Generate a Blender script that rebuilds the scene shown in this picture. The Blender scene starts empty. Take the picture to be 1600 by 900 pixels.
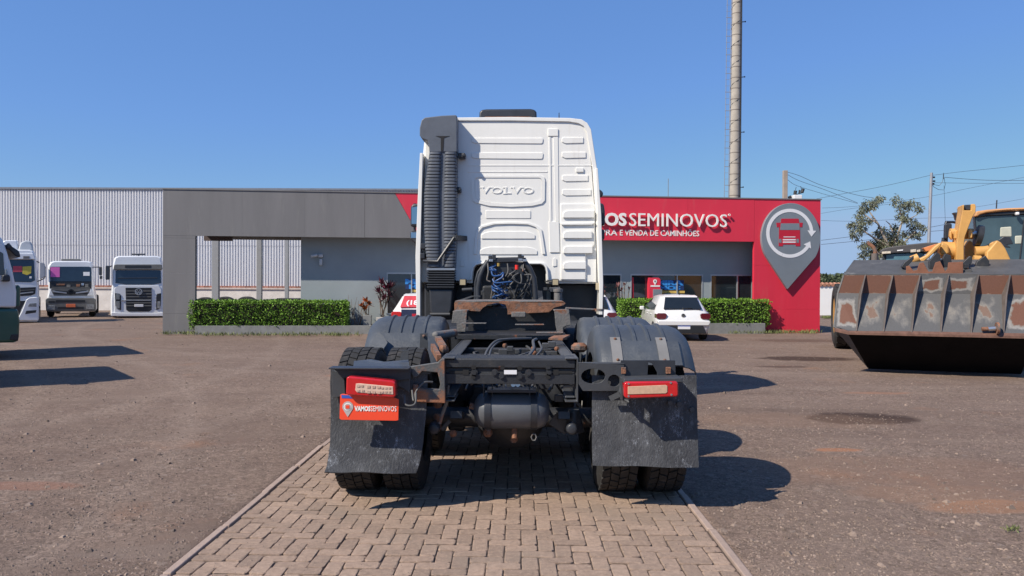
import bpy, bmesh, math, random
from mathutils import Vector, Matrix, noise as mnoise
from math import sin, cos, pi, radians, sqrt, atan2, tan
random.seed(7)
S = bpy.context.scene
COL = S.collection
# ------------------------------------------------------------------ camera
FPX = 1207.0
CAM = Vector((0, 0, 1.52))
yaw, pit, rol = radians(-.38), radians(-.285), radians(.27)
Fw = Vector((sin(yaw) * cos(pit), cos(yaw) * cos(pit), sin(pit)))
R0 = Fw.cross(Vector((0, 0, 1))).normalized(); U0 = R0.cross(Fw)
Rt = R0 * cos(rol) + U0 * sin(rol); Up = U0 * cos(rol) - R0 * sin(rol)
cd = bpy.data.cameras.new('camera'); cam = bpy.data.objects.new('camera', cd); COL.objects.link(cam)
cd.sensor_width = 36; cd.lens = 36 * FPX / 1600; cd.clip_start = .05; cd.clip_end = 6000
cam.matrix_world = Matrix(((Rt.x, Up.x, -Fw.x, CAM.x), (Rt.y, Up.y, -Fw.y, CAM.y), (Rt.z, Up.z, -Fw.z, CAM.z), (0, 0, 0, 1)))
S.camera = cam
# ------------------------------------------------------------------ light
LD = Vector((.88, .60, -1)).normalized()
sun_el = math.asin(-LD.z); sun_az = atan2(-LD.x, -LD.y)
w = bpy.data.worlds.new('World'); S.world = w; w.use_nodes = True
wn = w.node_tree; bg = wn.nodes['Background']
sk = wn.nodes.new('ShaderNodeTexSky'); sk.sky_type = 'NISHITA'; sk.sun_disc = False
sk.sun_elevation = sun_el; sk.sun_rotation = sun_az; sk.air_density = 1.0; sk.dust_density = 0; sk.ozone_density = 6; sk.altitude = 300
mxs = wn.nodes.new('ShaderNodeMix'); mxs.data_type = 'RGBA'; mxs.inputs['Factor'].default_value = .5; wn.links.new(sk.outputs[0], mxs.inputs['A']); mxs.inputs['B'].default_value = (1.0, 2.45, 6.4, 1)
mns = wn.nodes.new('ShaderNodeVectorMath'); mns.operation = 'MINIMUM'; wn.links.new(mxs.outputs['Result'], mns.inputs[0]); mns.inputs[1].default_value = (2.75, 3.95, 5.85)
wn.links.new(mns.outputs[0], bg.inputs[0]); bg.inputs[1].default_value = .099
sd = bpy.data.lights.new('sun', 'SUN'); sd.energy = 5.0; sd.angle = radians(.53); sd.color = (1, .915, .79)
so = bpy.data.objects.new('sun', sd); COL.objects.link(so); so.rotation_euler = LD.to_track_quat('-Z', 'Y').to_euler(); so.location = (-20, -15, 30)
S.view_settings.view_transform = 'Standard'; S.view_settings.look = 'None'; S.view_settings.gamma = 1
S.view_settings.exposure = .36; S.view_settings.use_curve_mapping = False
# ------------------------------------------------------------------ pixel helpers (photo pixels, 1600x900)
def ray(px, py): return Fw + Rt * ((px - 800) / FPX) + Up * ((450 - py) / FPX)
def at(px, py, Y):
    d = ray(px, py); return CAM + d * (Y / d.y)
def gnd(px, py, z=0):
    d = ray(px, py); return CAM + d * ((z - CAM.z) / d.z)
class Frame:
    def __init__(s, o, a):
        s.o = Vector(o); s.a = a
        s.u = Vector((cos(a), sin(a), 0)); s.v = Vector((-sin(a), cos(a), 0))
    def pt(s, px, py, off=0):
        d = ray(px, py); t = (off - (CAM - s.o).dot(s.v)) / d.dot(s.v)
        p = CAM + d * t - s.o
        return Vector((p.dot(s.u), off, p.z))
    def w(s, p): return s.o + s.u * p[0] + s.v * p[1] + Vector((0, 0, p[2]))
# ------------------------------------------------------------------ mesh builder
class MB:
    def __init__(s): s.v = []; s.f = []; s.mi = []; s.cur = 0
    def add(s, vs, fs):
        b = len(s.v); s.v += [tuple(p) for p in vs]
        for f in fs: s.f.append([b + i for i in f]); s.mi.append(s.cur)
        return s
    def box(s, c, d, rot=None):
        x, y, z = d[0] / 2, d[1] / 2, d[2] / 2
        vs = [Vector((a * x, b * y, e * z)) for a in (-1, 1) for b in (-1, 1) for e in (-1, 1)]
        if rot is not None: vs = [rot @ p for p in vs]
        c = Vector(c)
        return s.add([p + c for p in vs], [(0, 1, 3, 2), (4, 6, 7, 5), (0, 4, 5, 1), (2, 3, 7, 6), (0, 2, 6, 4), (1, 5, 7, 3)])
    def bar(s, p0, p1, wd, th, up=(0, 0, 1)):
        p0 = Vector(p0); p1 = Vector(p1); d = p1 - p0; L = d.length; y = d.normalized()
        x = y.cross(Vector(up)); x = x.normalized() if x.length > 1e-4 else Vector((1, 0, 0)); z = x.cross(y)
        return s.box((p0 + p1) / 2, (wd, L, th), Matrix((x, y, z)).transposed())
    def bb(s, x0, x1, y0, y1, z0, z1):
        return s.box(((x0 + x1) / 2, (y0 + y1) / 2, (z0 + z1) / 2), (abs(x1 - x0), abs(y1 - y0), abs(z1 - z0)))
    def prism(s, pts, a, b, axis='y'):
        n = len(pts)
        if axis == 'y': f = lambda p, t: (p[0], t, p[1])
        elif axis == 'x': f = lambda p, t: (t, p[0], p[1])
        else: f = lambda p, t: (p[0], p[1], t)
        vs = [f(p, a) for p in pts] + [f(p, b) for p in pts]
        return s.add(vs, [tuple(range(n)), tuple(range(2 * n - 1, n - 1, -1))] + [(i, i + n, (i + 1) % n + n, (i + 1) % n) for i in range(n)])
    def loft(s, rings, cap=True, closed=True):
        n = len(rings[0]); vs = [p for r in rings for p in r]; fs = []
        for k in range(len(rings) - 1):
            for i in range(n if closed else n - 1):
                j = (i + 1) % n; fs.append((k * n + i, k * n + j, (k + 1) * n + j, (k + 1) * n + i))
        if cap: fs += [tuple(range(n)), tuple(range((len(rings) - 1) * n, len(rings) * n))]
        return s.add(vs, fs)
    def tube(s, path, r, n=8, cap=True):
        P = [Vector(p) for p in path]; rings = []; prev = None
        for i, p in enumerate(P):
            d = (P[min(i + 1, len(P) - 1)] - P[max(i - 1, 0)]).normalized()
            if prev is None: x = d.orthogonal().normalized()
            else:
                x = prev - d * prev.dot(d); x = x.normalized() if x.length > 1e-5 else d.orthogonal().normalized()
            prev = x; y = d.cross(x); rr = r[i] if isinstance(r, (list, tuple)) else r
            rings.append([p + (x * cos(2 * pi * k / n) + y * sin(2 * pi * k / n)) * rr for k in range(n)])
        return s.loft(rings, cap)
    def cyl(s, p0, p1, r, r1=None, n=16): return s.tube([p0, p1], [r, r if r1 is None else r1], n)
    def lathe(s, prof, o=(0, 0, 0), axis='x', n=32, cap=True):
        o = Vector(o); rings = []
        for r, h in prof:
            ring = []
            for k in range(n):
                a = 2 * pi * k / n
                if axis == 'x': q = Vector((h, r * cos(a), r * sin(a)))
                elif axis == 'y': q = Vector((r * cos(a), h, r * sin(a)))
                else: q = Vector((r * cos(a), r * sin(a), h))
                ring.append(o + q)
            rings.append(ring)
        return s.loft(rings, cap)
    def sheet(s, rows): return s.loft(rows, cap=False, closed=False)
    def ball(s, c, r, n=10, sq=(1, 1, 1)):
        c = Vector(c); rings = []
        for i in range(1, n // 2 + 1):
            t = pi * i / (n // 2 + 1)
            rings.append([c + Vector((r * sq[0] * sin(t) * cos(2 * pi * k / n), r * sq[1] * sin(t) * sin(2 * pi * k / n), r * sq[2] * cos(t))) for k in range(n)])
        return s.loft(rings)
def mesh_of(name, mb, mats, smooth=35, fix=True):
    me = bpy.data.meshes.new(name); me.from_pydata(mb.v, [], mb.f)
    for m in (mats if isinstance(mats, (list, tuple)) else [mats]): me.materials.append(m)
    if any(mb.mi): me.polygons.foreach_set('material_index', mb.mi)
    if fix:
        b = bmesh.new(); b.from_mesh(me); bmesh.ops.recalc_face_normals(b, faces=b.faces); b.to_mesh(me); b.free()
    if smooth:
        me.shade_smooth(); me.set_sharp_from_angle(angle=radians(smooth))
    me.update(); return me
def link(name, me, parent=None, loc=None):
    o = bpy.data.objects.new(name, me); COL.objects.link(o)
    if parent is not None: o.parent = parent
    if loc is not None: o.location = loc
    return o
SPLIT = {'air_valve', 'mudflap_plate', 'rusty_lug', 'lever_arm', 'bent_bracket', 'rusty_joint', 'brass_fitting', 'valve_block', 'cab_mount', 'riser_pipe', 'bright_plug', 'rusty_clip', 'flap_bolt', 'air_spring', 'drain_plug', 'insulators', 'slot', 'mirror_arm', 'mirror_bracket', 'bracket', 'step_bracket'}
def islands(mb):
    par = list(range(len(mb.v)))
    def find(i):
        while par[i] != i: par[i] = par[par[i]]; i = par[i]
        return i
    for f in mb.f:
        for q in f[1:]: par[find(q)] = find(f[0])
    grp = {}
    for f in mb.f: grp.setdefault(find(f[0]), []).append(f)
    for fl in grp.values():
        ids = sorted({i for f in fl for i in f}); mp = {i: k for k, i in enumerate(ids)}; m = MB(); m.add([mb.v[i] for i in ids], [[mp[i] for i in f] for f in fl]); yield m
def obj(name, mb, mats, parent=None, smooth=35, bevel=0, seg=2, solid=0, fix=True, label=None, loc=None, offs=0):
    if name in SPLIT:
        SPLIT.discard(name); o = [obj(name, q, mats, parent, smooth, bevel, seg, solid, fix, label, loc, offs) for q in islands(mb)][0]; SPLIT.add(name); return o
    o = link(name, mesh_of(name, mb, mats, smooth, fix), parent, loc)
    if solid:
        m = o.modifiers.new('solid', 'SOLIDIFY'); m.thickness = solid; m.offset = offs
        if smooth: es = o.modifiers.new('split', 'EDGE_SPLIT'); es.split_angle = radians(50)
    if bevel:
        m = o.modifiers.new('bevel', 'BEVEL'); m.width = bevel; m.segments = seg; m.limit_method = 'ANGLE'; m.angle_limit = radians(40)
        m.harden_normals = True
    if label: o['label'] = label
    return o
def tag(o, label=None, cat=None, group=None, kind=None):
    if label: o['label'] = label
    if cat: o['category'] = cat
    if group: o['group'] = group
    if kind: o['kind'] = kind
    return o
def thing(name, label, cat, loc=(0, 0, 0), rz=0, group=None):
    o = bpy.data.objects.new(name, None); COL.objects.link(o); o.location = loc; o.rotation_euler = (0, 0, rz); o.empty_display_size = .3
    return tag(o, label, cat, group)
def kids(o): return [c for c in COL.objects if c.parent == o]
def copy_tree(o, parent=None):
    c = o.copy(); COL.objects.link(c)
    if parent is not None: c.parent = parent; c.matrix_parent_inverse = o.matrix_parent_inverse
    for ch in KID.get(o, []): copy_tree(ch, c)
    return c
KID = {}
def index_kids():
    KID.clear()
    for o in COL.objects:
        if o.parent is not None: KID.setdefault(o.parent, []).append(o)
# ------------------------------------------------------------------ materials
def M(name, col, rough=.6, metal=0, var=.12, vs=5, bump=0, bs=60, dirt=None, coat=0, island=0, orand=0, spec=.5, stretch=None, pos=False):
    m = bpy.data.materials.new(name); m.use_nodes = True; nt = m.node_tree; N = nt.nodes; L = nt.links
    p = N['Principled BSDF']; p.inputs['Roughness'].default_value = rough; p.inputs['Metallic'].default_value = metal
    p.inputs['Specular IOR Level'].default_value = spec
    if coat: p.inputs['Coat Weight'].default_value = coat; p.inputs['Coat Roughness'].default_value = .08
    tc = N.new('ShaderNodeTexCoord'); co = tc.outputs['Object']
    if pos: gp = N.new('ShaderNodeNewGeometry'); co = gp.outputs['Position']
    if stretch:
        mp = N.new('ShaderNodeMapping'); mp.inputs['Scale'].default_value = stretch; L.new(co, mp.inputs[0]); co = mp.outputs[0]
    nz = N.new('ShaderNodeTexNoise'); nz.inputs['Scale'].default_value = vs; nz.inputs['Detail'].default_value = 8; nz.inputs['Roughness'].default_value = .62
    L.new(co, nz.inputs['Vector'])
    mr = N.new('ShaderNodeMapRange'); mr.inputs[1].default_value = .3; mr.inputs[2].default_value = .7; mr.inputs[3].default_value = 1 - var; mr.inputs[4].default_value = 1 + var
    L.new(nz.outputs[0], mr.inputs[0]); val = mr.outputs[0]
    def mul(a, b):
        q = N.new('ShaderNodeMath'); q.operation = 'MULTIPLY'; L.new(a, q.inputs[0]); L.new(b, q.inputs[1]); return q.outputs[0]
    for amt, src in ((island, 'i'), (orand, 'o')):
        if amt:
            g = N.new('ShaderNodeNewGeometry') if src == 'i' else N.new('ShaderNodeObjectInfo')
            r2 = N.new('ShaderNodeMapRange'); r2.inputs[3].default_value = 1 - amt; r2.inputs[4].default_value = 1 + amt
            L.new(g.outputs['Random Per Island' if src == 'i' else 'Random'], r2.inputs[0]); val = mul(val, r2.outputs[0])
    vm = N.new('ShaderNodeVectorMath'); vm.operation = 'SCALE'; vm.inputs[0].default_value = col[:3]; L.new(val, vm.inputs['Scale'])
    out = vm.outputs[0]
    if dirt:
        for (dc, thr, sc, soft, *ro) in (dirt if isinstance(dirt, list) else [dirt]):
            n2 = N.new('ShaderNodeTexNoise'); n2.inputs['Scale'].default_value = sc; n2.inputs['Detail'].default_value = 10; n2.inputs['Roughness'].default_value = ro[0] if ro else .68
            L.new(co, n2.inputs['Vector'])
            r3 = N.new('ShaderNodeMapRange'); r3.inputs[1].default_value = thr; r3.inputs[2].default_value = thr + soft; L.new(n2.outputs[0], r3.inputs[0])
            mx = N.new('ShaderNodeMix'); mx.data_type = 'RGBA'; L.new(r3.outputs[0], mx.inputs['Factor']); L.new(out, mx.inputs['A']); mx.inputs['B'].default_value = (*dc, 1); out = mx.outputs['Result']
    L.new(out, p.inputs['Base Color'])
    if bump:
        n3 = N.new('ShaderNodeTexNoise'); n3.inputs['Scale'].default_value = bs; n3.inputs['Detail'].default_value = 6; L.new(co, n3.inputs['Vector'])
        bp = N.new('ShaderNodeBump'); bp.inputs['Strength'].default_value = min(1, bump); bp.inputs['Distance'].default_value = .01; L.new(n3.outputs[0], bp.inputs['Height']); L.new(bp.outputs[0], p.inputs['Normal'])
    return m
RUST = (.19, .068, .03)
m_white = M('truck_white_paint', (.76, .75, .71), .34, var=.035, vs=2.5, coat=.3, dirt=[((.55, .50, .42), .60, 5, .35), ((.45, .40, .34), .70, 2.2, .2)])
m_whiteback = M('cab_back_white_paint', (.77, .76, .72), .36, var=.03, vs=2, coat=.2, stretch=(5, 5, .5), dirt=[((.60, .565, .50), .57, 1.6, .3), ((.42, .37, .31), .69, 2.5, .15)])
m_white2 = M('white_vehicle_paint', (.72, .73, .74), .3, var=.03, vs=2, coat=.5, dirt=((.45, .42, .38), .62, 2, .4))
m_carwhite = M('white_car_paint', (.66, .66, .65), .25, var=.015, coat=.7)
m_intake = M('grey_blue_intake_plastic', (.100, .112, .135), .42, var=.15, vs=6, bump=.12, bs=120, dirt=((.10, .10, .10), .62, 7, .3))
m_black = M('black_plastic', (.028, .031, .038), .42, var=.2, vs=8, bump=.15, bs=120, dirt=((.075, .07, .065), .6, 9, .3))
m_dark = M('dark_chassis_paint', (.021, .0225, .026), .5, var=.25, vs=7, bump=.2, bs=80, dirt=[((.07, .063, .056), .55, 6, .3), (RUST, .65, 10, .07)])
m_rusty = M('worn_grey_steel_with_rust', (.15, .145, .14), .72, metal=.15, var=.2, vs=9, bump=.5, bs=60, dirt=[((.20, .085, .045), .52, 9, .12)])
m_rust = M('rusted_steel', (.20, .09, .05), .85, var=.45, vs=14, bump=.6, bs=70, dirt=[((.11, .10, .095), .50, 9, .12), ((.28, .20, .14), .62, 16, .1)])
m_grey = M('grey_frame_paint', (.048, .051, .056), .45, var=.18, vs=6, bump=.15, bs=90, dirt=[((.13, .11, .09), .60, 7, .2), ((.17, .08, .045), .68, 13, .06)])
m_tank = M('grey_tank_paint', (.088, .094, .104), .38, var=.1, vs=5, bump=.1, bs=40, dirt=((.17, .13, .10), .6, 4, .3))
m_flap = M('dusty_black_rubber', (.040, .042, .047), .75, var=.25, vs=7, bump=.5, bs=90, stretch=(1, 1, .5), dirt=[((.085, .088, .095), .47, 3.2, .2), ((.10, .105, .115), .57, 26, .12), ((.34, .36, .40), .56, 9, .05, 1.0)])
m_fender = M('scuffed_black_mudguard_plastic', (.050, .057, .067), .5, var=.2, vs=3.5, bump=.25, bs=50, dirt=[((.12, .125, .125), .53, 4, .25), ((.20, .185, .16), .68, 9, .1)])
m_tyre = M('dusty_tyre_rubber', (.018, .0175, .0175), .85, var=.25, vs=10, bump=.4, bs=70, dirt=((.075, .064, .056), .53, 8, .25))
m_rim = M('painted_wheel_steel', (.35, .35, .35), .5, var=.15)
m_redlens = M('red_lamp_lens', (.50, .012, .015), .12, var=.1, vs=25, coat=.8)
m_amber = M('pale_lamp_window', (.55, .36, .24), .3, var=.12, vs=40, coat=.3)
m_clear = M('clear_lamp_lens', (.55, .55, .53), .15, var=.25, vs=60, coat=.5)
m_plate = M('orange_red_plate', (.80, .07, .025), .4, var=.03)
m_blue = M('blue_print', (.04, .10, .42), .4, var=.05)
m_lettering = M('white_lettering', (.78, .76, .72), .5, var=.03)
m_glass = M('dark_vehicle_glass', (.012, .016, .02), .06, var=.1, spec=.6)
m_hose = M('blue_air_hose', (.022, .075, .22), .4, var=.2)
m_hosek = M('grey_rubber_hose', (.07, .07, .07), .5, var=.2)
m_chrome = M('bright_metal', (.55, .55, .55), .3, metal=.9, var=.1)
m_redconn = M('red_coupling', (.65, .03, .02), .4)
# ------------------------------------------------------------------ lettering
def text_mesh(txt, bold=0.0, space=1.0, res=3):
    c = bpy.data.curves.new('t', 'FONT'); c.body = txt; c.size = 1; c.offset = bold; c.space_character = space; c.resolution_u = res; c.extrude = .5; c.fill_mode = 'BOTH'
    o = bpy.data.objects.new('t', c); COL.objects.link(o)
    dg = bpy.context.evaluated_depsgraph_get(); dg.update(); me = bpy.data.meshes.new_from_object(o.evaluated_get(dg))
    vs = [tuple(v.co) for v in me.vertices]; fs = [list(p.vertices) for p in me.polygons]
    bpy.data.objects.remove(o); bpy.data.curves.remove(c); bpy.data.meshes.remove(me)
    return vs, fs
def text_mb(txt, x0, x1, z0, zcap, y0, y1, bold=0.0, space=1.0, res=3, split=False):
    vs, fs = text_mesh(txt, bold, space, res); ev, _ = text_mesh('E', bold, 1, 1)
    a = min(v[0] for v in vs); b = max(v[0] for v in vs); e0 = min(v[1] for v in ev); e1 = max(v[1] for v in ev)
    X = lambda v: (x0 + (v[0] - a) / (b - a) * (x1 - x0), y1 + (v[2] + .5) * (y0 - y1), z0 + (v[1] - e0) / (e1 - e0) * (zcap - z0))
    V = [X(v) for v in vs]
    if not split:
        m = MB(); m.add(V, fs); return m
    # weld coincident vertices, then split into loose pieces
    key = {}; rep = []
    for p in V:
        k = (round(p[0], 5), round(p[1], 5), round(p[2], 5)); rep.append(key.setdefault(k, len(key)))
    par = list(range(len(key)))
    def find(i):
        while par[i] != i: par[i] = par[par[i]]; i = par[i]
        return i
    for f in fs:
        for q in f[1:]: par[find(rep[q])] = find(rep[f[0]])
    grp = {}
    for f in fs: grp.setdefault(find(rep[f[0]]), []).append(f)
    out = []
    for fl in grp.values():
        ids = sorted({i for f in fl for i in f}); mp = {i: k for k, i in enumerate(ids)}; m = MB(); m.add([V[i] for i in ids], [[mp[i] for i in f] for f in fl]); out.append(m)
    out.sort(key=lambda m: min(v[0] for v in m.v)); return out
def arc(c, r, a0, a1, n): return [(c[0] + r * cos(radians(a0 + (a1 - a0) * i / n)), c[1] + r * sin(radians(a0 + (a1 - a0) * i / n))) for i in range(n + 1)]
def rrect(x0, x1, z0, z1, r, n=3):
    return arc((x1 - r, z1 - r), r, 0, 90, n) + arc((x0 + r, z1 - r), r, 90, 180, n) + arc((x0 + r, z0 + r), r, 180, 270, n) + arc((x1 - r, z0 + r), r, 270, 360, n)
def leaf(mb, c, d, up, L, W):
    d = d.normalized(); s = d.cross(up); s = s.normalized() if s.length > 1e-4 else d.orthogonal().normalized(); n = s.cross(d)
    c = Vector(c); mb.add([c, c + d * L * .5 + s * W * .5 + n * W * .15, c + d * L, c + d * L * .5 - s * W * .5 + n * W * .15], [(0, 1, 2), (0, 2, 3)])
def rvec():
    while True:
        v = Vector((random.uniform(-1, 1), random.uniform(-1, 1), random.uniform(-1, 1)))
        if .05 < v.length < 1: return v
def tyre_mb(R, W, blocks=44, rows=4, side=1, x0=0, bd=.022, chev=False):
    """tyre about the x axis, centred at the origin"""
    r = R - bd; m = MB(); h = W / 2
    m.lathe([(R * .56, -h * .80), (R * .62, -h * .97), (R * .80, -h * 1.0), (r * .95, -h * .93), (r, -h * .80), (r, h * .80), (r * .95, h * .93), (R * .80, h), (R * .62, h * .97), (R * .56, h * .80)], (x0, 0, 0), 'x', 48, cap=False)
    rw = W * .88 / rows
    for k in range(rows):
        for i in range(blocks):
            a = 2 * pi * (i + .5 * (k % 2)) / blocks; da = 2 * pi / blocks * .41; xa = x0 - W * .44 + k * rw + rw * .06; xb = xa + rw * .88
            sk_ = (.35 if k % 2 else -.35) * da if not chev else (.9 if k < rows / 2 else -.9) * da
            vs = []
            for rr in (r - .004, R - .004 * (k in (0, rows - 1))):
                for (xx, aa) in ((xa, a - da - sk_), (xb, a - da + sk_), (xb, a + da + sk_), (xa, a + da - sk_)): vs.append((xx, rr * cos(aa), rr * sin(aa)))
            m.add(vs, [(4, 5, 6, 7), (0, 1, 5, 4), (1, 2, 6, 5), (2, 3, 7, 6), (3, 0, 4, 7)])
    return m
# ================================================================== GROUND
PX0, PX1, PY1 = -1.80, 1.19, 13.0
def gh(x, y):
    if PX0 - .05 < x < PX1 + .05 and y < PY1 + .1: return -.045
    v = mnoise.noise(Vector((x * .35, y * .35, 0))) * .018 + mnoise.noise(Vector((x * 1.3, y * 1.3, 4))) * .012
    v += mnoise.noise(Vector((x * 4, y * 4, 9))) * .007 + mnoise.noise(Vector((x * 9, y * 9, 2))) * .004
    e = max(0, min(1, (min(abs(x - PX0), abs(x - PX1)) - .05) / .4)) if y < PY1 + .5 else 1
    d = max(0, min(1, (24 - y) / 4))
    return v * (.25 + .75 * e) * (.2 + .8 * d) - .012
def axis(segs):
    out = []
    for a, b, st in segs:
        n = max(1, round((b - a) / st)); out += [a + (b - a) * i / n for i in range(n)]
    return out + [segs[-1][1]]
gx = axis([(-3000, -400, 650), (-400, -60, 85), (-60, -14, 4.6), (-14, -7, .35), (-7, PX0 - .05, .07), (PX0 - .05, PX0 - .02, .03), (PX0 - .02, PX1 + .02, .5), (PX1 + .02, PX1 + .05, .03), (PX1 + .05, 8, .07), (8, 15, .35), (15, 60, 4.5), (60, 400, 85), (400, 3000, 650)])
gy = axis([(-600, -20, 145), (-20, 3, 2.3), (3, 9, .06), (9, 16, .14), (16, 27, .5), (27, 80, 3), (80, 400, 40), (400, 4500, 680)])
gm = MB(); nx = len(gx)
gm.v = [(x, y, gh(x, y) if -14 < x < 15 and 3 < y < 27 else -.012) for y in gy for x in gx]
gm.f = [(j * nx + i, j * nx + i + 1, (j + 1) * nx + i + 1, (j + 1) * nx + i) for j in range(len(gy) - 1) for i in range(nx - 1)]; gm.mi = [0] * len(gm.f)
def ground_mat():
    m = bpy.data.materials.new('gravel_earth'); m.use_nodes = True; nt = m.node_tree; N = nt.nodes; L = nt.links; p = N['Principled BSDF']
    p.inputs['Roughness'].default_value = .92; p.inputs['Specular IOR Level'].default_value = .25
    tc = N.new('ShaderNodeTexCoord'); co = tc.outputs['Object']
    def nz(sc, det=8, ro=.6):
        n = N.new('ShaderNodeTexNoise'); n.inputs['Scale'].default_value = sc; n.inputs['Detail'].default_value = det; n.inputs['Roughness'].default_value = ro; L.new(co, n.inputs['Vector']); return n.outputs[0]
    def mrange(s, a, b, c=0, d=1):
        r = N.new('ShaderNodeMapRange'); r.inputs[1].default_value = a; r.inputs[2].default_value = b; r.inputs[3].default_value = c; r.inputs[4].default_value = d; L.new(s, r.inputs[0]); return r.outputs[0]
    def mix(f, a, b, mode='MIX'):
        x = N.new('ShaderNodeMix'); x.data_type = 'RGBA'; x.blend_type = mode; x.clamp_factor = True
        L.new(f, x.inputs['Factor'])
        for v, k in ((a, 'A'), (b, 'B')):
            if isinstance(v, tuple): x.inputs[k].default_value = (*v, 1)
            else: L.new(v, x.inputs[k])
        return x.outputs['Result']
    c = mix(mrange(nz(.22, 6), .38, .62), GC0, GC1)
    c = mix(mrange(nz(1.1, 9, .7), .45, .72, 0, .7), c, GC2)
    c = mix(mrange(nz(.5, 5), .60, .70, 0, .55), c, (.25, .125, .07))
    # worn tracks and dusty bare bands
    for ang, sx, sy, a0, a1, colr, am in ((.6, .28, .9, .50, .68, (.235, .172, .134), .5), (-.6, .25, .8, .54, .70, (.125, .088, .070), .45), (1.25, .16, 1.0, .56, .70, (.225, .165, .130), .45)):
        mp = N.new('ShaderNodeMapping'); mp.inputs['Rotation'].default_value = (0, 0, ang); mp.inputs['Scale'].default_value = (sx, sy, 1); L.new(co, mp.inputs[0])
        n_ = N.new('ShaderNodeTexNoise'); n_.inputs['Scale'].default_value = 1; n_.inputs['Detail'].default_value = 7; n_.inputs['Roughness'].default_value = .62; n_.inputs['Distortion'].default_value = .6; L.new(mp.outputs[0], n_.inputs['Vector'])
        c = mix(mrange(n_.outputs[0], a0, a1, 0, am), c, colr)
    for cx, cy, R, wd, am in ((-22, 2, 17.6, .20, .5), (-22, 2, 19.5, .20, .5), (-30, 12, 25.2, .22, .4), (-30, 12, 27.0, .22, .4), (19, -3, 13.6, .2, .45), (19, -3, 15.5, .2, .45), (4, 34, 20.5, .25, .4), (4, 34, 22.4, .25, .4)):
        sbv = N.new('ShaderNodeVectorMath'); sbv.operation = 'SUBTRACT'; L.new(co, sbv.inputs[0]); sbv.inputs[1].default_value = (cx, cy, 0)
        ln = N.new('ShaderNodeVectorMath'); ln.operation = 'LENGTH'; L.new(sbv.outputs[0], ln.inputs[0])
        d1 = N.new('ShaderNodeMath'); d1.operation = 'SUBTRACT'; L.new(ln.outputs['Value'], d1.inputs[0]); d1.inputs[1].default_value = R
        d2 = N.new('ShaderNodeMath'); d2.operation = 'ABSOLUTE'; L.new(d1.outputs[0], d2.inputs[0])
        d3 = N.new('ShaderNodeMath'); d3.operation = 'MULTIPLY_ADD'; L.new(nz(2.4, 6, .7), d3.inputs[0]); d3.inputs[1].default_value = .55; L.new(d2.outputs[0], d3.inputs[2])
        c = mix(mrange(d3.outputs[0], wd + .30, wd + .08, 0, am), c, (.235, .175, .138))
    c0 = c
    # grain: little stones of differing tone
    for sc, am in ((38, .22), (90, .28), (14, .08)):
        vo = N.new('ShaderNodeTexVoronoi'); vo.inputs['Scale'].default_value = sc; L.new(co, vo.inputs['Vector'])
        sp = N.new('ShaderNodeSeparateColor'); L.new(vo.outputs['Color'], sp.inputs[0])
        g = mrange(sp.outputs[0], 0, 1, 1 - am, 1 + am)
        v = N.new('ShaderNodeVectorMath'); v.operation = 'SCALE'; L.new(c, v.inputs[0]); L.new(g, v.inputs['Scale']); c = v.outputs[0]
    vo = N.new('ShaderNodeTexVoronoi'); vo.inputs['Scale'].default_value = 26; L.new(co, vo.inputs['Vector'])
    sp = N.new('ShaderNodeSeparateColor'); L.new(vo.outputs['Color'], sp.inputs[0])
    c = mix(mrange(sp.outputs[1], .975, .98, 0, .4), c, (.30, .24, .20))
    c = mix(mrange(nz(.8, 6, .65), .50, .62, 0, .8), c, c0)
    # spilled oil and red-earth patches
    wob = nz(3.2, 6, .65)
    for (px, py, rx, ry, colr, am) in (((1262, 560, 1.0, .55, (.055, .032, .023), .95)), (1345, 651, .66, .40, (.05, .03, .022), .95), (1222, 572, .5, .16, (.085, .052, .04), .8), (1260, 532, 1.5, .6, (.10, .058, .042), .7),
            (1310, 702, .22, .09, (.34, .15, .075), .75), (1290, 640, 1.2, .14, (.11, .075, .058), .4), (1480, 770, .7, .25, (.26, .15, .095), .4), (1555, 790, .5, .16, (.32, .16, .085), .5), (1400, 735, 1.3, .6, (.23, .14, .095), .35), (1370, 612, .5, .12, (.30, .15, .09), .5), (1240, 655, 1.2, .5, (.24, .15, .10), .3), (560, 585, .6, .35, (.27, .14, .09), .5), (30, 757, .5, .12, (.25, .12, .08), .5), (250, 860, .5, .12, (.20, .15, .12), .6)):
        q = gnd(px, py)
        mp = N.new('ShaderNodeMapping'); mp.vector_type = 'POINT'; mp.inputs['Location'].default_value = (-q.x / rx, -q.y / ry, 0); mp.inputs['Scale'].default_value = (1 / rx, 1 / ry, 0); L.new(co, mp.inputs[0])
        ln = N.new('ShaderNodeVectorMath'); ln.operation = 'LENGTH'; L.new(mp.outputs[0], ln.inputs[0])
        ad = N.new('ShaderNodeMath'); ad.operation = 'MULTIPLY_ADD'; L.new(wob, ad.inputs[0]); ad.inputs[1].default_value = -1.0; L.new(ln.outputs['Value'], ad.inputs[2])
        c = mix(mrange(ad.outputs[0], .62, .30, 0, am), c, colr)
    L.new(c, p.inputs['Base Color'])
    h = N.new('ShaderNodeMath'); h.operation = 'ADD'; L.new(nz(45, 6, .7), h.inputs[0]); L.new(nz(160, 3), h.inputs[1])
    bp = N.new('ShaderNodeBump'); bp.inputs['Strength'].default_value = .55; bp.inputs['Distance'].default_value = .02; L.new(h.outputs[0], bp.inputs['Height']); L.new(bp.outputs[0], p.inputs['Normal'])
    return m
GC0, GC1, GC2 = (.158, .110, .085), (.182, .129, .100), (.214, .158, .122)
g = obj('ground', gm, ground_mat(), smooth=180, fix=False); tag(g, 'brown grey gravel yard with oil stains', kind='structure')
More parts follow.
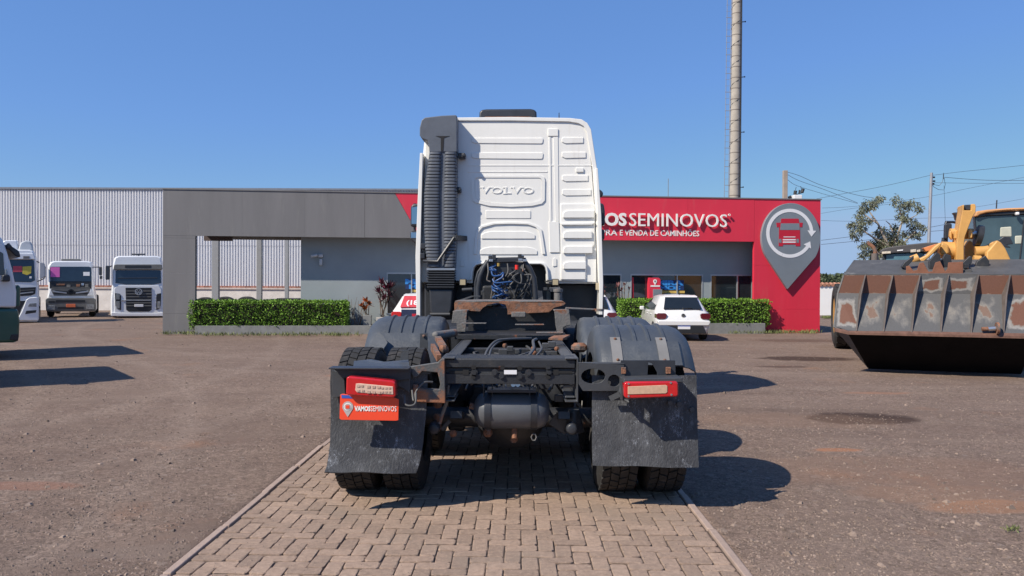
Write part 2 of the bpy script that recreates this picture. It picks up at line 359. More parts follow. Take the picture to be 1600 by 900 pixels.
# loose stones
sm = MB()
def stone(x, y, s, z=None):
    z = gh(x, y) if z is None else z
    a = random.random() * 6.28; q = random.uniform(.55, 1); hh = random.uniform(.3, .65)
    vs = [(s * cos(a) * random.uniform(.7, 1.1), s * sin(a) * random.uniform(.7, 1.1)), (-s * q * sin(a), s * q * cos(a)), (-s * cos(a) * random.uniform(.7, 1.1), -s * sin(a) * random.uniform(.7, 1)), (s * q * sin(a), -s * q * cos(a))]
    ox, oy = random.uniform(-.3, .3) * s, random.uniform(-.3, .3) * s
    sm.add([(x + p[0], y + p[1], z - s * .1) for p in vs] + [(x + ox + p[0] * .45, y + oy + p[1] * .45, z + s * hh * random.uniform(.7, 1.1)) for p in vs], [(0, 1, 5, 4), (1, 2, 6, 5), (2, 3, 7, 6), (3, 0, 4, 7), (4, 5, 6, 7)])
n = 0
while n < 17000:
    py = 500 + 410 * random.random() ** .8; px = random.uniform(-30, 1630); q = gnd(px, py)
    if PX0 - .03 < q.x < PX1 + .03: continue
    dens = mnoise.noise(Vector((q.x * .9, q.y * .9, 31))) + .55 + (.35 if PX1 < q.x < PX1 + .6 else 0)
    if random.random() > dens: continue
    s = .0035 + .010 * random.random() ** 4 + .0005 * q.y
    if random.random() < .03: s *= 2.3
    stone(q.x, q.y, s); n += 1
for k in range(1500):   # grit on the path
    x = random.choice((random.uniform(PX0, PX1), PX0 + abs(random.gauss(0, .3)), PX1 - abs(random.gauss(0, .2)))); y = random.uniform(3.8, 7.5); stone(x, y, random.uniform(.0015, .005), .001)
m_stone = M('loose_stone', (.185, .138, .110), .95, var=.2, island=.4)
st = obj('gravel', sm, m_stone, smooth=0); tag(st, 'loose gravel scattered over the yard', kind='stuff')
# ================================================================== PAVED PATH
pm = MB(); pm.bb(PX0 - .04, PX1 + .04, 2.0, PY1, -.30, -.0105)
m_sand = M('joint_sand', (.085, .060, .047), .95, var=.3, vs=40, bump=.6, bs=200)
path = obj('paved_path', pm, m_sand, smooth=0); tag(path, 'herringbone brick path under the white truck', kind='structure')
m_brick = M('tan_paver', (.30, .212, .156), .95, var=.22, vs=30, bump=.8, bs=150, orand=.16, pos=True, dirt=[((.245, .185, .140), .50, 1.1, .2), ((.19, .138, .105), .59, 9, .15), ((.40, .31, .235), .60, 60, .08), ((.15, .11, .09), .62, 90, .06)])
m_brick2 = M('tan_paver_far', (.30, .212, .156), .95, var=.22, vs=30, bump=.8, bs=150, island=.16, pos=True, dirt=[((.225, .165, .128), .50, 1.1, .2), ((.17, .12, .095), .57, 9, .15)])
NB = 31; u = (PX1 - PX0 - .02) / NB
def brick_mb(wx, wy, seed):
    r = random.Random(seed); m = MB(); b = .003; rings = []
    def ring(ix, z): 
        x, y = wx / 2 - ix, wy / 2 - ix; k = .012
        pts = [(-x + k, -y), (x - k, -y), (x, -y + k), (x, y - k), (x - k, y), (-x + k, y), (-x, y - k), (-x, -y + k)]
        return [(p[0] + r.uniform(-.003, .003), p[1] + r.uniform(-.003, .003), z) for p in pts]
    m.loft([ring(0, -.04), ring(0, -b), ring(b * .6, -.0012), ring(b * 1.6, 0)]); return m
meshes = {}
for kind, wx, wy in (('h', 2, 1), ('v', 1, 2), ('s', 1, 1)):
    meshes[kind] = [mesh_of('brick', brick_mb(wx * u - .0072, wy * u - .0072, k * 7 + wx), m_brick, 0) for k in range(5)]
br = []
j0, j1 = 18, 58
for j in range(int(3.3 / u), int(9.2 / u)):
    for i in range(NB):
        y = j * u; x = PX0 + .01 + i * u; s = (i + j) % 4
        if s == 0: br.append(('h' if i < NB - 1 else 's', x + (u if i < NB - 1 else u / 2), y + u / 2))
        elif s == 1 and i == 0: br.append(('s', x + u / 2, y + u / 2))
        elif s == 2: br.append(('v', x + u / 2, y + u))
near = sorted([b for b in br if b[2] > 3.93], key=lambda b: b[2]); solo = near[:296]; rest = near[296:] + [b for b in br if b[2] <= 3.93]
for k, x, y in solo:
    o = link('brick', random.choice(meshes[k]), path, (x, y, -.001 + random.uniform(-.005, .003))); o.rotation_euler = (random.gauss(0, .010), random.gauss(0, .010), random.gauss(0, .014))
fm = MB()
for k, x, y in rest:
    me = random.choice(meshes[k]); z = -.001 + random.uniform(-.003, .0025); fm.add([(v.co.x + x, v.co.y + y, v.co.z + z) for v in me.vertices], [tuple(p.vertices) for p in me.polygons])
fb = obj('brick_field', fm, m_brick2, path, smooth=0, fix=False); fb['kind'] = 'stuff'
m_kerb = M('kerb_concrete', (.33, .245, .20), .9, var=.15, vs=14, bump=.6, bs=120, orand=.08, dirt=((.20, .15, .125), .57, 9, .2))
for sx in (PX0 - .022, PX1 + .024):
    y = 3.2; k = 0
    while y < 12.9:
        km = MB(); ln = .80; km.bb(-.024, .024, -ln / 2 + .004, ln / 2 - .004, -.2, 0)
        o = obj('kerb_stone', km, m_kerb, path, bevel=.008); o.location = (sx + random.gauss(0, .005), y + ln / 2, .006 + random.gauss(0, .004)); o.rotation_euler = (0, random.gauss(0, .02), random.gauss(0, .004)); y += ln
# ================================================================== BUILDING
A0 = gnd(254, 521.3); A1 = gnd(1281, 519.6); th = atan2(A1.y - A0.y, A1.x - A0.x)
B = Frame(A0, th); LB = (A1 - A0).length
def bx(px, off=0, py=440): return B.pt(px, py, off).x
def bz(px, py, off=0): return B.pt(px, py, off).z
HT = .5 * (bz(254, 296.5) + bz(1285, 312)); HB = .5 * (bz(305, 368) + bz(1178, 378)); REC = .66
bld = thing('dealership_building', 'long grey and red dealership building with a recessed blue grey front behind the truck', 'building', A0, th)
m_facade = M('grey_facade_render', (.158, .155, .158), .75, var=.10, vs=1.2, bump=.1, bs=70, stretch=(1.6, 1, .22), dirt=[((.195, .19, .185), .55, 2.6, .2), ((.125, .123, .122), .60, 5, .15)])
m_redf = M('red_facade_paint', (.62, .026, .056), .55, var=.05, vs=1, stretch=(1.5, 1, .25), dirt=[((.56, .075, .085), .55, 2.2, .25), ((.50, .02, .045), .62, 4, .2)])
m_wall = M('blue_grey_wall_paint', (.27, .305, .315), .8, var=.05, vs=2, bump=.08, bs=80)
m_frame = M('grey_aluminium_frame', (.42, .44, .45), .4, metal=.5, var=.05)
m_pane = M('tinted_shop_glass', (.015, .022, .028), .04, var=.2, spec=.9)
m_soffit = M('dark_soffit', (.05, .05, .05), .8)
xr = bx(1178); xl = bx(305); x470 = bx(470, REC)
xd0 = bx(617, 0, 303); xd1 = bx(657, 0, 370)
TH = 0.30
# fascia panels: grey ones left, slanted joint, red ones right; recessed joints between them
joints = [bx(p) for p in (254, 305, 440, 570)]
zj = HB
fx = [0, bx(378), bx(476), bx(570, 0, 330)]
for a, b in zip(fx, fx[1:]):
    m = MB(); m.bb(a + .001, b - (.004 if b == fx[-1] else .001), 0, .06, HB, HT); obj('facade_panel', m, m_facade, bld, bevel=.001)
m = MB(); m.prism([(fx[-1] + .004, HB), (xd1 - .004, HB), (xd0 - .004, HT), (fx[-1] + .004, HT)], 0, .06); obj('facade_panel', m, m_facade, bld, bevel=.004)
rx_ = [xd0, bx(790), bx(935), bx(1075, 0, 330), xr]
for k, (a, b) in enumerate(zip(rx_, rx_[1:])):
    m = MB()
    if k == 0: m.prism([(xd1 + .003, HB), (b - .002, HB), (b - .002, HT), (xd0 + .003, HT)], 0, .06)
    else: m.bb(a + .002, b - .002, 0, .06, HB, HT)
    obj('facade_panel', m, m_redf, bld, bevel=.002, label='red facade panel')
m = MB(); m.bb(0, LB - .01, .062, TH, HB + .02, HT - .01); obj('canopy_beam', m, m_soffit, bld)
m = MB(); m.bb(-.01, LB + .03, -.02, TH + .05, HT, HT + .035); obj('coping', m, m_facade, bld)
# pillars: stacked panels
zs = [-.05, bz(280, 490), bz(280, 427), bz(280, 372), HB]
for a, b in zip(zs, zs[1:]):
    if b - a < .02: continue
    m = MB(); m.bb(0, xl, .003, .16, a + .0015, b - .0015); obj('pillar_panel', m, m_facade, bld, bevel=.003)
zs = [-.05, bz(1230, 483), bz(1230, 415), HB]
rmid = bx(1228, 0, 480)
for a, b in zip(zs, zs[1:]):
    for c, d in ((xr, rmid), (rmid, LB)):
        m = MB(); m.bb(c + .0015, d - .0015, .003, .13, a + .0015, b - .0015); obj('pillar_panel', m, m_redf, bld, bevel=.0015, label='red pillar panel')
m = MB(); m.bb(xr + .002, LB, .004, .0615, HB, HT - .001); obj('facade_panel', m, m_redf, bld, label='red facade panel')
# recessed wall with window openings
zt = [bz(px, py, REC) for px, py in ((640, 421), (957, 427), (1045, 430), (1140, 432))]
wins = [(bx(604, REC), bx(692, REC)), (bx(905, REC), bx(971, REC)), (bx(985, REC), bx(1098, REC)), (bx(1110, REC), bx(1176, REC))]
ZT = sum(zt) / 4; ZB = .55
wl = MB(); xe = bx(1178, REC) + .3; y0, y1 = REC, REC + .18
edges = [x470] + [q for ab in wins for q in ab] + [xe]
for k in range(0, len(edges), 2): wl.bb(edges[k], edges[k + 1], y0, y1, -.05, ZT)
wl.bb(x470, xe, y0, y1, ZT, HT - .25)
for a, b in wins: wl.bb(a, b, y0, y1, -.05, ZB)
wl.bb(x470, x470 + .18, y1, 8, -.05, HT - .25); wl.bb(xe - .18, xe, y1, 8, -.05, HT - .25); wl.bb(x470, xe, 7.8, 8, -.05, HT - .25)
obj('wall', wl, m_wall, bld, smooth=0)
m = MB(); m.bb(x470 + .01, xe - .01, REC, 8, HT - .249, HT - .1); obj('roof', m, m_soffit, bld)
m = MB(); m.bb(x470 + .2, xe - .2, y1 + .05, 7.7, -.02, .02); obj('floor', m, M('office_floor', (.2, .19, .18)), bld)
mul = {2: [bx(1058, REC)], 3: [bx(1152, REC)], 1: [bx(938, REC)], 0: [bx(643, REC)]}
for k, (a, b) in enumerate(wins):
    f = MB(); t = .035; ya, yb = REC - .015, REC + .07
    f.bb(a, b, ya, yb, ZT - .05, ZT); f.bb(a, b, ya, yb, ZB, ZB + t)
    for q in [a + t / 2, b - t / 2] + [c for c in mul[k]]: f.bb(q - t / 2, q + t / 2, ya, yb, ZB + t, ZT - .05)
    fo = obj('window', f, m_frame, bld, smooth=0)
    cuts = [a] + mul[k] + [b]
    for c, d in zip(cuts, cuts[1:]):
        p = MB(); p.bb(c + .01, d - .01, REC + .03, REC + .042, ZB + .02, ZT - .03); obj('pane', p, m_pane, fo, smooth=0)
# canopy steel seen through the opening
m = MB()
for (p0, p1, off) in ((300, 362, .5), (330, 470, 4.0)): pass
m.bb(xl - .1, bx(362, 1.2), 1.2, 1.32, bz(330, 376, 1.2), HB + .1); obj('canopy_girder', m, M('purplish_steel_primer', (.10, .075, .075), .7), bld)
m = MB(); m.bb(xl, x470, 3.0, 3.2, bz(400, 371, 3.0), HT - .3); m.bb(xl + .0, x470, .4, 3.0, HB + .06, HB + .12); obj('canopy_roof', m, m_soffit, bld)
m_post = M('painted_steel_post', (.30, .31, .33), .6, var=.06)
for px, wpx, off in ((336, 10, 3.4), (404.5, 8, 4.6), (447.5, 6, 6.5)):
    c = B.pt(px, 440, off).x; hw = wpx / 2 / FPX * 27
    m = MB(); m.bb(c - hw, c + hw, off, off + .2, -.05, HB + (.3 if off < 5 else .3)); obj('canopy_post', m, m_post, bld, bevel=.01)
# ------------------------------------------------------------------ pin sign
pin = thing('pin_sign', 'big grey map pin sign with a red truck emblem on the red pillar', 'sign', A0, th)
m_pin = M('grey_sign_face', (.175, .20, .225), .4, var=.08, vs=1.5); m_signwhite = M('white_sign_print', (.70, .70, .71), .5, var=.02); m_signred = M('red_sign_print', (.46, .012, .03), .45, var=.03)
cpx, cpy = 1236, 374; C0 = B.pt(cpx, cpy, -.12); k6 = B.pt(1240, cpy, -.12).x - B.pt(1239, cpy, -.12).x   # metres per pixel here
RP = 46 * k6; zlow = B.pt(1230, 452, -.12).z
dz = C0.z - RP * .12 - zlow; cz = C0.z + RP * .05; xt = C0.x - 5 * k6; D = cz - zlow; al = math.degrees(math.acos(RP / D))
pp = [(C0.x + RP * cos(radians(t)), cz + RP * 1.13 * sin(radians(t))) for t in [-al * .62 + i * (180 + 2 * al * .62) / 40 for i in range(41)]] + [(xt, zlow)]
m = MB(); m.prism(pp, -.13, 0); obj('sign_body', m, m_pin, pin, smooth=20, bevel=.012)
def zz(px, py): q = B.pt(1180 + px / 6, 310 + py / 6, -.13); return (q.x, q.z)
def ringseg(c, r0, r1, a0, a1, n=28): return arc(c, r1, a0, a1, n) + arc(c, r0, a1, a0, n)
rc = zz(325, 327); r1 = (zz(548, 327)[0] - rc[0]) * .985; r0 = (zz(518, 327)[0] - rc[0]) * .985; ysc = 1.0
for a0, a1, hx in ((-288, 0, 0), (180 - 172, 180 - 90, 0)): pass
m = MB(); m.prism(ringseg(rc, r0, r1, 2, 250, 34), -.138, -.129); 
tip = [zz(490, 300), zz(570, 305), zz(527, 358)]; m.prism(tip, -.1395, -.1285)
obj('upper_arrow', m, m_signwhite, pin, smooth=30)
m = MB(); m.prism(ringseg(rc, r0, r1, 250.5, 328, 18), -.138, -.129); m.prism([zz(455, 432), zz(515, 405), zz(523, 470)], -.1395, -.1285); obj('lower_arrow', m, m_signwhite, pin, smooth=30)
def tri(name, pts, mat, a, b): m = MB(); m.prism([zz(*p) for p in pts], a, b); return obj(name, m, mat, pin, smooth=20)
tri('truck_emblem', [(245, 190), (405, 190), (412, 228), (445, 228), (440, 270), (418, 268), (422, 448), (380, 448), (378, 432), (260, 432), (258, 448), (220, 448), (224, 268), (203, 270), (197, 228), (238, 228)], m_signred, -.138, -.129)
tri('emblem_windscreen', [(238, 234), (412, 234), (416, 296), (232, 296)], m_pin, -.142, -.133)
for a, b, c, d in ((265, 358, 375, 365), (258, 382, 378, 394), (258, 404, 378, 416)): tri('emblem_stripe', [(a, b), (c, b), (c, d), (a, d)], m_signwhite, -.142, -.133)
for a in (222, 385): tri('emblem_lamp', [(a, 380), (a + 22, 380), (a + 24, 416), (a, 416)], m_pin, -.142, -.133)
# ------------------------------------------------------------------ lettering signs
lt = thing('raised_lettering', 'large raised white company name on the red fascia', 'sign lettering', A0, th)
z0 = .5 * (bz(985, 354) + bz(1130, 354.5)); z1 = .5 * (bz(985, 334.2) + bz(1130, 334.7))
xS0, xS1 = bx(983.5, -.08, 345), bx(1136, -.08, 345)
for mb in text_mb('SEMINOVOS', xS0, xS1, z0, z1, -.095, -.05, .0, 1.04, 3, True): obj('letter', mb, m_lettering, lt, smooth=30)
xV1 = bx(979, -.08, 345)
for mb in text_mb('VAMOS', xV1 - (xS1 - xS0) * .58, xV1, z0, z1, -.095, -.05, .035, 1.0, 3, True): obj('letter', mb, m_lettering, lt, smooth=30)
m = MB(); m.prism(ringseg((bx(1139, -.08), z1 - .01), .022, .036, 0, 360, 14), -.095, -.05); obj('registered_mark', m, m_lettering, lt)
sl = thing('tagline_lettering', 'small white tagline lettering under the company name', 'sign lettering', A0, th)
z0 = .5 * (bz(950, 368.2) + bz(1090, 368.8)); z1 = .5 * (bz(950, 359.5) + bz(1090, 360))
xc1 = bx(1092.5, 0, 364); xE = bx(968.5, 0, 364)
for mb in text_mb('E VENDA DE CAMINHÕES', xE, xc1, z0, z1, -.012, .002, .01, 1.0, 2, True): obj('letter', mb, m_lettering, sl, smooth=0)
for mb in text_mb('COMPRA', xE - 1.30, bx(964.5, 0, 364), z0, z1, -.012, .002, .01, 1.0, 2, True): obj('letter', mb, m_lettering, sl, smooth=0)
# ------------------------------------------------------------------ wall floodlights and cameras
def wallbox(name, label, cat, px0, px1, py0, py1, d, mat, dark=None):
    a = B.pt(px0, py1, REC - d); b = B.pt(px1, py0, REC - d)
    t = thing(name, label, cat, B.w((a.x, REC, a.z)), th)
    m = MB(); m.bb(0, b.x - a.x, -d, -.01, 0, b.z - a.z); obj('housing', m, mat, t, bevel=.02)
    m = MB(); m.bb((b.x - a.x) * .35, (b.x - a.x) * .65, -.03, .02, (b.z - a.z) * .3, (b.z - a.z) * .7); obj('bracket', m, m_frame, t)
    return t
m_lightbox = M('pale_plastic', (.5, .5, .5), .4)
t = wallbox('junction_box', 'small pale square box high on the blue grey wall', 'box', 497, 504.3, 397, 402, .10, m_lightbox)
t = thing('security_camera', 'small pale camera pointing left beside the square wall box', 'security camera', B.w((bx(493, REC), REC, bz(493, 400, REC))), th)
m = MB(); m.cyl((-.10, -.2, -.02), (.06, -.12, .02), .045); obj('camera_body', m, m_lightbox, t); m = MB(); m.cyl((.05, -.12, .02), (.07, .01, .03), .02); obj('bracket', m, m_frame, t)
t = thing('wall_lamp', 'small pale lamp hanging below the square wall box', 'lamp', B.w((bx(501.8, REC), REC, bz(501, 410, REC))), th)
m = MB(); m.lathe([(.035, .1), (.05, .04), (.05, -.08), (.03, -.1)], (0, -.09, 0), 'z', 14); obj('lamp_housing', m, m_lightbox, t); m = MB(); m.cyl((0, -.09, .05), (0, .01, .12), .015); obj('bracket', m, m_frame, t)
# ------------------------------------------------------------------ inside the showroom: red stand, wall print
def inbox(name, label, cat, px0, px1, py0, py1, off, dep, mat):
    a = B.pt(px0, py1, off); b = B.pt(px1, py0, off); return a, b
stand = thing('display_stand', 'red display stand with a white pin mark in front of the shop window', 'display stand', B.w((bx(1023, .45), .45, 0)), th)
a = B.pt(1014, 500, .45); b = B.pt(1032, 434, .45); ox = bx(1023, .45)
m = MB(); m.prism([(a.x - ox, 0), (b.x - ox, 0), (b.x - ox, b.z - .08)] + arc((b.x - ox - .08, b.z - .08), .08, 0, 90, 4) + [(a.x - ox, b.z)], 0, .25); obj('stand_body', m, m_redf, stand, bevel=.006)
m = MB(); q = B.pt(1023.4, 439.5, .45); m.lathe([(.062, -.012), (.062, 0)], (q.x - ox, 0, q.z), 'y', 20); m.prism([(q.x - ox - .055, q.z - .03), (q.x - ox + .055, q.z - .03), (q.x - ox, q.z - .125)], -.0115, 0); obj('pin_mark', m, m_lettering, stand)
m = MB(); m.lathe([(.032, -.016), (.032, -.012)], (q.x - ox, 0, q.z), 'y', 16); obj('pin_centre', m, m_pin, stand)
a = B.pt(1016.5, 448, .45); b = B.pt(1031, 445.8, .45); m = MB(); m.bb(a.x - ox, b.x - ox, -.01, 0, a.z, b.z); obj('name_strip', m, m_lettering, stand)
a = B.pt(1020, 480, .45); b = B.pt(1034, 452, .45); m = MB(); m.bb(a.x - ox, b.x - ox, -.05, 0, a.z, b.z); obj('screen_panel', m, m_pin, stand, bevel=.004)
def sticker(cx0, label, cut=None):
    # blue window print with a yellow strip, stuck on the glass
    t = thing('window_sticker', label, 'window sticker', B.w((cx0, REC + .026, 0)), th)
    zz_ = lambda py: B.pt(1045, py, REC).z; s = 1.25
    a = text_mb('MIRA', -.48, .46, zz_(446), zz_(438), -.008, .003, .05, .95, 2); obj('blue_word', a, M('bright_blue_vinyl', (.035, .24, .62), .5), t, smooth=0)
    a = text_mb('MOS', -.36, .36, zz_(453), zz_(446.6), -.008, .003, .05, .95, 2); obj('blue_word', a, bpy.data.materials['bright_blue_vinyl'], t, smooth=0)
    m = MB(); m.bb(-.47, .47, -.002, .003, zz_(453.4), zz_(437.5)); obj('backing', m, M('navy_vinyl', (.012, .03, .11), .5), t)
    m = MB(); m.bb(-.28, .50, -.006, .003, zz_(458), zz_(454.3)); obj('yellow_strip', m, M('yellow_vinyl', (.62, .42, .10), .5), t)
    m = MB(); m.bb(-.20, .28, -.006, .003, zz_(461.6), zz_(459)); obj('pale_strip', m, m_lettering, t)
    m = MB(); m.prism(ringseg((-.12, zz_(437.5)), .27, .33, 35, 145, 10), -.006, .003); obj('pink_arc', m, M('pink_vinyl', (.5, .12, .16), .5), t)
    return t
sticker(bx(1047, REC), 'blue window lettering over a yellow strip, right of the red display stand')
sticker(bx(652, REC) + .1, 'blue window lettering over a yellow strip, left of the truck cab')
t = thing('window_banner', 'thin red upright strip inside the shop window', 'banner', B.w((bx(989, REC), REC + .027, 0)), th)
m = MB(); m.bb(-.03, .03, -.006, .003, ZB + .1, ZT - .12); obj('banner_sheet', m, m_signred, t)
# ------------------------------------------------------------------ planters, hedges
m_conc = M('grey_planter_concrete', (.20, .205, .20), .85, var=.15, vs=6, bump=.3, bs=60, dirt=((.15, .12, .10), .58, 4, .25))
def hedge(nm, label, px0, px1, pyt, pyb, off0, dep, planter_label, ppx0, ppx1, dens=1.0, seed=1):
    rnd = random.Random(seed); a = B.pt(px0, pyb, off0); b = B.pt(px1, pyt, off0); W = b.x - a.x; H = b.z - a.z
    pa, pb = bx(ppx0, off0), bx(ppx1, off0)
    p = thing('planter', planter_label, 'planter', B.w((pa, off0, 0)), th)
    m = MB(); m.bb(0, pb - pa, -.06, .04, -.05, a.z + .06); m.bb(0, pb - pa, dep - .04, dep + .02, -.05, a.z + .06); m.bb(0, .08, .041, dep - .041, -.05, a.z + .06); m.bb(pb - pa - .08, pb - pa, .041, dep - .041, -.05, a.z + .06); obj('planter_wall', m, m_conc, p, bevel=.006)
    m = MB(); m.bb(.081, pb - pa - .081, .042, dep - .042, -.05, a.z + .02); obj('soil', m, m_sand, p)
    t = thing('hedge', label, 'hedge', B.w((a.x, off0, a.z)), th)
    m = MB(); m.bb(.07, W - .07, .07, dep - .07, .07, H - .07); obj('inner_core', m, M('hedge_core_dark', (.025, .022, .014), .95, var=.3, vs=20), t)  # plain dark box filling the hedge behind its leaves
    lm = MB()
    faces = [('f', W * H), ('t', W * dep), ('l', dep * H), ('r', dep * H), ('b', W * H * .3), ('u', W * .3)]
    for fc, ar in faces:
        for _ in range(int(ar * 1150 * dens)):
            u1, v1 = rnd.random(), rnd.random(); dpt = rnd.random() ** 1.5 * .10 - .02
            bumpy = .055 * mnoise.noise(Vector((u1 * W * 2.2, v1 * 3, seed))) + .03 * mnoise.noise(Vector((u1 * W * 7, v1 * 6, seed + 3)))
            d = dpt - bumpy
            if fc == 'f': c = (u1 * W, d, v1 * H); nn = Vector((0, -1, .25))
            elif fc == 'b': c = (u1 * W, dep - d, v1 * H); nn = Vector((0, 1, .25))
            elif fc == 't': c = (u1 * W, v1 * dep, H - d * .8); nn = Vector((0, -.2, 1))
            elif fc == 'u': c = (u1 * W, v1 * dep, d - .03); nn = Vector((0, -.5, -1))
            elif fc == 'l': c = (d, u1 * dep, v1 * H); nn = Vector((-1, 0, .25))
            else: c = (W - d, u1 * dep, v1 * H); nn = Vector((1, 0, .25))
            dr = nn * .6 + Vector((rnd.gauss(0, .6), rnd.gauss(0, .6), rnd.gauss(.15, .6)))
            upv = Vector((rnd.gauss(0, 1), rnd.gauss(0, 1), rnd.gauss(0, 1)))
            leaf(lm, c, dr, upv, rnd.uniform(.045, .085), rnd.uniform(.028, .045))
    obj('foliage', lm, m_hleaf, t, smooth=0, fix=False)
    return t
m_hleaf = M('hedge_leaf', (.145, .265, .034), .5, var=.2, vs=3, island=.45, spec=.3)
hedge('hedge', 'clipped green hedge in the long planter left of the truck', 296, 541, 472, 512, -.12, .62, 'long low grey planter wall under the left hedge', 305.5, 580, seed=1)
hedge('hedge', 'clipped yellowish green hedge behind the white hatchback at the red pillar', 972, 1203, 470, 508, -.3, .6, 'low grey planter wall under the hedge by the red pillar', 972, 1195, seed=2)
# little weeds along the planter
wm = MB()
for px0, px1, py, n_ in ((305, 560, 524.5, 260), (1140, 1280, 520.5, 320), (254, 305, 522.5, 60), (1285, 1330, 497, 500)):
    for _ in range(n_):
        q = gnd(random.uniform(px0, px1), py + random.uniform(-1, 1.2)); 
        for _k in range(3): leaf(wm, (q.x + random.gauss(0, .05), q.y, 0), Vector((random.gauss(0, .5), random.gauss(0, .5), 1)), rvec(), random.uniform(.05, .16), .02)
for _ in range(40):
    q = gnd(1582 + random.gauss(0, 8), 829 + random.gauss(0, 2)); leaf(wm, (q.x, q.y, 0), Vector((random.gauss(0, .8), random.gauss(0, .8), 1)), rvec(), random.uniform(.02, .05), .008)
wd = obj('weeds', wm, M('dry_weed', (.13, .15, .05), .8, island=.5), smooth=0, fix=False); tag(wd, 'sparse weeds along the foot of the building', kind='stuff')
# ------------------------------------------------------------------ potted plants
m_cord = M('dark_red_plant_leaf', (.085, .018, .032), .45, var=.3, island=.6); m_crot = M('orange_plant_leaf', (.32, .085, .018), .5, var=.3, island=.5); m_twig = M('dry_twig', (.16, .11, .075), .9, var=.2)
m_potw = M('pale_pot', (.42, .40, .37), .8, var=.15, dirt=((.22, .16, .12), .6, 6, .2))
def rosette(mb, c, n, L, W, r=.03, droop=.4):
    for _ in range(n):
        a = random.random() * 6.28; el = random.uniform(-.2, 1.3); d = Vector((cos(a) * cos(el), sin(a) * cos(el), sin(el)))
        c2 = Vector(c) + rvec() * r; d2 = (d - Vector((0, 0, droop * random.random()))).normalized(); l = L * random.uniform(.6, 1.1)
        s = d.cross(Vector((0, 0, 1))); s = s.normalized() * W / 2 if s.length > .01 else Vector((W / 2, 0, 0))
        mid = c2 + d * l * .5; end = mid + d2 * l * .55
        mb.add([c2, mid + s, mid - s, end], [(0, 1, 2), (1, 3, 2)])
def plant(label, px, py, off, heads, mat, L, W, pot=None, n=34):
    q = B.pt(px, py, off); t = thing('potted_plant' if pot else 'shrub', label, 'potted plant' if pot else 'shrub', B.w((q.x, off, 0)), th)
    zb = .12
    if pot:
        pw, ph, mt = pot; m = MB(); m.prism([(-pw * .42, zb), (pw * .42, zb), (pw * .5, zb + ph), (-pw * .5, zb + ph)], -pw / 2, pw / 2); obj('pot', m, mt, t, bevel=.01); zb += ph - .02
    lm = MB(); sm_ = MB()
    for hx, hz, nn in heads:
        c = B.pt(hx, hz, off); c = Vector((c.x - q.x, random.uniform(-.12, .05), c.z)); rosette(lm, c, nn, L, W); base = Vector((random.uniform(-.06, .06), 0, zb)); sm_.tube([base, (base + c) / 2 + Vector((random.gauss(0, .03), 0, 0)), c], .013, 5)
    obj('foliage', lm, mat, t, smooth=0, fix=False); obj('stem', sm_, m_twig, t)
    return t
plant('tall dark red plant in a square pale pot near the left hedge', 598, 503, .35, [(596, 445, 26), (603, 452, 24), (610, 450, 16), (593, 458, 22), (601, 466, 24), (608, 463, 14), (595, 472, 14)], m_cord, .30, .075, (.38, .36, m_potw))
plant('orange croton in a grey round pot beside the left hedge', 574, 505, .32, [(572, 471, 24), (577, 476, 22), (566, 479, 20), (571, 484, 14)], m_crot, .20, .08, (.26, .42, m_conc))
plant('brownish dry shrub left of the right hedge behind the white car', 968, 500, .30, [(964, 448, 12), (971, 455, 14), (965, 462, 14), (975, 446, 10), (970, 470, 12), (982, 452, 7), (944, 458, 10), (942, 450, 10)], M('brownish_leaf', (.16, .055, .05), .6, island=.5), .16, .06)
for k, (px, lab) in enumerate(((546, 'bare thin stems at the right end of the left hedge'), (559, 'bare thin stems left of the orange croton'))):
    q = B.pt(px, 508, .3); t = thing('bare_shrub', lab, 'shrub', B.w((q.x, .3, 0)), th); m = MB()
    for _ in range(7):
        a = random.gauss(0, .08); b_ = random.gauss(0, .13); h_ = random.uniform(.7, 1.5 if k == 0 else 1.15); m.tube([(a * .3, 0, .1), (a + b_ * .4, random.gauss(0, .05), h_ * .5), (a + b_, random.gauss(0, .1), h_)], [.011, .008, .004], 5)
    obj('stems', m, m_twig, t)
# ================================================================== TYRES AND CLUTTER behind the opening
for px, py0, sc, lab in ((321, 463, 1.0, 'old tyre standing leftmost of three behind the left hedge'), (352, 462, 1.0, 'old tyre standing in the middle of three behind the left hedge'), (386, 462, 1.0, 'old tyre standing rightmost of three behind the left hedge')):
    q = at(px, py0, 29.5); R = q.z / 2 * sc
    t = thing('old_tyre', lab, 'tyre', (q.x, 29.5, 0), random.uniform(-.3, .3), 'old tyres behind the hedge'); m = MB(); m.lathe([(R * .55, -.16), (R * .92, -.19), (R, -.12), (R, .12), (R * .92, .19), (R * .55, .16), (R * .5, 0), (R * .55, -.16)], (0, 0, R - .03), 'y', 36, cap=False); obj('tyre_casing', m, m_tyre, t)
q = at(450, 466, 28); t = thing('metal_bin', 'dark low metal bin behind the right end of the left hedge', 'bin', (q.x, 28, 0)); m = MB(); m.bb(-.42, .42, 0, .5, 0, q.z); obj('bin_body', m, m_dark, t, bevel=.02)
m = MB(); m.bb(-.95, -.45, .1, .5, 0, q.z * .97); obj('side_box', m, m_conc, t, bevel=.02)
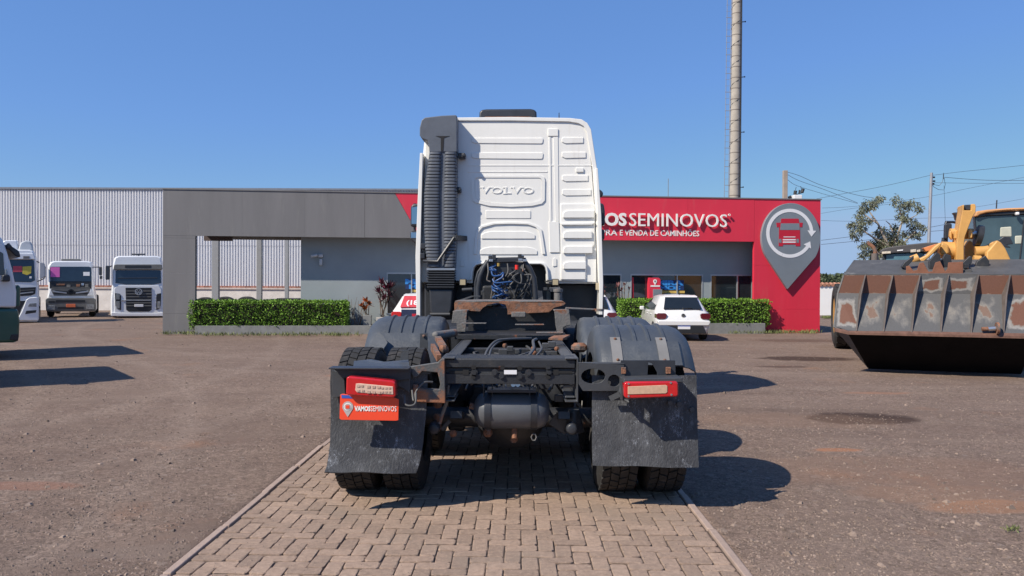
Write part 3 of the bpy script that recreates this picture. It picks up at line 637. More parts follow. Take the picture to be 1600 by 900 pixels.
# ================================================================== WAREHOUSE
YW = 42.0; m_sheet = M('white_corrugated_sheet', (.62, .62, .64), .45, var=.05, vs=.6, stretch=(3, 1, .2), dirt=((.42, .38, .36), .64, 1.2, .3))
wz = at(130, 296, YW).z; wx0, wx1 = -62.0, 4.0; zb_ = at(130, 446, YW).z
wh = thing('warehouse', 'white corrugated warehouse with a brick foot wall behind the parked trucks', 'building', (wx0, YW, 0))
pitch = .150
for (z0, z1, yo) in ((zb_, zb_ + 2.25, 0), (zb_ + 2.20, wz, -.012)):
    pts = []; x = 0
    while x < wx1 - wx0:
        pts += [(x, yo), (x + .045, yo), (x + .062, yo - .045), (x + .125, yo - .045)]; x += pitch
        if True: pts += [(x - .008, yo)]
    m = MB(); m.sheet([[(p[0], p[1], z0) for p in pts], [(p[0], p[1], z1) for p in pts]])
    o = obj('corrugated_cladding', m, m_sheet, wh, smooth=0, fix=False); o['kind'] = 'stuff'
m = MB(); m.bb(0, wx1 - wx0, .06, 14, zb_, wz - .05); obj('hall_body', m, m_sheet, wh)
m = MB(); m.bb(0, 28, -.12, .08, wz, wz + .10); m.bb(33, wx1 - wx0, -.12, .08, wz, wz + .10); obj('roof_edge', m, M('blue_grey_flashing', (.16, .18, .22), .5), wh)
m_brickw = M('whitewashed_brick', (.60, .56, .52), .9, var=.12, vs=3, bump=.5, bs=12, dirt=((.36, .25, .2), .60, 2.2, .2))
m = MB(); m.bb(0, wx1 - wx0, -.10, .3, -.05, zb_ - .17); obj('foot_wall', m, m_brickw, wh, smooth=0)
m = MB(); m.bb(0, wx1 - wx0, -.16, .3, zb_ - .168, zb_ - .08); obj('wall_cap', m, M('pink_cap_brick', (.50, .42, .38), .9, var=.2), wh)
m = MB(); x = 0
while x < wx1 - wx0: m.bb(x + .01, x + .24, -.14, .05, zb_ - .078, zb_ + .01); x += .25
o = obj('brick_course', m, M('red_cap_brick', (.30, .13, .09), .9, var=.3, island=.3), wh, smooth=0); o['kind'] = 'stuff'
# ================================================================== WHITE TRACTOR TRUCK
TO = Vector((-.045, 5.78, 0)); T = Frame(TO, 0)
def tp(px, py, Y): return T.pt(px, py, Y - TO.y)
def xz(px, py, Y): q = tp(px, py, Y); return (q.x, q.z)
trk = thing('tractor_truck', 'white tractor truck seen from behind on the brick path with a black ribbed intake pipe', 'truck', TO)
YC = 9.9; yc = YC - TO.y
def Z2(x, y): return (620 + x / 4.5, 340 + y / 4.5)
cut = [Z2(x, y) for x, y in ((528, 442), (536, 380), (545, 350), (560, 335), (585, 328), (1010, 328), (1030, 335), (1043, 352), (1050, 385), (1053, 442))]
outl = [(653, 442), (655.5, 330), (659, 250), (663, 210), (668, 192), (676, 186.5), (690, 184.5), (800, 183.5), (890, 184.5), (907, 186), (916, 190), (922, 198), (926, 222), (931, 260), (936, 330), (940, 442)]
O = [xz(px, py, YC) for px, py in outl]; NO = len(O); O += [xz(px, py, YC) for px, py in cut[::-1]]; ztop = max(p[1] for p in O); zbot = O[0][1]; xm = (O[0][0] + O[NO - 1][0]) / 2
def sec(y, sx, dzt, zb):
    return [(xm + (p[0] - xm) * sx, y, (zb if i in (0, NO - 1, NO, len(O) - 1) else zbot + (p[1] - zbot) * (ztop + dzt - zbot) / (ztop - zbot))) for i, p in enumerate(O)]
m = MB(); m.loft([sec(yc + .02, .985, -.02, zbot), sec(yc + .06, 1, 0, zbot), sec(yc + .5, 1.03, 0, zbot), sec(yc + .52, 1.03, 0, .75), sec(yc + 1.25, 1.03, -.16, .55), sec(yc + 1.7, 1.02, -.5, .40), sec(yc + 1.95, .99, -1.0, .35), sec(yc + 2.1, .97, -1.7, .35)])
cab = obj('cab', m, m_white, trk, smooth=40, bevel=.02)
def Z1(x, y): return (620 + x / 4.5, 160 + y / 4.5)
def emb(name, pts, d, base=0.0, bev=.007, mat=None, parent=None):
    if name in ('panel_rib', 'badge_frame', 'panel_channel', 'panel_bead', 'lower_block', 'arch_bead'): d *= .62
    m = MB(); m.prism([xz(*p, YC - base) for p in pts], yc - base - d, yc - base + .015); return obj(name, m, mat or m_whiteback, parent or cab, smooth=30, bevel=bev, seg=2)
# back wall with the arched engine cut-out
cut = [Z2(x, y) for x, y in ((528, 440), (536, 380), (545, 350), (560, 335), (585, 328), (1010, 328), (1030, 335), (1043, 352), (1050, 385), (1053, 440))]
wall = [(656, 441)] + cut + [(931, 441), (931.5, 400), (929, 330), (924, 262), (919, 212), (915, 199), (906, 193), (880, 190), (690, 190), (672, 196), (666, 215), (661, 330)]
emb('rear_panel', wall, .02, 0, .004)
trim_o = [Z2(x, y) for x, y in ((515, 440), (522, 378), (535, 342), (555, 322), (580, 315), (1014, 315), (1040, 323), (1056, 345), (1063, 382), (1067, 440))]
emb('engine_arch_trim', trim_o + cut[::-1], .055, 0, .008)
m = MB(); q0 = tp(735, 442, YC); q1 = tp(856, 410, YC); m.bb(q0.x, q1.x, yc + .35, yc + .6, q0.z - .7, q1.z + .1); obj('engine_tunnel', m, m_black, trk)
B2 = .02
for r in ((525, 250, 1030, 292), (525, 353, 1030, 400)):
    emb('panel_rib', [Z1(r[0] + 8, r[1]), Z1(r[2] - 5, r[1]), Z1(r[2], r[1] + 8), Z1(r[2] - 3, r[3] - 8), Z1(r[2] - 12, r[3]), Z1(r[0] + 20, r[3] - 4), Z1(r[0], r[3] - 14), Z1(r[0], r[1] + 8)], .016, B2)
oring = [(545, 515), (1010, 515), (1035, 525), (1042, 550), (1040, 690), (1020, 712), (950, 728), (800, 735), (650, 728), (555, 705), (535, 690), (525, 640), (525, 540)]
iring = [(560, 530), (1000, 530), (1015, 538), (1021, 555), (1019, 675), (1003, 692), (940, 707), (800, 714), (660, 707), (575, 690), (552, 672), (545, 630), (545, 548)]
emb('badge_frame', [Z1(*p) for p in oring] + [Z1(*oring[0])] + [Z1(*iring[0])] + [Z1(*p) for p in iring[:0:-1]] + [Z1(*iring[0])], .022, B2, 0)
emb('badge_plate', [Z1(550 + (p[0] - 550) * .985 + 7, 525 + (p[1] - 525) * .985 + 3) for p in iring], .006, B2, .003)
la, lb = xz(*Z1(592, 645), YC)[0], xz(*Z1(962, 645), YC)[0]; lz0 = xz(*Z1(700, 643), YC)[1]; lz1 = xz(*Z1(700, 600), YC)[1]
for mb in text_mb('VOLVO', la, lb, lz0, lz1, yc - .034, yc - .02, .0, 1.12, 3, True): obj('embossed_letter', mb, m_white, cab, smooth=30, bevel=.003)
def serif(x, z, wd=.05): m = MB(); m.bb(x - wd / 2, x + wd / 2, yc - .033, yc - .02, z - .007, z + .007); obj('letter_serif', m, m_white, cab, bevel=.002)
for fx_, z in ((.02, lz1), (.195, lz1), (.60, lz1), (.775, lz1), (.455, lz1), (.455, lz0)): serif(la + (lb - la) * fx_, z)
emb('panel_rib', [Z1(630, 758), Z1(938, 758), Z1(942, 764), Z1(942, 812), Z1(936, 817), Z1(628, 817), Z1(624, 812), Z1(624, 764)], .013, B2)
oa = [Z2(x, y) for x, y in ((540, 258), (548, 150), (560, 90), (590, 58), (680, 34), (800, 30), (925, 34), (990, 58), (1018, 85), (1030, 150), (1046, 258))]
ia = [Z2(x, y) for x, y in ((562, 258), (568, 150), (580, 98), (603, 72), (685, 50), (800, 46), (920, 50), (975, 68), (997, 95), (1008, 150), (1022, 258))]
emb('arch_bead', oa + ia[::-1], .028, B2, .006)
for yy, xa, xb in ((95, 595, 972), (205, 585, 988)):
    emb('panel_rib', [Z2(xa, yy + 55), Z2(xa, yy + 25), Z2(xa + 25, yy + 10), Z2(xa + 70, yy + 1), Z2(xb - 70, yy + 1), Z2(xb - 20, yy + 12), Z2(xb, yy + 28), Z2(xb, yy + 55)], .018, B2)
emb('panel_bead', [Z1(500, 440), Z1(1390, 440), Z1(1390, 447), Z1(500, 447)], .008, B2, .003)
emb('panel_bead', [Z1(500, 484), Z1(1060, 484), Z1(1060, 492), Z1(500, 492)], .008, B2, .003)
emb('panel_cap', [Z1(1063, 186), Z1(1134, 186), Z1(1134, 238), Z1(1063, 238)], .014, B2, .004)
emb('panel_channel', [Z1(1068, 242), Z1(1082, 242), Z1(1090, 836), Z1(1074, 836)], .012, B2, .004)
emb('panel_channel', [Z1(1100, 242), Z1(1134, 242), Z1(1140, 836), Z1(1114, 836)], .012, B2, .004)
emb('panel_channel', [Z1(1068, 838), Z1(1140, 838), Z2(1146, 246), Z2(1076, 246)], .022, B2, .006)
emb('panel_latch', [Z2(x, y) for x, y in ((1098, 288), (1112, 282), (1123, 290), (1123, 340), (1098, 344))], .01, B2, .003)
emb('panel_latch', [Z2(x, y) for x, y in ((447, 296), (462, 284), (478, 290), (478, 340), (447, 344))], .01, B2, .003)
emb('panel_socket', [Z1(1260, 462), Z1(1312, 462), Z1(1312, 490), Z1(1260, 490)], .018, B2, .003)
for (xa, ya, xb, yb) in ((1160, 246, 1312, 290), (1160, 349, 1330, 394), (1162, 511, 1345, 557), (1162, 611, 1366, 657)):
    emb('panel_rib', [Z1(xa + 8, ya), Z1(xb, ya), Z1(xb, yb - 3), Z1(xa + 25, yb), Z1(xa, yb - 10), Z1(xa, ya + 8)], .018, B2)
blk = [Z1(1150, 712), Z1(1380, 712), Z1(1395, 722), Z1(1393, 845), Z2(1392, 40), Z2(1390, 195), Z2(1330, 250), Z2(1328, 438), Z2(1152, 438)]
emb('lower_block', blk, .035, B2, .012)
for (xa, ya, xb, f_) in ((1168, 760, 1388, Z1), (1170, 94, 1372, Z2), (1170, 200, 1376, Z2), (1170, 310, 1330, Z2)):
    h_ = 52; emb('panel_rib', [f_(xa, ya + h_), f_(xa, ya + 22), f_(xa + 12, ya + 6), f_(xa + 40, ya), f_(xb, ya), f_(xb, ya + h_)], .02, B2 + .035)
emb('panel_bead', [Z2(1150, 40), Z2(1395, 36), Z2(1370, 52), Z2(1160, 54)], .03, B2 + .03, .006)
# roof rain lip and right hand corner
lip = [(690, 190), (690, 185), (800, 184), (890, 185.5), (908, 187.5), (917, 193), (923, 203), (932, 262), (937, 335), (941, 441), (934, 441), (930, 335), (925, 262), (916, 207), (911, 198), (903, 194), (888, 191.5), (800, 190)]
emb('corner_moulding', lip, .05, -.01, .008)
# side deflectors that hang below the cab
def deflector(pts, y0, y1): m = MB(); m.prism([xz(*p, 9.75) for p in pts], y0 - TO.y, y1 - TO.y); return obj('side_deflector', m, m_white, trk, bevel=.006)
deflector([(657, 240), (661.5, 240), (659.5, 320), (657.5, 400), (657.5, 496), (651.5, 496), (650, 400), (653.5, 310)], 9.70, 10.15)
deflector([(931, 262), (934.5, 262), (940, 335), (943, 441), (942, 492), (936.5, 492), (936.5, 441), (934, 335)], 9.78, 10.15)
emb('step_patch', [(931, 442), (937, 442), (937, 453), (931, 453)], .06, .04, .003, M('yellowed_plastic', (.50, .42, .28), .6), trk)
# intake pipe
YI = 9.70; yi = YI - TO.y
cols = [(235, 671, 713), (255, 668, 714), (280, 664.5, 714), (300, 662.5, 714), (355, 662.5, 714), (385, 664, 713), (400, 666, 712), (419, 668, 711)]
rings = []
for py, a, b in cols:
    p, q = xz(a, py, YI), xz(b, py, YI); rings.append([(p[0], yc - .02, p[1]), (p[0], yi + .03, p[1]), (p[0] + .05, yi - .004, p[1]), (q[0] - .05, yi - .004, q[1]), (q[0], yi + .03, q[1]), (q[0], yc - .02, q[1])])
pipe = thing('intake', None, None); bpy.data.objects.remove(pipe)
m = MB(); m.loft(rings); ip = obj('air_intake_pipe', m, m_intake, trk, smooth=30, bevel=.008)
def colx(py):
    for (a, l0, r0), (b, l1, r1) in zip(cols, cols[1:]):
        if a <= py <= b: t = (py - a) / (b - a); return l0 + (l1 - l0) * t, r0 + (r1 - r0) * t
    return cols[-1][1:]
m = MB(); py = 238
while py < 417:
    l, r = colx(py); gl, gr = 688.2 + max(0, (300 - py)) * .03, 693 + max(0, (300 - py)) * .03
    for a, b in ((l, gl), (gr, r)):
        p, q = xz(a, py, YI), xz(b, py + 4.2, YI); hw_ = (q[0] - p[0]) / 2; xc0 = (q[0] + p[0]) / 2; m.prism([(xc0 + hw_ * cos(t * pi / 10), yi + .03 - .075 * sin(t * pi / 10) ** .42) for t in range(11)], q[1], p[1], 'z')
    py += 5.15
o = obj('pipe_ribs', m, m_intake, ip, smooth=40, bevel=.006); o['kind'] = 'stuff'
def pxz(pts, Y=YI): return [xz(*p, Y) for p in pts]
m = MB(); m.prism(pxz([(671, 238), (670.5, 228), (668, 220), (660, 217), (656, 212), (656, 200), (659, 188), (664, 184), (690, 181), (712, 180), (714.5, 182), (714.5, 238)]), yi - .02, yc + .1); obj('intake_cap', m, m_intake, ip, smooth=40, bevel=.03, seg=3)
m = MB(); m.prism(pxz([(681, 213), (703, 213), (694, 216), (693, 236), (689, 236), (689, 216)]), yi - .024, yi - .015); obj('cap_slot', m, M('deep_black', (.006, .006, .008), .7, var=0), ip)
m = MB(); py = 421
while py < 451:
    p, q = xz(667 + (py - 421) * .02, py, YI), xz(711 - (py - 421) * .03, py + 2.2, YI); m.prism([(p[0], p[1]), (q[0], p[1]), (q[0], q[1]), (p[0], q[1])], yi - .03, yc + .1)
    p, q = xz(669, py + 2, YI), xz(709, py + 3.8, YI); m.prism([(p[0], p[1]), (q[0], p[1]), (q[0], q[1]), (p[0], q[1])], yi - .005, yc + .1); py += 3.8
obj('rubber_bellows', m, m_black, ip, smooth=30, bevel=.006)
m = MB(); m.prism(pxz([(667, 419), (711, 419), (711, 422.5), (667, 422.5)]), yi - .035, yc); obj('bellows_clamp', m, m_chrome, ip, bevel=.003)
m = MB(); m.prism(pxz([(670, 451), (709, 451), (706, 485), (703, 492), (674, 492), (671, 485)]), yi, yc + .35); obj('intake_duct', m, m_black, ip, bevel=.03)
m = MB(); a, b = tp(672, 491, 9.5), tp(703, 491, 9.5); m.cyl(a, b, .018); obj('duct_bar', m, m_hosek, ip)
# bracket rods holding the pipe
m = MB(); p0, p1, p2, p3 = tp(661, 408, 9.64), tp(684, 408.5, 9.64), tp(710, 371, 9.64), tp(728, 372.5, 9.88); m.tube([p0, p1, p2], .019, 8); m.bar(p2, p3, .04, .06); obj('pipe_stay', m, m_black, trk)
for (px, py) in ((722, 244), (715, 297)):
    m = MB(); q = tp(px, py, 9.8); m.box((q.x, q.y, q.z), (.09, .16, .06)); m.cyl((q.x + .03, q.y - .10, q.z), (q.x + .03, q.y, q.z), .022); obj('pipe_clip', m, m_black, trk, bevel=.01)
for (px, py) in ((662, 385), (661, 400)):
    m = MB(); q = tp(px, py, 9.75); m.box((q.x, q.y, q.z), (.06, .12, .07)); obj('pipe_clip', m, m_black, trk, bevel=.01)
# roof unit, aerial, mirrors
m = MB(); m.prism(pxz([(748.5, 187), (749, 175), (752, 171), (760, 170), (829, 169.5), (836, 171), (838.5, 175), (839, 187)], 10.25), 10.25 - TO.y, 11.1 - TO.y); obj('roof_vent_unit', m, m_black, trk, bevel=.03, seg=3)
m = MB(); m.prism(pxz([(756, 185), (832, 185), (830, 181.5), (758, 181.5)], 10.22), 10.235 - TO.y, 10.26 - TO.y); obj('vent_grille', m, m_rust, trk)
m = MB(); m.cyl(tp(873.5, 187, 10.6), tp(873.5, 176, 10.6), .008, .005, 6); obj('aerial', m, m_black, trk)
def mirror(pts, mats, Y): 
    for name, P, mt, d in pts: m = MB(); m.prism(pxz(P, Y), Y - TO.y, Y + d - TO.y); obj(name, m, mt, trk, bevel=.03)
YM = 11.9
mirror([('mirror_housing', [(641.5, 322), (645, 319), (656, 317), (656, 354), (641, 354)], m_black, .18), ('mirror_housing', [(640.5, 361), (656, 361), (656, 376), (650, 381), (640.5, 374)], m_black, .18)], None, YM)
mg = M('mirror_glass', (.35, .45, .52), .03, metal=1, var=0)
mirror([('mirror_glass', [(643, 324), (655, 322), (655, 350), (643, 350)], mg, .005), ('mirror_glass', [(642, 363), (655, 363), (655, 372), (642, 372)], mg, .005)], None, YM - .006)
mirror([('mirror_housing', [(930, 315), (943.5, 318), (945.5, 330), (945.5, 352), (930, 352)], m_black, .18), ('mirror_housing', [(930, 358), (945, 358), (945, 372), (938, 382), (930, 382)], m_black, .18), ('mirror_housing', [(928, 296), (938, 295.5), (943.5, 301), (941, 308), (928, 308)], m_black, .15)], None, YM)
m = MB()
for px in (648, 938): m.cyl(tp(px, 318, YM + .1), tp(px, 384, YM + .1), .02)
obj('mirror_arm', m, m_black, trk)
# work lamps under the cab edge
for px in (723.5, 867.5):
    m = MB(); q = tp(px, 441, 9.72); m.box(q, (.085, .10, .085)); wl_ = obj('work_lamp', m, m_black, trk, bevel=.008); m = MB(); m.box((q.x, q.y - .052, q.z), (.066, .006, .066)); obj('lamp_glass', m, M('yellowed_lens', (.42, .35, .22), .3), wl_)
    m = MB(); m.cyl((q.x, q.y, q.z), (q.x + (-.12 if px < 800 else -.12), q.y + .1, q.z + .01), .012); obj('lamp_arm', m, m_dark, wl_)
# ------------------------------------------------------------------ chassis
ZR = 1.015
def Lb(x0, x1, Y0, Y1, z0, z1, m): return m.bb(x0, x1, Y0 - TO.y, Y1 - TO.y, z0, z1)
for sx in (-1, 1):
    m = MB(); a, b = sx * .455, sx * .362
    Lb(sx * .441, a, 5.22, 11.8, .75, ZR, m); Lb(b, sx * .4405, 5.22, 11.8, ZR - .014, ZR, m); Lb(b + sx * .01, sx * .4405, 5.22, 11.8, .75, .764, m); obj('chassis_rail', m, m_grey, trk, bevel=.008)
    m = MB(); P0 = [(sx * .46, ZR + .012), (sx * .46, .728), (sx * .37, .728), (sx * .37, .740), (sx * .447, .742), (sx * .447, ZR), (sx * .37, ZR), (sx * .37, ZR + .012)]; m.prism(P0, 5.18 - TO.y, 5.50 - TO.y); obj('rail_end_bracket', m, m_grey, trk, bevel=.006)
# rear cross member: ribbed section
zc0 = xz(800, 600, 5.2)[1]; zc1 = xz(800, 560, 5.2)[1]; H_ = zc1 - zc0; yb = 5.2 - TO.y
prof = [(yb, zc0), (yb, zc0 + H_ * .38), (yb + .018, zc0 + H_ * .42), (yb + .018, zc0 + H_ * .60), (yb, zc0 + H_ * .64), (yb, zc1 - .012), (yb + .01, zc1), (yb + .12, zc1 + .012), (yb + .12, zc1), (yb + .025, zc1 - .014), (yb + .02, zc0 + H_ * .66), (yb + .03, zc0 + H_ * .62), (yb + .03, zc0 + H_ * .42), (yb + .015, zc0 + H_ * .36), (yb + .015, zc0 + .012), (yb + .10, zc0 + .012), (yb + .10, zc0)]
m = MB(); m.prism(prof, -.436, .436, 'x'); cm = obj('rear_cross_member', m, m_dark, trk, bevel=.003)
mb_hole = M('bolt_hole_black', (.008, .008, .009), .8, var=0)
for px, py, r in ((740, 574.5, .011), (740, 588.5, .011), (741, 582.5, .016), (785, 574.5, .010), (812, 575, .011), (784, 588, .014), (812.5, 588, .016), (773, 582.5, .016), (826, 583, .017), (857, 574, .014), (857, 588, .012), (858, 582, .015)):
    q = tp(px, py, 5.19); m = MB(); m.lathe([(r * 1.5, q.y + .002), (r * 1.5, q.y + .012)], (q.x, 0, q.z), 'y', 12); o = obj('bolt_hole', m, mb_hole if r < .013 else m_dark, cm)
    if r >= .013: m = MB(); m.lathe([(r, q.y - .008), (r, q.y + .004)], (q.x, 0, q.z), 'y', 6); obj('bolt_head', m, m_dark, cm)
for sx in (-1, 1):
    m = MB(); q = tp(716 if sx < 0 else 880, 582, 5.19); m.box((q.x, q.y + .012, q.z), (.12, .01, .018)); m.box((q.x - sx * .05, q.y + .012, q.z), (.04, .011, .034)); obj('slot', m, mb_hole, cm)
m = MB(); q = tp(797.5, 581.5, 5.19); m.box((q.x, q.y - .001, q.z), (.085, .006, .028)); obj('paper_label', m, m_signwhite, cm)
# air tank
c = tp(799.5, 641, 5.41); r = .128; hw = .265; m = MB()
m.lathe([(.02, -hw), (r * .55, -hw + .008), (r * .85, -hw + .035), (r, -hw + .085), (r, hw - .085), (r * .85, hw - .035), (r * .55, hw - .008), (.02, hw)], c, 'x', 40); tk = obj('air_tank', m, m_tank, trk, smooth=50)
for dx in (-.165, .155):
    m = MB(); m.lathe([(r + .007, -.022), (r + .007, .022)], c + Vector((dx, 0, 0)), 'x', 40, cap=True); m.box(c + Vector((dx - .03, -.02, r + .05)), (.006, .10, .16)); m.box(c + Vector((dx + .03, -.02, r + .05)), (.006, .10, .16)); obj('tank_strap', m, m_black, tk)
m = MB(); m.box(c + Vector((0, -.03, r + .02)), (.34, .16, .02)); obj('tank_shelf', m, m_black, tk, bevel=.003)
m = MB(); m.cyl(c + Vector((-hw - .03, 0, .03)), c + Vector((-hw + .02, 0, .02)), .022, n=8); m.cyl(c + Vector((-.16, -.04, -r - .04)), c + Vector((-.16, -.02, -r + .02)), .016, n=8); m.cyl(c + Vector((.02, -.05, -r - .06)), c + Vector((.02, -.02, -r + .02)), .018, n=8); obj('drain_plug', m, m_rust, tk)
m = MB(); m.tube([c + Vector((.155 + .018 * cos(a / 6 * 6.28), -.05, -r - .05 + .025 * sin(a / 6 * 6.28))) for a in range(7)], .005, 6); obj('drain_ring', m, m_rusty, tk)
# axles, wheels
for k, YA in enumerate((5.78, 7.12)):
    m = MB(); m.cyl((-1.0, YA - TO.y, .525), (1.0, YA - TO.y, .525), .075, n=16); m.ball((0, YA - TO.y, .53), .24, 16, (1.1, .9, 1)); obj('axle_housing', m, m_dark, trk)
    for sx in (-1, 1):
        for q, xo in ((0, 1.10), (1, .765)):
            m = tyre_mb(.525, .285, 40, 4, bd=.02); w_ = obj('tyre', m, m_tyre, trk, smooth=30, fix=True); w_.location = (sx * xo, YA - TO.y, .525 - .006); w_.rotation_euler = (random.random() * 6, 0, 0)
            m = MB(); m.lathe([(.30, -.10), (.285, -.08), (.27, 0), (.12, sx * .02), (.12, sx * (.08 if q == 0 else -.05)), (.02, sx * (.09 if q == 0 else -.06))], (0, 0, 0), 'x', 32); obj('rim', m, m_rim, w_)
        m = MB(); m.lathe([(.02, -.07), (.035, -.065), (.042, -.05), (.042, .02), (.03, .06)], tp(679 if sx < 0 else 893, 668, YA - .35) if k == 0 else (sx * .5, YA - TO.y - .3, .5), 'y', 18); obj('brake_chamber', m, m_black, trk, bevel=.006)
for sx in (-1, 1):
    m = tyre_mb(.525, .32, 40, 4, bd=.016); w_ = obj('tyre', m, m_tyre, trk, smooth=30); w_.location = (sx * 1.04, 11.35 - TO.y, .52); m = MB(); m.lathe([(.30, -.12), (.28, 0), (.12, 0), (.12, sx * .1), (.02, sx * .1)], (0, 0, 0), 'x', 32); obj('rim', m, m_rim, w_)
# underbody masses
m = MB(); Lb(-.34, .34, 9.95, 11.9, .45, 1.45, m); Lb(-.25, .25, 9.2, 10.0, .55, 1.2, m); obj('engine', m, m_dark, trk, bevel=.05)
for sx in (-1, 1):
    m = MB(); Lb(sx * .50, sx * 1.18, 7.95, 9.55, .45, 1.08, m); obj('fuel_tank', m, m_black, trk, bevel=.08, seg=4)
    m = MB(); Lb(sx * .50, sx * 1.20, 10.25, 12.0, .98, 1.54, m); Lb(sx * .52, sx * 1.18, 10.35, 10.5, .45, 1.0, m); obj('front_mudguard', m, m_black, trk, bevel=.04)
m = MB(); Lb(-.34, .34, 6.0, 9.6, .50, .74, m); Lb(-.40, .40, 7.95, 9.6, .45, .95, m); Lb(-.50, -.36, 6.1, 7.0, .35, .72, m); Lb(.36, .50, 6.1, 7.0, .35, .72, m); obj('underframe_light_block', m, m_dark, trk, bevel=.03)  # dark boxes added to block sunlight passing under the truck
m = MB(); m.cyl((0, 5.9 - TO.y, .55), (0, 9.3 - TO.y, .62), .06); obj('drive_shaft', m, m_dark, trk)
for YA in (6.0, 6.6, 7.5, 8.6):
    m = MB(); Lb(-.44, .44, YA, YA + .10, .80, .97, m); obj('cross_tube', m, m_dark, trk, bevel=.01)
for YA in (5.78, 7.12):
    for sx in (-1, 1):
        m = MB(); m.lathe([(.09, .62), (.12, .68), (.12, .82), (.09, .90)], (sx * .40, YA - TO.y + .25, 0), 'z', 18); m.bar((sx * .38, YA - TO.y + .4, .45), (sx * .38, YA - TO.y - .35, .60), .08, .05); obj('air_spring', m, m_black, trk)
# ------------------------------------------------------------------ fifth wheel
Y5 = 7.55
rear = [(710, 472.5), (760, 470.5), (815, 471), (880, 470.5), (884, 474), (881, 477), (866, 481), (858, 488), (840, 489), (818, 490), (815, 491.5), (793, 491.5), (793, 484), (790, 476), (778, 474), (762, 476), (754, 482), (750, 487), (735, 486), (710, 485)]
m = MB(); m.prism([xz(*p, Y5) for p in rear], Y5 - TO.y, Y5 + .03 - TO.y); fw = obj('fifth_wheel', m, m_rust, trk, bevel=.004)
a, b = xz(711, 471, Y5), xz(881, 471, Y5)
m = MB(); xm5 = (a[0] + b[0]) / 2; zt5 = (a[1] + b[1]) / 2
tpts = [(a[0], Y5 - TO.y), (xm5 - .10, Y5 - TO.y), (xm5 - .05, Y5 + .35 - TO.y), (xm5 + .05, Y5 + .35 - TO.y), (xm5 + .10, Y5 - TO.y), (b[0], Y5 - TO.y), (b[0], Y5 + .45 - TO.y), (b[0] - .2, Y5 + .75 - TO.y), (a[0] + .2, Y5 + .75 - TO.y), (a[0], Y5 + .45 - TO.y)]
m.prism(tpts, zt5 - .012, zt5 + .004, 'z'); obj('coupling_plate', m, m_rusty, fw, bevel=.004)
m = MB(); m.box((xm5 + .0, Y5 + .4 - TO.y, zt5 - .12), (.5, .4, .12)); m.bb(xm5 + .02, xm5 + .16, Y5 - .01 - TO.y, Y5 + .04 - TO.y, zt5 - .155, zt5 - .10); obj('locking_jaw', m, m_rusty, fw, bevel=.01)
m = MB(); m.cyl(tp(884, 482, Y5), tp(938, 484.5, Y5 + .1), .014, .012, 8); q = tp(936, 484.5, Y5 + .1); m.lathe([(.05, -.012), (.05, .012)], q, 'z', 12); obj('release_handle', m, m_rusty, fw)
m = MB(); Lb(-.52, .50, 7.0, 8.3, ZR + .002, ZR + .045, m); obj('mounting_plate', m, m_dark, trk, bevel=.004)
for (pa, Y) in (([(708, 486), (730, 484), (728.5, 504), (727, 518.5), (714, 518.5), (713.5, 505), (705.5, 505)], 7.1), ([(866, 484), (889, 483.5), (892.5, 508), (886, 508.5), (880, 512), (880, 519), (870.5, 519), (868, 508)], 7.1)):
    m = MB(); P = [xz(*p, Y) for p in pa]; m.prism(P, Y - TO.y, Y + .012 - TO.y)
    xa, xb = min(p[0] for p in P), max(p[0] for p in P); zt_ = max(p[1] for p in P); m.bb(xa + .01, xb - .01, Y + .0125 - TO.y, Y + .5 - TO.y, zt_ - .025, zt_ - .012); m.bb((xa + xb) / 2 - .01, (xa + xb) / 2 + .01, Y + .0125 - TO.y, Y + .45 - TO.y, ZR + .05, zt_ - .026); obj('fifth_wheel_bracket', m, m_rusty, trk, bevel=.004)
for x0_, x1_, py, Y in ((805, 850, 507, 6.9), (838, 880, 519.5, 6.5), (722, 760, 505, 7.0)):
    m = MB(); a, b = tp(x0_, py, Y), tp(x1_, py, Y); m.bar(a, b, .07, .008); obj('sun_streak_bar', m, m_rusty, trk, bevel=.002)  # pale bars put in for sun streaks across the mounting plate
rk = random.Random(4)
for k in range(16):
    xa, Ya = rk.uniform(-.36, .36), rk.uniform(5.6, 6.9); m = MB(); m.box((xa, Ya - TO.y, rk.uniform(.78, .90)), (rk.uniform(.05, .16), rk.uniform(.06, .2), rk.uniform(.05, .12))); obj('brake_valve', m, rk.choice((m_black, m_dark, m_dark)), trk, bevel=.008)
for k in range(9):
    xa = rk.uniform(-.35, .3); za = rk.uniform(.86, .96); m = MB(); m.tube([(xa, -.35, za - .1), (xa + rk.uniform(-.1, .1), 0, za), (xa + rk.uniform(-.2, .2), .5, za + rk.uniform(-.05, .05)), (xa + rk.uniform(-.2, .2), 1.2, za)], rk.uniform(.007, .013), 6); obj('brake_line', m, rk.choice((m_black, m_hosek, m_black)), trk, smooth=60)
for YA in (7.7, 8.1):
    m = MB(); Lb(-.44, .44, YA, YA + .03, .95, 1.28, m); obj('coupling_support', m, m_dark, trk)
# left hand stub tube, right hand lugs
m = MB(); a, b = tp(681, 524, 6.7), tp(711, 520, 6.9); m.cyl(a, b, .035); m.ball(a, .036, 10); obj('stub_pipe', m, m_rusty, trk)
m = MB(); m.bar(tp(684, 528, 6.4), tp(696, 548, 5.9), .05, .03); m.ball(tp(693, 545, 5.9), .035, 8); m.bar(tp(880, 524, 6.5), tp(868, 530, 6.3), .12, .015); m.ball(tp(905, 543, 6.0), .055, 8, (1.2, 1, .8)); m.bar(tp(676, 542, 6.0), tp(686, 560, 5.5), .03, .05); obj('rusty_lug', m, m_rust, trk)
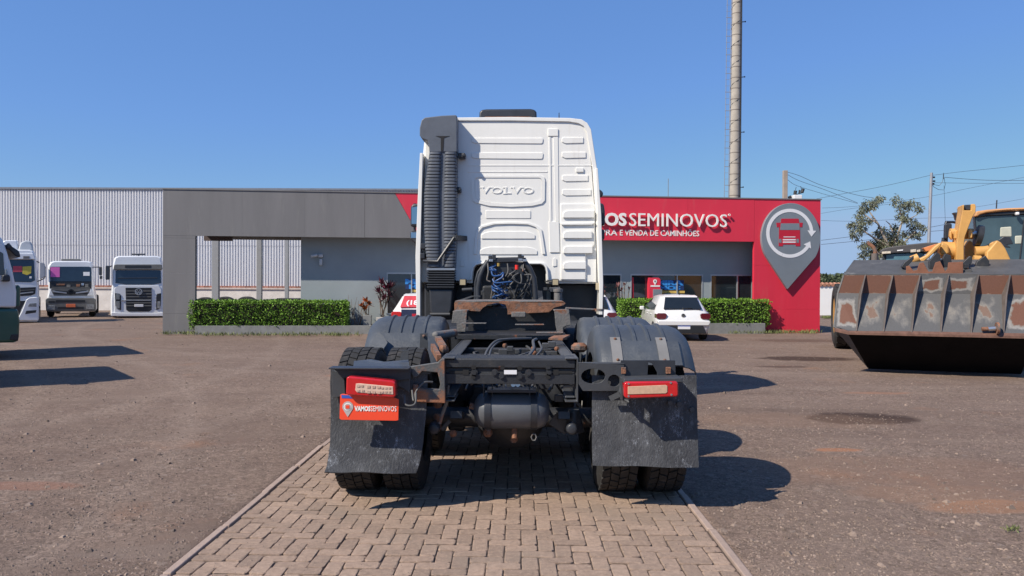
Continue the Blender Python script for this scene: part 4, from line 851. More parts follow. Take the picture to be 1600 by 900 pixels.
# ------------------------------------------------------------------ suzie rack with hoses
YH = 9.35
m = MB(); m.bar(tp(762, 408, YH), tp(822, 405.5, YH), .035, .045); m.cyl(tp(772, 404, YH), tp(816, 403, YH), .012); m.bb(tp(764, 410, YH).x, tp(818, 410, YH).x, YH + .02 - TO.y, YH + .05 - TO.y, tp(790, 428, YH).z, tp(790, 409, YH).z)
for px, py in ((766, 401), (772, 399.5), (812, 398.5), (816, 401)): q = tp(px, py + 3, YH); m.box(q, (.045, .06, .07))
obj('hose_rack', m, m_black, trk, bevel=.006)
m = MB(); m.tube([tp(763, 408, YH), tp(756, 418, YH), tp(750, 432, YH), tp(747, 450, YH), tp(747, 474, YH)], .034, 12); m.tube([tp(757, 412, YH), tp(747, 425, YH), tp(743, 440, YH), tp(742, 474, YH)], .014, 8); obj('riser_pipe', m, m_black, trk)
m = MB(); m.tube([tp(819, 408, YH), tp(828, 420, YH), tp(834, 434, YH), tp(836, 450, YH), tp(837, 474, YH)], .032, 12); obj('riser_pipe', m, m_black, trk)
m = MB(); a, b = tp(748, 446, 9.6), tp(762, 474, 9.6); m.bb(tp(754, 446, 9.6).x, tp(775, 446, 9.6).x, 9.5 - TO.y, 9.9 - TO.y, b.z - .3, a.z); m.bb(tp(806, 446, 9.6).x, tp(832, 446, 9.6).x, 9.5 - TO.y, 9.9 - TO.y, b.z - .3, a.z + .03); obj('gearbox_cover', m, m_dark, trk, bevel=.03)
def helix(px, pyt, pyb, turns, r, Y, rad, squash=1.0):
    a, b = tp(px, pyt, Y), tp(px + 2, pyb, Y); n_ = turns * 12
    return [a + (b - a) * (i / n_) + Vector((r * cos(i / 12 * 6.28) + random.gauss(0, .003), r * squash * sin(i / 12 * 6.28), .028 * sin(i / 12 * 4.7 + px) + random.gauss(0, .004))) for i in range(n_ + 1)]
for k, (px, t0, t1, tr, r) in enumerate(((769, 414, 424, 3, .035), (775, 441, 474, 5, .052), (787, 448, 475, 5, .045), (781, 456, 476, 4, .05), (779, 444, 470, 4, .06), (792, 452, 475, 4, .04))):
    m = MB(); m.tube(helix(px, t0, t1, tr, r, YH - .03 - .012 * k, .01), .0075, 6); obj('coiled_air_hose', m, m_hose if k not in (3, 5) else m_black, trk, smooth=60)
def hose(pts, r, mat, nm='air_hose'):
    P = [tp(*p) for p in pts]; out = []
    for i in range(len(P) - 1):
        a, b, c_, d = P[max(i - 1, 0)], P[i], P[i + 1], P[min(i + 2, len(P) - 1)]
        for k in range(5):
            t = k / 5; out.append(.5 * ((2 * b) + (c_ - a) * t + (2 * a - 5 * b + 4 * c_ - d) * t * t + (3 * b - a - 3 * c_ + d) * t ** 3))
    out.append(P[-1]); m = MB(); m.tube(out, r, 7); return obj(nm, m, mat, trk, smooth=60)
rh = random.Random(11)
for k in range(14):
    xa = rh.uniform(766, 832); ya = rh.uniform(410, 440); hose([(xa, ya, 9.38), (xa + rh.uniform(-9, 9), ya + rh.uniform(6, 14), 9.33), (xa + rh.uniform(-12, 12), ya + rh.uniform(14, 26), 9.33), (xa + rh.uniform(-16, 16), 474, 9.4)], rh.uniform(.006, .011), rh.choice((m_black, m_hosek, m_black, m_hosek, m_rusty)))
for px, py in ((767, 407), (813, 406), (820, 407)):
    m = MB(); m.box(tp(px, py, 9.31), (.05, .03, .03)); obj('rack_highlight', m, m_chrome, trk, bevel=.004)  # bright blocks added as highlights along the rack top
hose([(768, 424, 9.3), (771, 431, 9.28), (782, 430, 9.28), (786, 426, 9.3), (785, 433, 9.28), (777, 438, 9.28), (774, 440, 9.3)], .011, m_hose)
hose([(770, 436, 9.3), (774, 442, 9.27), (790, 441, 9.27), (800, 440, 9.29)], .010, m_hose)
hose([(793, 412, 9.33), (794, 424, 9.3), (790, 432, 9.3)], .010, m_hosek); hose([(807, 422, 9.3), (798, 428, 9.27), (794, 433, 9.3)], .010, m_hosek)
hose([(812, 426, 9.3), (802, 432, 9.27), (804, 438, 9.27), (813, 443, 9.28), (815, 437, 9.28), (814, 428, 9.3)], .010, m_hosek)
hose([(762, 410, 9.33), (763, 425, 9.3), (761, 437, 9.3), (766, 440, 9.3)], .009, m_rusty, 'steel_pipe'); hose([(818, 412, 9.33), (817, 424, 9.3)], .009, m_rusty, 'steel_pipe')
hose([(796, 446, 9.3), (800, 455, 9.28), (804, 463, 9.28), (800, 474, 9.3)], .010, m_hosek); hose([(825, 445, 9.4), (829, 455, 9.38), (833, 468, 9.38)], .012, m_hosek)
m = MB(); m.cyl(tp(807.5, 414, 9.28), tp(807.5, 421, 9.28), .022); obj('red_air_coupling', m, m_redconn, trk)
m = MB(); m.cyl(tp(779, 411, 9.28), tp(779, 416, 9.28), .018); obj('yellow_air_coupling', m, M('brass_yellow', (.45, .30, .08), .4, metal=.5), trk)
m = MB()
for _ in range(26):
    px, py = random.uniform(740, 880), random.choice((random.uniform(446, 470), random.uniform(488, 500))); q = tp(px, py, random.uniform(9.0, 9.8)); m.box(q, (random.uniform(.02, .08), .05, random.uniform(.02, .06)))
obj('valve_block', m, m_grey, trk, bevel=.004)
m = MB(); q = tp(872, 460, 8.6); m.lathe([(.045, -.08), (.045, .02), (.055, .03), (.055, .06), (.02, .065)], q, 'z', 16); obj('filler_neck', m, m_rusty, trk)
m = MB(); m.cyl(tp(858, 452, 9.5), tp(875, 451, 9.5), .022); m.cyl(tp(722, 453, 9.6), tp(738, 452, 9.6), .022); m.bar(tp(720, 470, 9.2), tp(740, 463, 9.5), .06, .015); m.bar(tp(845, 470, 9.3), tp(843, 455, 9.5), .06, .015); obj('cab_mount', m, m_grey, trk)
# hoses and valves between the rails
hose([(757, 560, 5.5), (762, 547, 5.7), (775, 533, 5.9), (795, 530, 6.0), (830, 529, 6.2)], .010, m_hosek); hose([(764, 558, 5.5), (768, 545, 5.7), (778, 535, 5.9), (792, 530, 6.0)], .007, m_hosek)
hose([(826, 556, 5.6), (834, 545, 5.8), (833, 533, 6.0), (838, 530, 6.1)], .012, m_hosek); hose([(838, 556, 5.6), (846, 545, 5.8), (842, 534, 6.0)], .008, m_hosek)
m = MB()
for px, py, s in ((786, 551, .07), (797, 545, .05), (848, 556, .05), (856, 553, .06), (842, 548, .04), (866, 552, .05), (852, 540, .05), (862, 538, .06), (810, 549, .05)): m.box(tp(px, py, 6.1), (s, .06, s * .8))
obj('air_valve', m, m_grey, trk, bevel=.006); m = MB()
for px, py in ((789, 540), (835, 551), (870, 545), (834, 544)): m.ball(tp(px, py, 6.0), .02, 8)
obj('brass_fitting', m, m_rust, trk)
m = MB()
for px in (802, 809): m.cyl(tp(px, 600.5, 5.25), tp(px, 600.5, 5.35), .017, n=10)
obj('bright_plug', m, m_chrome, trk)
# hanging bits beside the tank
m = MB(); m.bar(tp(667, 621, 5.3), tp(692, 625, 5.3), .012, .025); m.bar(tp(666, 621, 5.3), tp(657, 655, 5.3), .008, .008); m.tube([tp(700, 602, 5.25), tp(699, 625, 5.25), tp(692, 645, 5.3), tp(687, 662, 5.3)], .012, 8); m.tube([tp(880, 604, 5.25), tp(896, 603, 5.25), tp(897, 590, 5.25)], .011, 8); obj('bent_bracket', m, m_rusty, trk)
m = MB()
for px, py, s in ((684, 631, .05), (683, 653, .05), (681, 667, .06), (887, 620, .04), (803, 686, .04), (708, 677, .04), (762, 676, .05)): m.ball(tp(px, py, 5.5), s * .7, 8); m.box(tp(px, py + 3, 5.5), (s * .8, .03, s * .5))
obj('rusty_joint', m, m_rust, trk)
m = MB(); m.bar(tp(690, 672, 5.5), tp(703, 657, 5.5), .012, .03); m.bar(tp(863, 653, 5.6), tp(888, 670, 5.6), .02, .10); m.lathe([(.075, -.03), (.07, .0), (.045, .10), (.04, .13)], tp(897, 668, 5.6), 'z', 14); m.bar(tp(775, 674, 5.7), tp(799, 680, 5.7), .02, .05); m.bar(tp(890, 618, 5.5), tp(908, 636, 5.5), .012, .02); m.box(tp(873, 622, 5.5), (.06, .05, .05)); obj('lever_arm', m, m_grey, trk, bevel=.004)
# ------------------------------------------------------------------ mudguards
m_strap = M('grey_steel_strap', (.17, .165, .16), .6, var=.15, dirt=((.2, .1, .06), .66, 9, .1))
def fender(mb, prof, yc_, zc, R, a0, a1, n=14, jag=None):
    rows = []
    for i in range(n + 1):
        a = radians(a0 + (a1 - a0) * i / n); rows.append([(x, yc_ + (R + d) * sin(a), zc + (R + d) * cos(a)) for x, d in prof])
    mb.sheet(rows); return rows
def prof_r(x0, x1, s):
    P = [(x0, -.20), (x0 + s * .005, -.05), (x0 + s * .03, -.01), (x0 + s * .06, 0)]; W = abs(x1 - x0)
    for t in (.24, .40, .54, .70):
        c_ = x0 + s * W * t; P += [(c_ - s * .014, 0), (c_ - s * .006, .014), (c_ + s * .006, .014), (c_ + s * .014, 0)]
    P += [(x1 - s * .13, 0), (x1 - s * .07, -.02), (x1 - s * .02, -.065), (x1, -.13)]
    return P
zcf = .56
for nm, YA, sx, a0, a1, R in (('mudguard', 5.78, 1, -52, 62, .655), ('mudguard', 7.12, 1, -58, 70, .655), ('mudguard', 7.12, -1, -68, 70, .655)):
    m = MB(); fender(m, prof_r(sx * .60, sx * 1.29, sx), YA - TO.y, zcf, R, a0, a1, 18); obj(nm, m, m_fender, trk, smooth=50, solid=.008)
for YA, sx, a0, a1 in ((5.78, 1, -52, -33), (7.12, -1, -68, -38)):
    m = MB(); fender(m, [(sx * .63, .0), (sx * .66, .015), (sx * (.9 if sx > 0 else .85), .018), (sx * 1.17, .015), (sx * 1.19, -.01)], YA - TO.y, zcf, .655, a0, a1, 6); obj('mudguard_skirt', m, m_fender, trk, smooth=50, solid=.008)
# smoother rear skirt of the right rear mudguard with straps
for xa, xb in ((.935, .985), (1.185 - .05, 1.185)):
    pass
for pxa, pxb in ((957, 973), (1030, 1046)):
    xa, xb = tp(pxa, 550, 5.28).x, tp(pxb, 550, 5.28).x; m = MB(); fender(m, [(xa, .024), (xb, .024)], 5.78 - TO.y, zcf, .655, -52, -30, 6); s_ = obj('mudguard_strap', m, m_strap, trk, solid=.006)
    for a in (-49, -32): m = MB(); m.ball(((xa + xb) / 2, 5.78 - TO.y + .684 * sin(radians(a)), zcf + .684 * cos(radians(a))), .011, 8); obj('rusty_bolt', m, m_rust, s_)
# broken remains of the left rear mudguard
m = MB()
P = [tp(*p) for p in ((578, 541, 6.55), (590, 519, 6.6), (598, 524, 6.55), (606, 536, 6.5), (596, 551, 6.4), (577, 549, 6.45))]; m.add(P, [tuple(range(6))]); obj('torn_mudguard_piece', m, m_fender, trk, solid=.01)
m = MB(); m.prism([xz(*p, 6.4) for p in ((657, 521), (668, 520.5), (669, 545), (656, 545))], 6.385 - TO.y, 6.395 - TO.y); s_ = obj('mudguard_strap', m, m_grey, trk)
m = MB(); m.ball(tp(662.5, 525, 6.38), .014, 8); obj('rusty_bolt', m, m_rust, s_)
m = MB(); m.prism([xz(*p, 5.3) for p in ((629, 548), (639, 546), (637, 562), (624, 563))], 5.3 - TO.y, 5.312 - TO.y); obj('mudguard_strap', m, m_grey, trk)
m = MB(); m.add([tp(*p) for p in ((553, 565, 5.35), (580, 562, 5.40), (600, 566, 5.38), (638, 563, 5.4), (640, 575, 5.1), (552, 574, 5.1))], [(0, 1, 2, 3, 4, 5)]); obj('bent_sheet', m, m_fender, trk, solid=.008)
m_sbr = M('grey_bracket_with_rust', (.075, .078, .08), .6, var=.2, vs=8, bump=.3, bs=70, dirt=((.24, .10, .05), .47, 4.5, .08))
# ------------------------------------------------------------------ rear lamp brackets
m = MB(); P = [xz(*p, 5.12) for p in ((519, 573.5), (560, 572.5), (600, 573.5), (642, 573), (642, 592), (618, 594), (560, 588), (538, 590), (534, 586))]; m.prism(P, 5.10 - TO.y, 5.13 - TO.y); m.bb(P[0][0], P[3][0], 5.02 - TO.y, 5.14 - TO.y, P[0][1] - .004, P[0][1] + .006); obj('lamp_bracket', m, m_black, trk, bevel=.003)
m = MB(); m.prism([xz(*p, 5.14) for p in ((519, 578), (538, 588), (540, 618), (520, 622))], 5.135 - TO.y, 5.15 - TO.y); m.prism([xz(*p, 5.14) for p in ((618, 592), (641, 591), (641, 615), (632, 608), (620, 602))], 5.135 - TO.y, 5.15 - TO.y); obj('mudflap_plate', m, m_grey, trk, bevel=.003)
YL = 4.98
m = MB(); m.prism([xz(*p, 5.16) for p in ((638, 573), (684, 566), (690, 560), (695, 560), (696, 630), (652, 628), (645, 620), (646, 600), (653, 600), (654, 606), (686, 608), (688, 600), (684, 582), (660, 580), (653, 588), (646, 590))], 5.15 - TO.y, 5.19 - TO.y); obj('side_bracket', m, m_sbr, trk, bevel=.006)
m = MB(); m.bb(tp(653, 580, 5.2).x, tp(672, 580, 5.2).x, 5.18 - TO.y, 5.26 - TO.y, tp(653, 584, 5.2).z, tp(653, 577, 5.2).z); obj('bracket_web', m, m_grey, trk)
out_ = [(904, 566), (908, 566), (911, 566.5), (975, 570), (978, 611), (911, 611), (904, 600)]
h1 = [(908 + 19 + 19 * cos(t / 16 * 6.28), 588 + 12 * sin(t / 16 * 6.28)) for t in range(16)]; h2 = [(959.5 + 9.5 * cos(t / 14 * 6.28), 595 + 9.5 * sin(t / 14 * 6.28)) for t in range(14)]
pl = bmesh.new()
def ngon_holes(outer, holes, Y0, Y1):
    bm = bmesh.new(); edges = []
    for lp in [outer] + holes:
        vs = [bm.verts.new((p[0], Y0, p[1])) for p in lp]
        for i in range(len(vs)): edges.append(bm.edges.new((vs[i], vs[(i + 1) % len(vs)])))
    bmesh.ops.triangle_fill(bm, use_beauty=True, use_dissolve=False, edges=edges)
    ex = bmesh.ops.extrude_face_region(bm, geom=bm.faces[:]); bmesh.ops.translate(bm, verts=[v for v in ex['geom'] if isinstance(v, bmesh.types.BMVert)], vec=(0, Y1 - Y0, 0))
    bm.verts.index_update(); m = MB(); m.add([v.co.copy() for v in bm.verts], [tuple(v.index for v in f.verts) for f in bm.faces]); bm.free(); return m
Yb = 5.16
m = ngon_holes([xz(*p, Yb) for p in out_], [[xz(*p, Yb) for p in h1], [xz(*p, Yb) for p in h2]], Yb - TO.y, Yb + .02 - TO.y); m.bb(xz(911, 570, Yb)[0], xz(976, 570, Yb)[0], Yb + .0 - TO.y, Yb + .08 - TO.y, xz(911, 568.5, Yb)[1], xz(911, 567.5, Yb)[1]); obj('side_bracket', m, m_grey, trk, bevel=.002)
m = ngon_holes([xz(*p, 5.18) for p in ((970, 563), (1055, 563), (1056, 588), (970, 590))], [[xz(*p, 5.18) for p in ((1013, 566), (1019, 568), (1027, 582), (1027, 586), (1012, 586))]], 5.18 - TO.y, 5.195 - TO.y); obj('mudguard_plate', m, m_black, trk, bevel=.002)
m = MB()
for px in (974.5, 1044.5): a = xz(px, 579, 5.16); m.bb(a[0] - .016, a[0] + .016, 5.155 - TO.y, 5.179 - TO.y, a[1] - .022, a[1] + .022)
obj('rusty_clip', m, m_rust, trk, bevel=.003)
m = MB(); a, b = xz(973, 590, 5.08), xz(1062, 588, 5.08); m.prism([(a[0], a[1]), (b[0], b[1]), (b[0] + .003, b[1] - .03), (a[0] - .008, a[1] - .025)], 5.0 - TO.y, 5.17 - TO.y); m.bb(a[0] - .012, a[0] + .005, 5.08 - TO.y, 5.16 - TO.y, a[1] - .15, a[1]); obj('lamp_bracket', m, m_grey, trk, bevel=.005)
m = MB(); m.bar(tp(953, 623, 5.15), tp(972, 614, 5.12), .01, .035); m.tube([tp(972, 600, 5.12), tp(969, 612, 5.1), tp(975, 624, 5.1), tp(984, 628, 5.08)], .012, 7); obj('lamp_cable', m, m_grey, trk)
hose([(644, 610, 5.1), (646, 626, 5.05), (650, 612, 5.1), (662, 598, 5.12), (676, 597, 5.15)], .007, m_hosek, 'lamp_cable'); hose([(632, 618, 5.06), (633, 631, 5.03), (641, 634, 5.02), (649, 630, 5.03), (650, 614, 5.08)], .007, m_hosek, 'lamp_cable')
m_cell = M('led_cell_tan', (.46, .31, .24), .3, var=.3, vs=90)
def lamp(body, win, wmat, cells=None, screws=()):
    m = MB(); P = [xz(*p, YL) for p in body]; m.prism(P, YL - TO.y, YL + .075 - TO.y); lo = obj('tail_lamp', m, m_redlens, trk, bevel=.012, seg=3)
    m = MB(); m.prism([xz(*p, YL - .004) for p in win], YL - .004 - TO.y, YL + .02 - TO.y); wo = obj('lamp_window', m, wmat, lo, bevel=.003)
    if cells:
        for (px, py, s) in cells: m = MB(); q = xz(px, py, YL - .006); m.bb(q[0] - s, q[0] + s, YL - .007 - TO.y, YL - TO.y, q[1] - s * .75, q[1] + s * .75); obj('led_cell', m, m_cell, lo)
    for px, py in screws: m = MB(); q = xz(px, py, YL); m.lathe([(.007, YL - .004 - TO.y), (.007, YL + .01 - TO.y)], (q[0], 0, q[1]), 'y', 8); obj('screw', m, m_chrome, lo)
    return lo
cells = [(560, 603.5, .009), (566, 603.2, .008), (560, 610.5, .009), (567, 610.5, .008)] + [(576 + 8 * (i % 3), 604.5 + .4 * i % 3 + 7 * (i // 3), .010) for i in range(6)] + [(597.5 + 5.6 * (i % 3), 606.5 + 6 * (i // 3), .007) for i in range(6)]
lamp([(541, 589.5), (546, 588), (613, 594.5), (618, 597), (618.5, 619), (614, 622), (543, 618), (540, 614)], [(556, 599.5), (561, 599), (614, 604), (614.5, 616.5), (558, 613.5), (555, 610)], M('pale_pink_lens', (.62, .44, .34), .25, var=.1, vs=50), cells)
lamp([(974.5, 599), (978, 596.5), (1056, 595.5), (1060, 598), (1060.5, 618), (1057, 620.5), (980, 623), (975.5, 621)], [(981, 604), (1040, 601.5), (1043, 603), (1043, 613), (1040, 615), (981, 616.5)], m_amber, None, ((982, 599.5), (982, 619), (1048, 598), (1049, 616.5)))
# ------------------------------------------------------------------ mud flaps
def flap(pxs, nm='mud_flap'):
    rows = []
    for (py_l, py_r, xl_, xr_, Yl, Yr) in pxs:
        row = []
        for i in range(13):
            t = i / 12; Y = Yl + (Yr - Yl) * t + .006 * sin(t * 9 + py_l * .05); row.append(tp(xl_ + (xr_ - xl_) * t, py_l + (py_r - py_l) * t + .8 * sin(t * 11), Y))
        rows.append(row)
    m = MB(); m.sheet(rows); return obj(nm, m, m_flap, trk, smooth=60, solid=.009)
flap([(575, 577, 517, 668, 5.17, 5.2), (600, 602, 516, 668, 5.17, 5.2), (640, 643, 517, 666, 5.17, 5.19), (690, 695, 516, 661, 5.14, 5.17), (715, 722, 513, 656, 5.10, 5.15), (730, 735, 510, 652, 5.06, 5.14), (738, 740, 507, 650, 5.02, 5.14)])
flap([(586, 587, 925, 1088, 5.22, 5.2), (610, 610, 925, 1088.5, 5.21, 5.2), (650, 650, 925, 1089.5, 5.2, 5.19), (700, 700, 925, 1090.5, 5.18, 5.17), (727, 731, 926, 1091.5, 5.17, 5.16)])
m = MB()
for px, py in ((1046.5, 629), (1061, 631), (1081, 639.5)): q = tp(px, py, 5.185); m.lathe([(.016, -.012), (.016, .01)], q, 'y', 10)
obj('flap_bolt', m, m_grey, trk)
# ------------------------------------------------------------------ hanging trade plate
YPL = 5.022
pl_ = thing('trade_plate', 'orange red licence plate style sign hanging below the left tail lamp', 'plate', (TO.x + xz(577, 657, YPL)[0], YPL, 0)); ox = xz(577, 657, YPL)[0]
pc = [(531.5, 617), (535, 615.5), (618, 622), (623, 624), (622.5, 656.5), (619, 657.5), (533, 656), (530.5, 654)]
m = MB(); m.prism([(a - ox, b) for a, b in (xz(*p, YPL) for p in pc)], 0, .008); obj('plate_body', m, m_plate, pl_, bevel=.002)
m = MB(); m.prism([(a - ox, b) for a, b in (xz(*p, YPL) for p in ((533.5, 617), (545, 617.6), (552, 622.5), (534, 622)))], -.002, .001); obj('blue_corner', m, m_blue, pl_)
xz0 = lambda px, py: (xz(px, py, YPL)[0] - ox, xz(px, py, YPL)[1])
a, b = xz0(554, 642.6), xz0(619.5, 635.4); zb_l, zt_l = a[1] + .001, b[1] + .003; xsp = xz0(579.5, 640)[0]
m = text_mb('VAMOS', a[0], xsp - .002, zb_l, zt_l, -.003, .001, .045, 1, 2); obj('lettering', m, m_lettering, pl_, smooth=0)
m = text_mb('SEMINOVOS', xsp, b[0], zb_l, zt_l, -.003, .001, .0, 1, 2); obj('lettering', m, m_lettering, pl_, smooth=0)
c_ = xz0(543.5, 635.5); rr = abs(xz0(552, 635)[0] - c_[0]); tipz = xz0(543, 651.5)[1]
pts = [(c_[0] + rr * cos(radians(t)), c_[1] + rr * sin(radians(t))) for t in range(-35, 216, 10)] + [(c_[0], tipz)]
m = MB(); m.prism(pts, -.003, .001); obj('pin_mark', m, M('plate_grey', (.42, .38, .36), .5), pl_, smooth=0)
m = MB(); m.lathe([(rr * .72, -.0045), (rr * .72, 0)], (c_[0], 0, c_[1]), 'y', 24); obj('pin_ring', m, m_lettering, pl_); m = MB(); m.lathe([(rr * .58, -.006), (rr * .58, 0)], (c_[0], 0, c_[1]), 'y', 24); obj('pin_centre', m, bpy.data.materials['plate_grey'], pl_)
m = MB(); m.bb(c_[0] - rr * .34, c_[0] + rr * .34, -.0075, 0, c_[1] - rr * .3, c_[1] + rr * .3); obj('pin_truck', m, m_plate, pl_)
# ================================================================== PARKED TRUCKS ON THE LEFT
m_grille = M('black_grille', (.018, .02, .023), .45, var=.1)
m_dusty = M('dusty_grey_plastic', (.13, .13, .125), .7, var=.2, vs=5)
m_pink = M('pink_paper', (.62, .12, .40), .6, var=.03); m_yel = M('yellow_paper', (.60, .48, .06), .6, var=.1, vs=30); m_orpl = M('orange_number_plate', (.62, .15, .06), .5)
m_wind = M('windscreen_glass', (.018, .028, .04), .05, var=.25, vs=2, spec=.8)
m_lampgl = M('headlamp_glass', (.30, .32, .33), .12, metal=.4, var=.4, vs=12)
def front_truck(label, d, outline, parts, tyres, depth=1.9, zs=1.3, rake=.10, mat=m_white2, rz=0):
    F = Frame((at((outline[0][0] + outline[-1][0]) / 2, 440, d).x, d, 0), rz); t = thing('parked_truck', label, 'truck', F.o, rz, 'trucks parked along the warehouse')
    sh = lambda mb: setattr(mb, 'v', [(v[0], v[1] + rake * max(0, v[2] - zs), v[2]) for v in mb.v])
    P = [(lambda q: (q.x, q.z))(F.pt(*p)) for p in outline]; xm_ = (P[0][0] + P[-1][0]) / 2
    m = MB(); m.loft([[(xm_ + (p[0] - xm_) * s, y, p[1] + dz_) for p in P] for y, s, dz_ in ((.10, .955, -.03), (.22, 1, 0), (depth, 1, .03))]); sh(m); obj('cab', m, mat, t, bevel=.03)
    for pr in parts:
        nm, pts, mt, y0, y1 = pr[:5]; bv = pr[5] if len(pr) > 5 else .01
        m = MB(); m.prism([(lambda q: (q.x, q.z))(F.pt(*p)) for p in pts], y0 + .1, y1 + .1); sh(m); obj(nm, m, mt, t, bevel=bv)
    zb = min(p[1] for p in P); m = MB(); m.bb(xm_ - .45, xm_ + .45, .5, 6, .55, .85); m.bb(xm_ - .8, xm_ + .8, .6, 1.7, .5, max(.6, zb)); obj('chassis', m, m_dark, t)
    R = .46
    for (pa, pb) in tyres:
        xa, xb = F.pt(pa, 480).x, F.pt(pb, 480).x
        for yy in (.95, 4.8): m = MB(); m.lathe([(R * .5, xa), (R * .9, xa - .02), (R, xa + .04), (R, xb - .04), (R * .9, xb + .02), (R * .5, xb)], (0, yy, R), 'x', 28); obj('tyre', m, m_tyre, t)
    return t, F
def R4(a, b, c, d): return [(a, d), (b, d), (b, c), (a, c)]
def mirror_p(a, b, c, d): return [('mirror_housing', R4(a, b, c, d), m_black, -.12, .05, .03)]
# mid heavy truck, hood missing
tm_, FM_ = front_truck('white truck with its front hood missing and a pink notice in the windscreen', 33.3,
    [(73, 486), (72.5, 466), (75, 452), (74, 415), (78, 409), (84, 407.5), (136, 407.5), (142, 409), (144.5, 415), (146, 452), (149, 466), (149.5, 486)],
    [('windscreen', [(78, 440), (77, 418), (80, 416.5), (139, 416.5), (142.5, 418), (143, 440)], m_wind, -.02, .05), ('engine_opening', R4(77, 143, 440, 451), m_grille, -.01, .05), ('engine_bits', R4(88, 101, 443.5, 446), m_rust, -.03, .02), ('engine_bits', R4(104, 110, 445, 449), m_dusty, -.03, .02), ('engine_bits', R4(119, 125, 444, 448), m_rust, -.04, .02), ('engine_bits', R4(127, 131, 442.5, 446), m_chrome, -.03, .02), ('engine_bits', R4(133, 138, 444, 449), m_dusty, -.03, .02), ('engine_bits', R4(82, 140, 448.5, 449.5), m_dusty, -.035, .02),
     ('grille', [(79, 462), (80, 450), (141, 450), (140, 462)], m_dusty, -.03, .05), ('grille_slot', [(84, 459), (86, 453), (103, 455), (118, 455), (135, 453), (137, 459)], m_grille, -.045, .02), ('grille_wing', [(82, 454), (104, 457), (104, 459), (82, 456.5)], m_chrome, -.06, .0), ('grille_wing', [(118, 457), (138, 454), (138, 456.5), (118, 459)], m_chrome, -.06, .0),
     ('grille_corner', [(76, 462), (79, 452), (84, 462)], m_white2, -.05, .03), ('grille_corner', [(136, 462), (142, 452), (145, 462)], m_white2, -.05, .03),
     ('bumper', [(72, 486), (71, 468), (74, 465.5), (146, 465.5), (150, 468), (150, 486)], m_dusty, -.14, .1, .03), ('bumper_slot', R4(87, 133, 468.5, 472.5), m_grille, -.15, -.1), ('bumper_slot', R4(90, 131, 479, 483), m_grille, -.15, -.1), ('number_plate', R4(103.5, 118, 475, 480), m_orpl, -.165, -.13),
     ('headlight', R4(74, 86, 477, 484), m_lampgl, -.155, -.1), ('headlight', R4(135, 147, 476, 483), m_lampgl, -.155, -.1), ('number_lamp', R4(76, 86, 470, 473), m_grille, -.15, -.1),
     ('pink_notice', R4(78.5, 93, 417.5, 433), m_pink, -.03, -.015), ('pale_notice', R4(130, 140, 425, 431), m_signwhite, -.03, -.015), ('roof_unit', R4(94, 124, 404, 408), m_dusty, .4, 1.2), ('mirror_arm', R4(144, 156, 416.5, 418), m_black, -.05, 0)]
    + mirror_p(154.5, 159.5, 417, 430) + mirror_p(155.5, 160, 431, 436) + mirror_p(67, 71, 416, 434), ((72, 81), (139, 148)), rz=radians(27))
c = FM_.pt(111, 456); k = FM_.pt(112, 456).x - c.x; m = MB(); m.prism(ringseg((c.x, c.z), 3.6 * k, 5.0 * k, 0, 360, 24), .0, .08)
for a in (90, 210, 330): m.prism([(c.x + 4 * k * cos(radians(a)), c.z + 4 * k * sin(radians(a))), (c.x + .9 * k * cos(radians(a + 60)), c.z + .9 * k * sin(radians(a + 60))), (c.x + .9 * k * cos(radians(a - 60)), c.z + .9 * k * sin(radians(a - 60)))], .02, .07)
obj('round_emblem', m, m_grille, tm_)
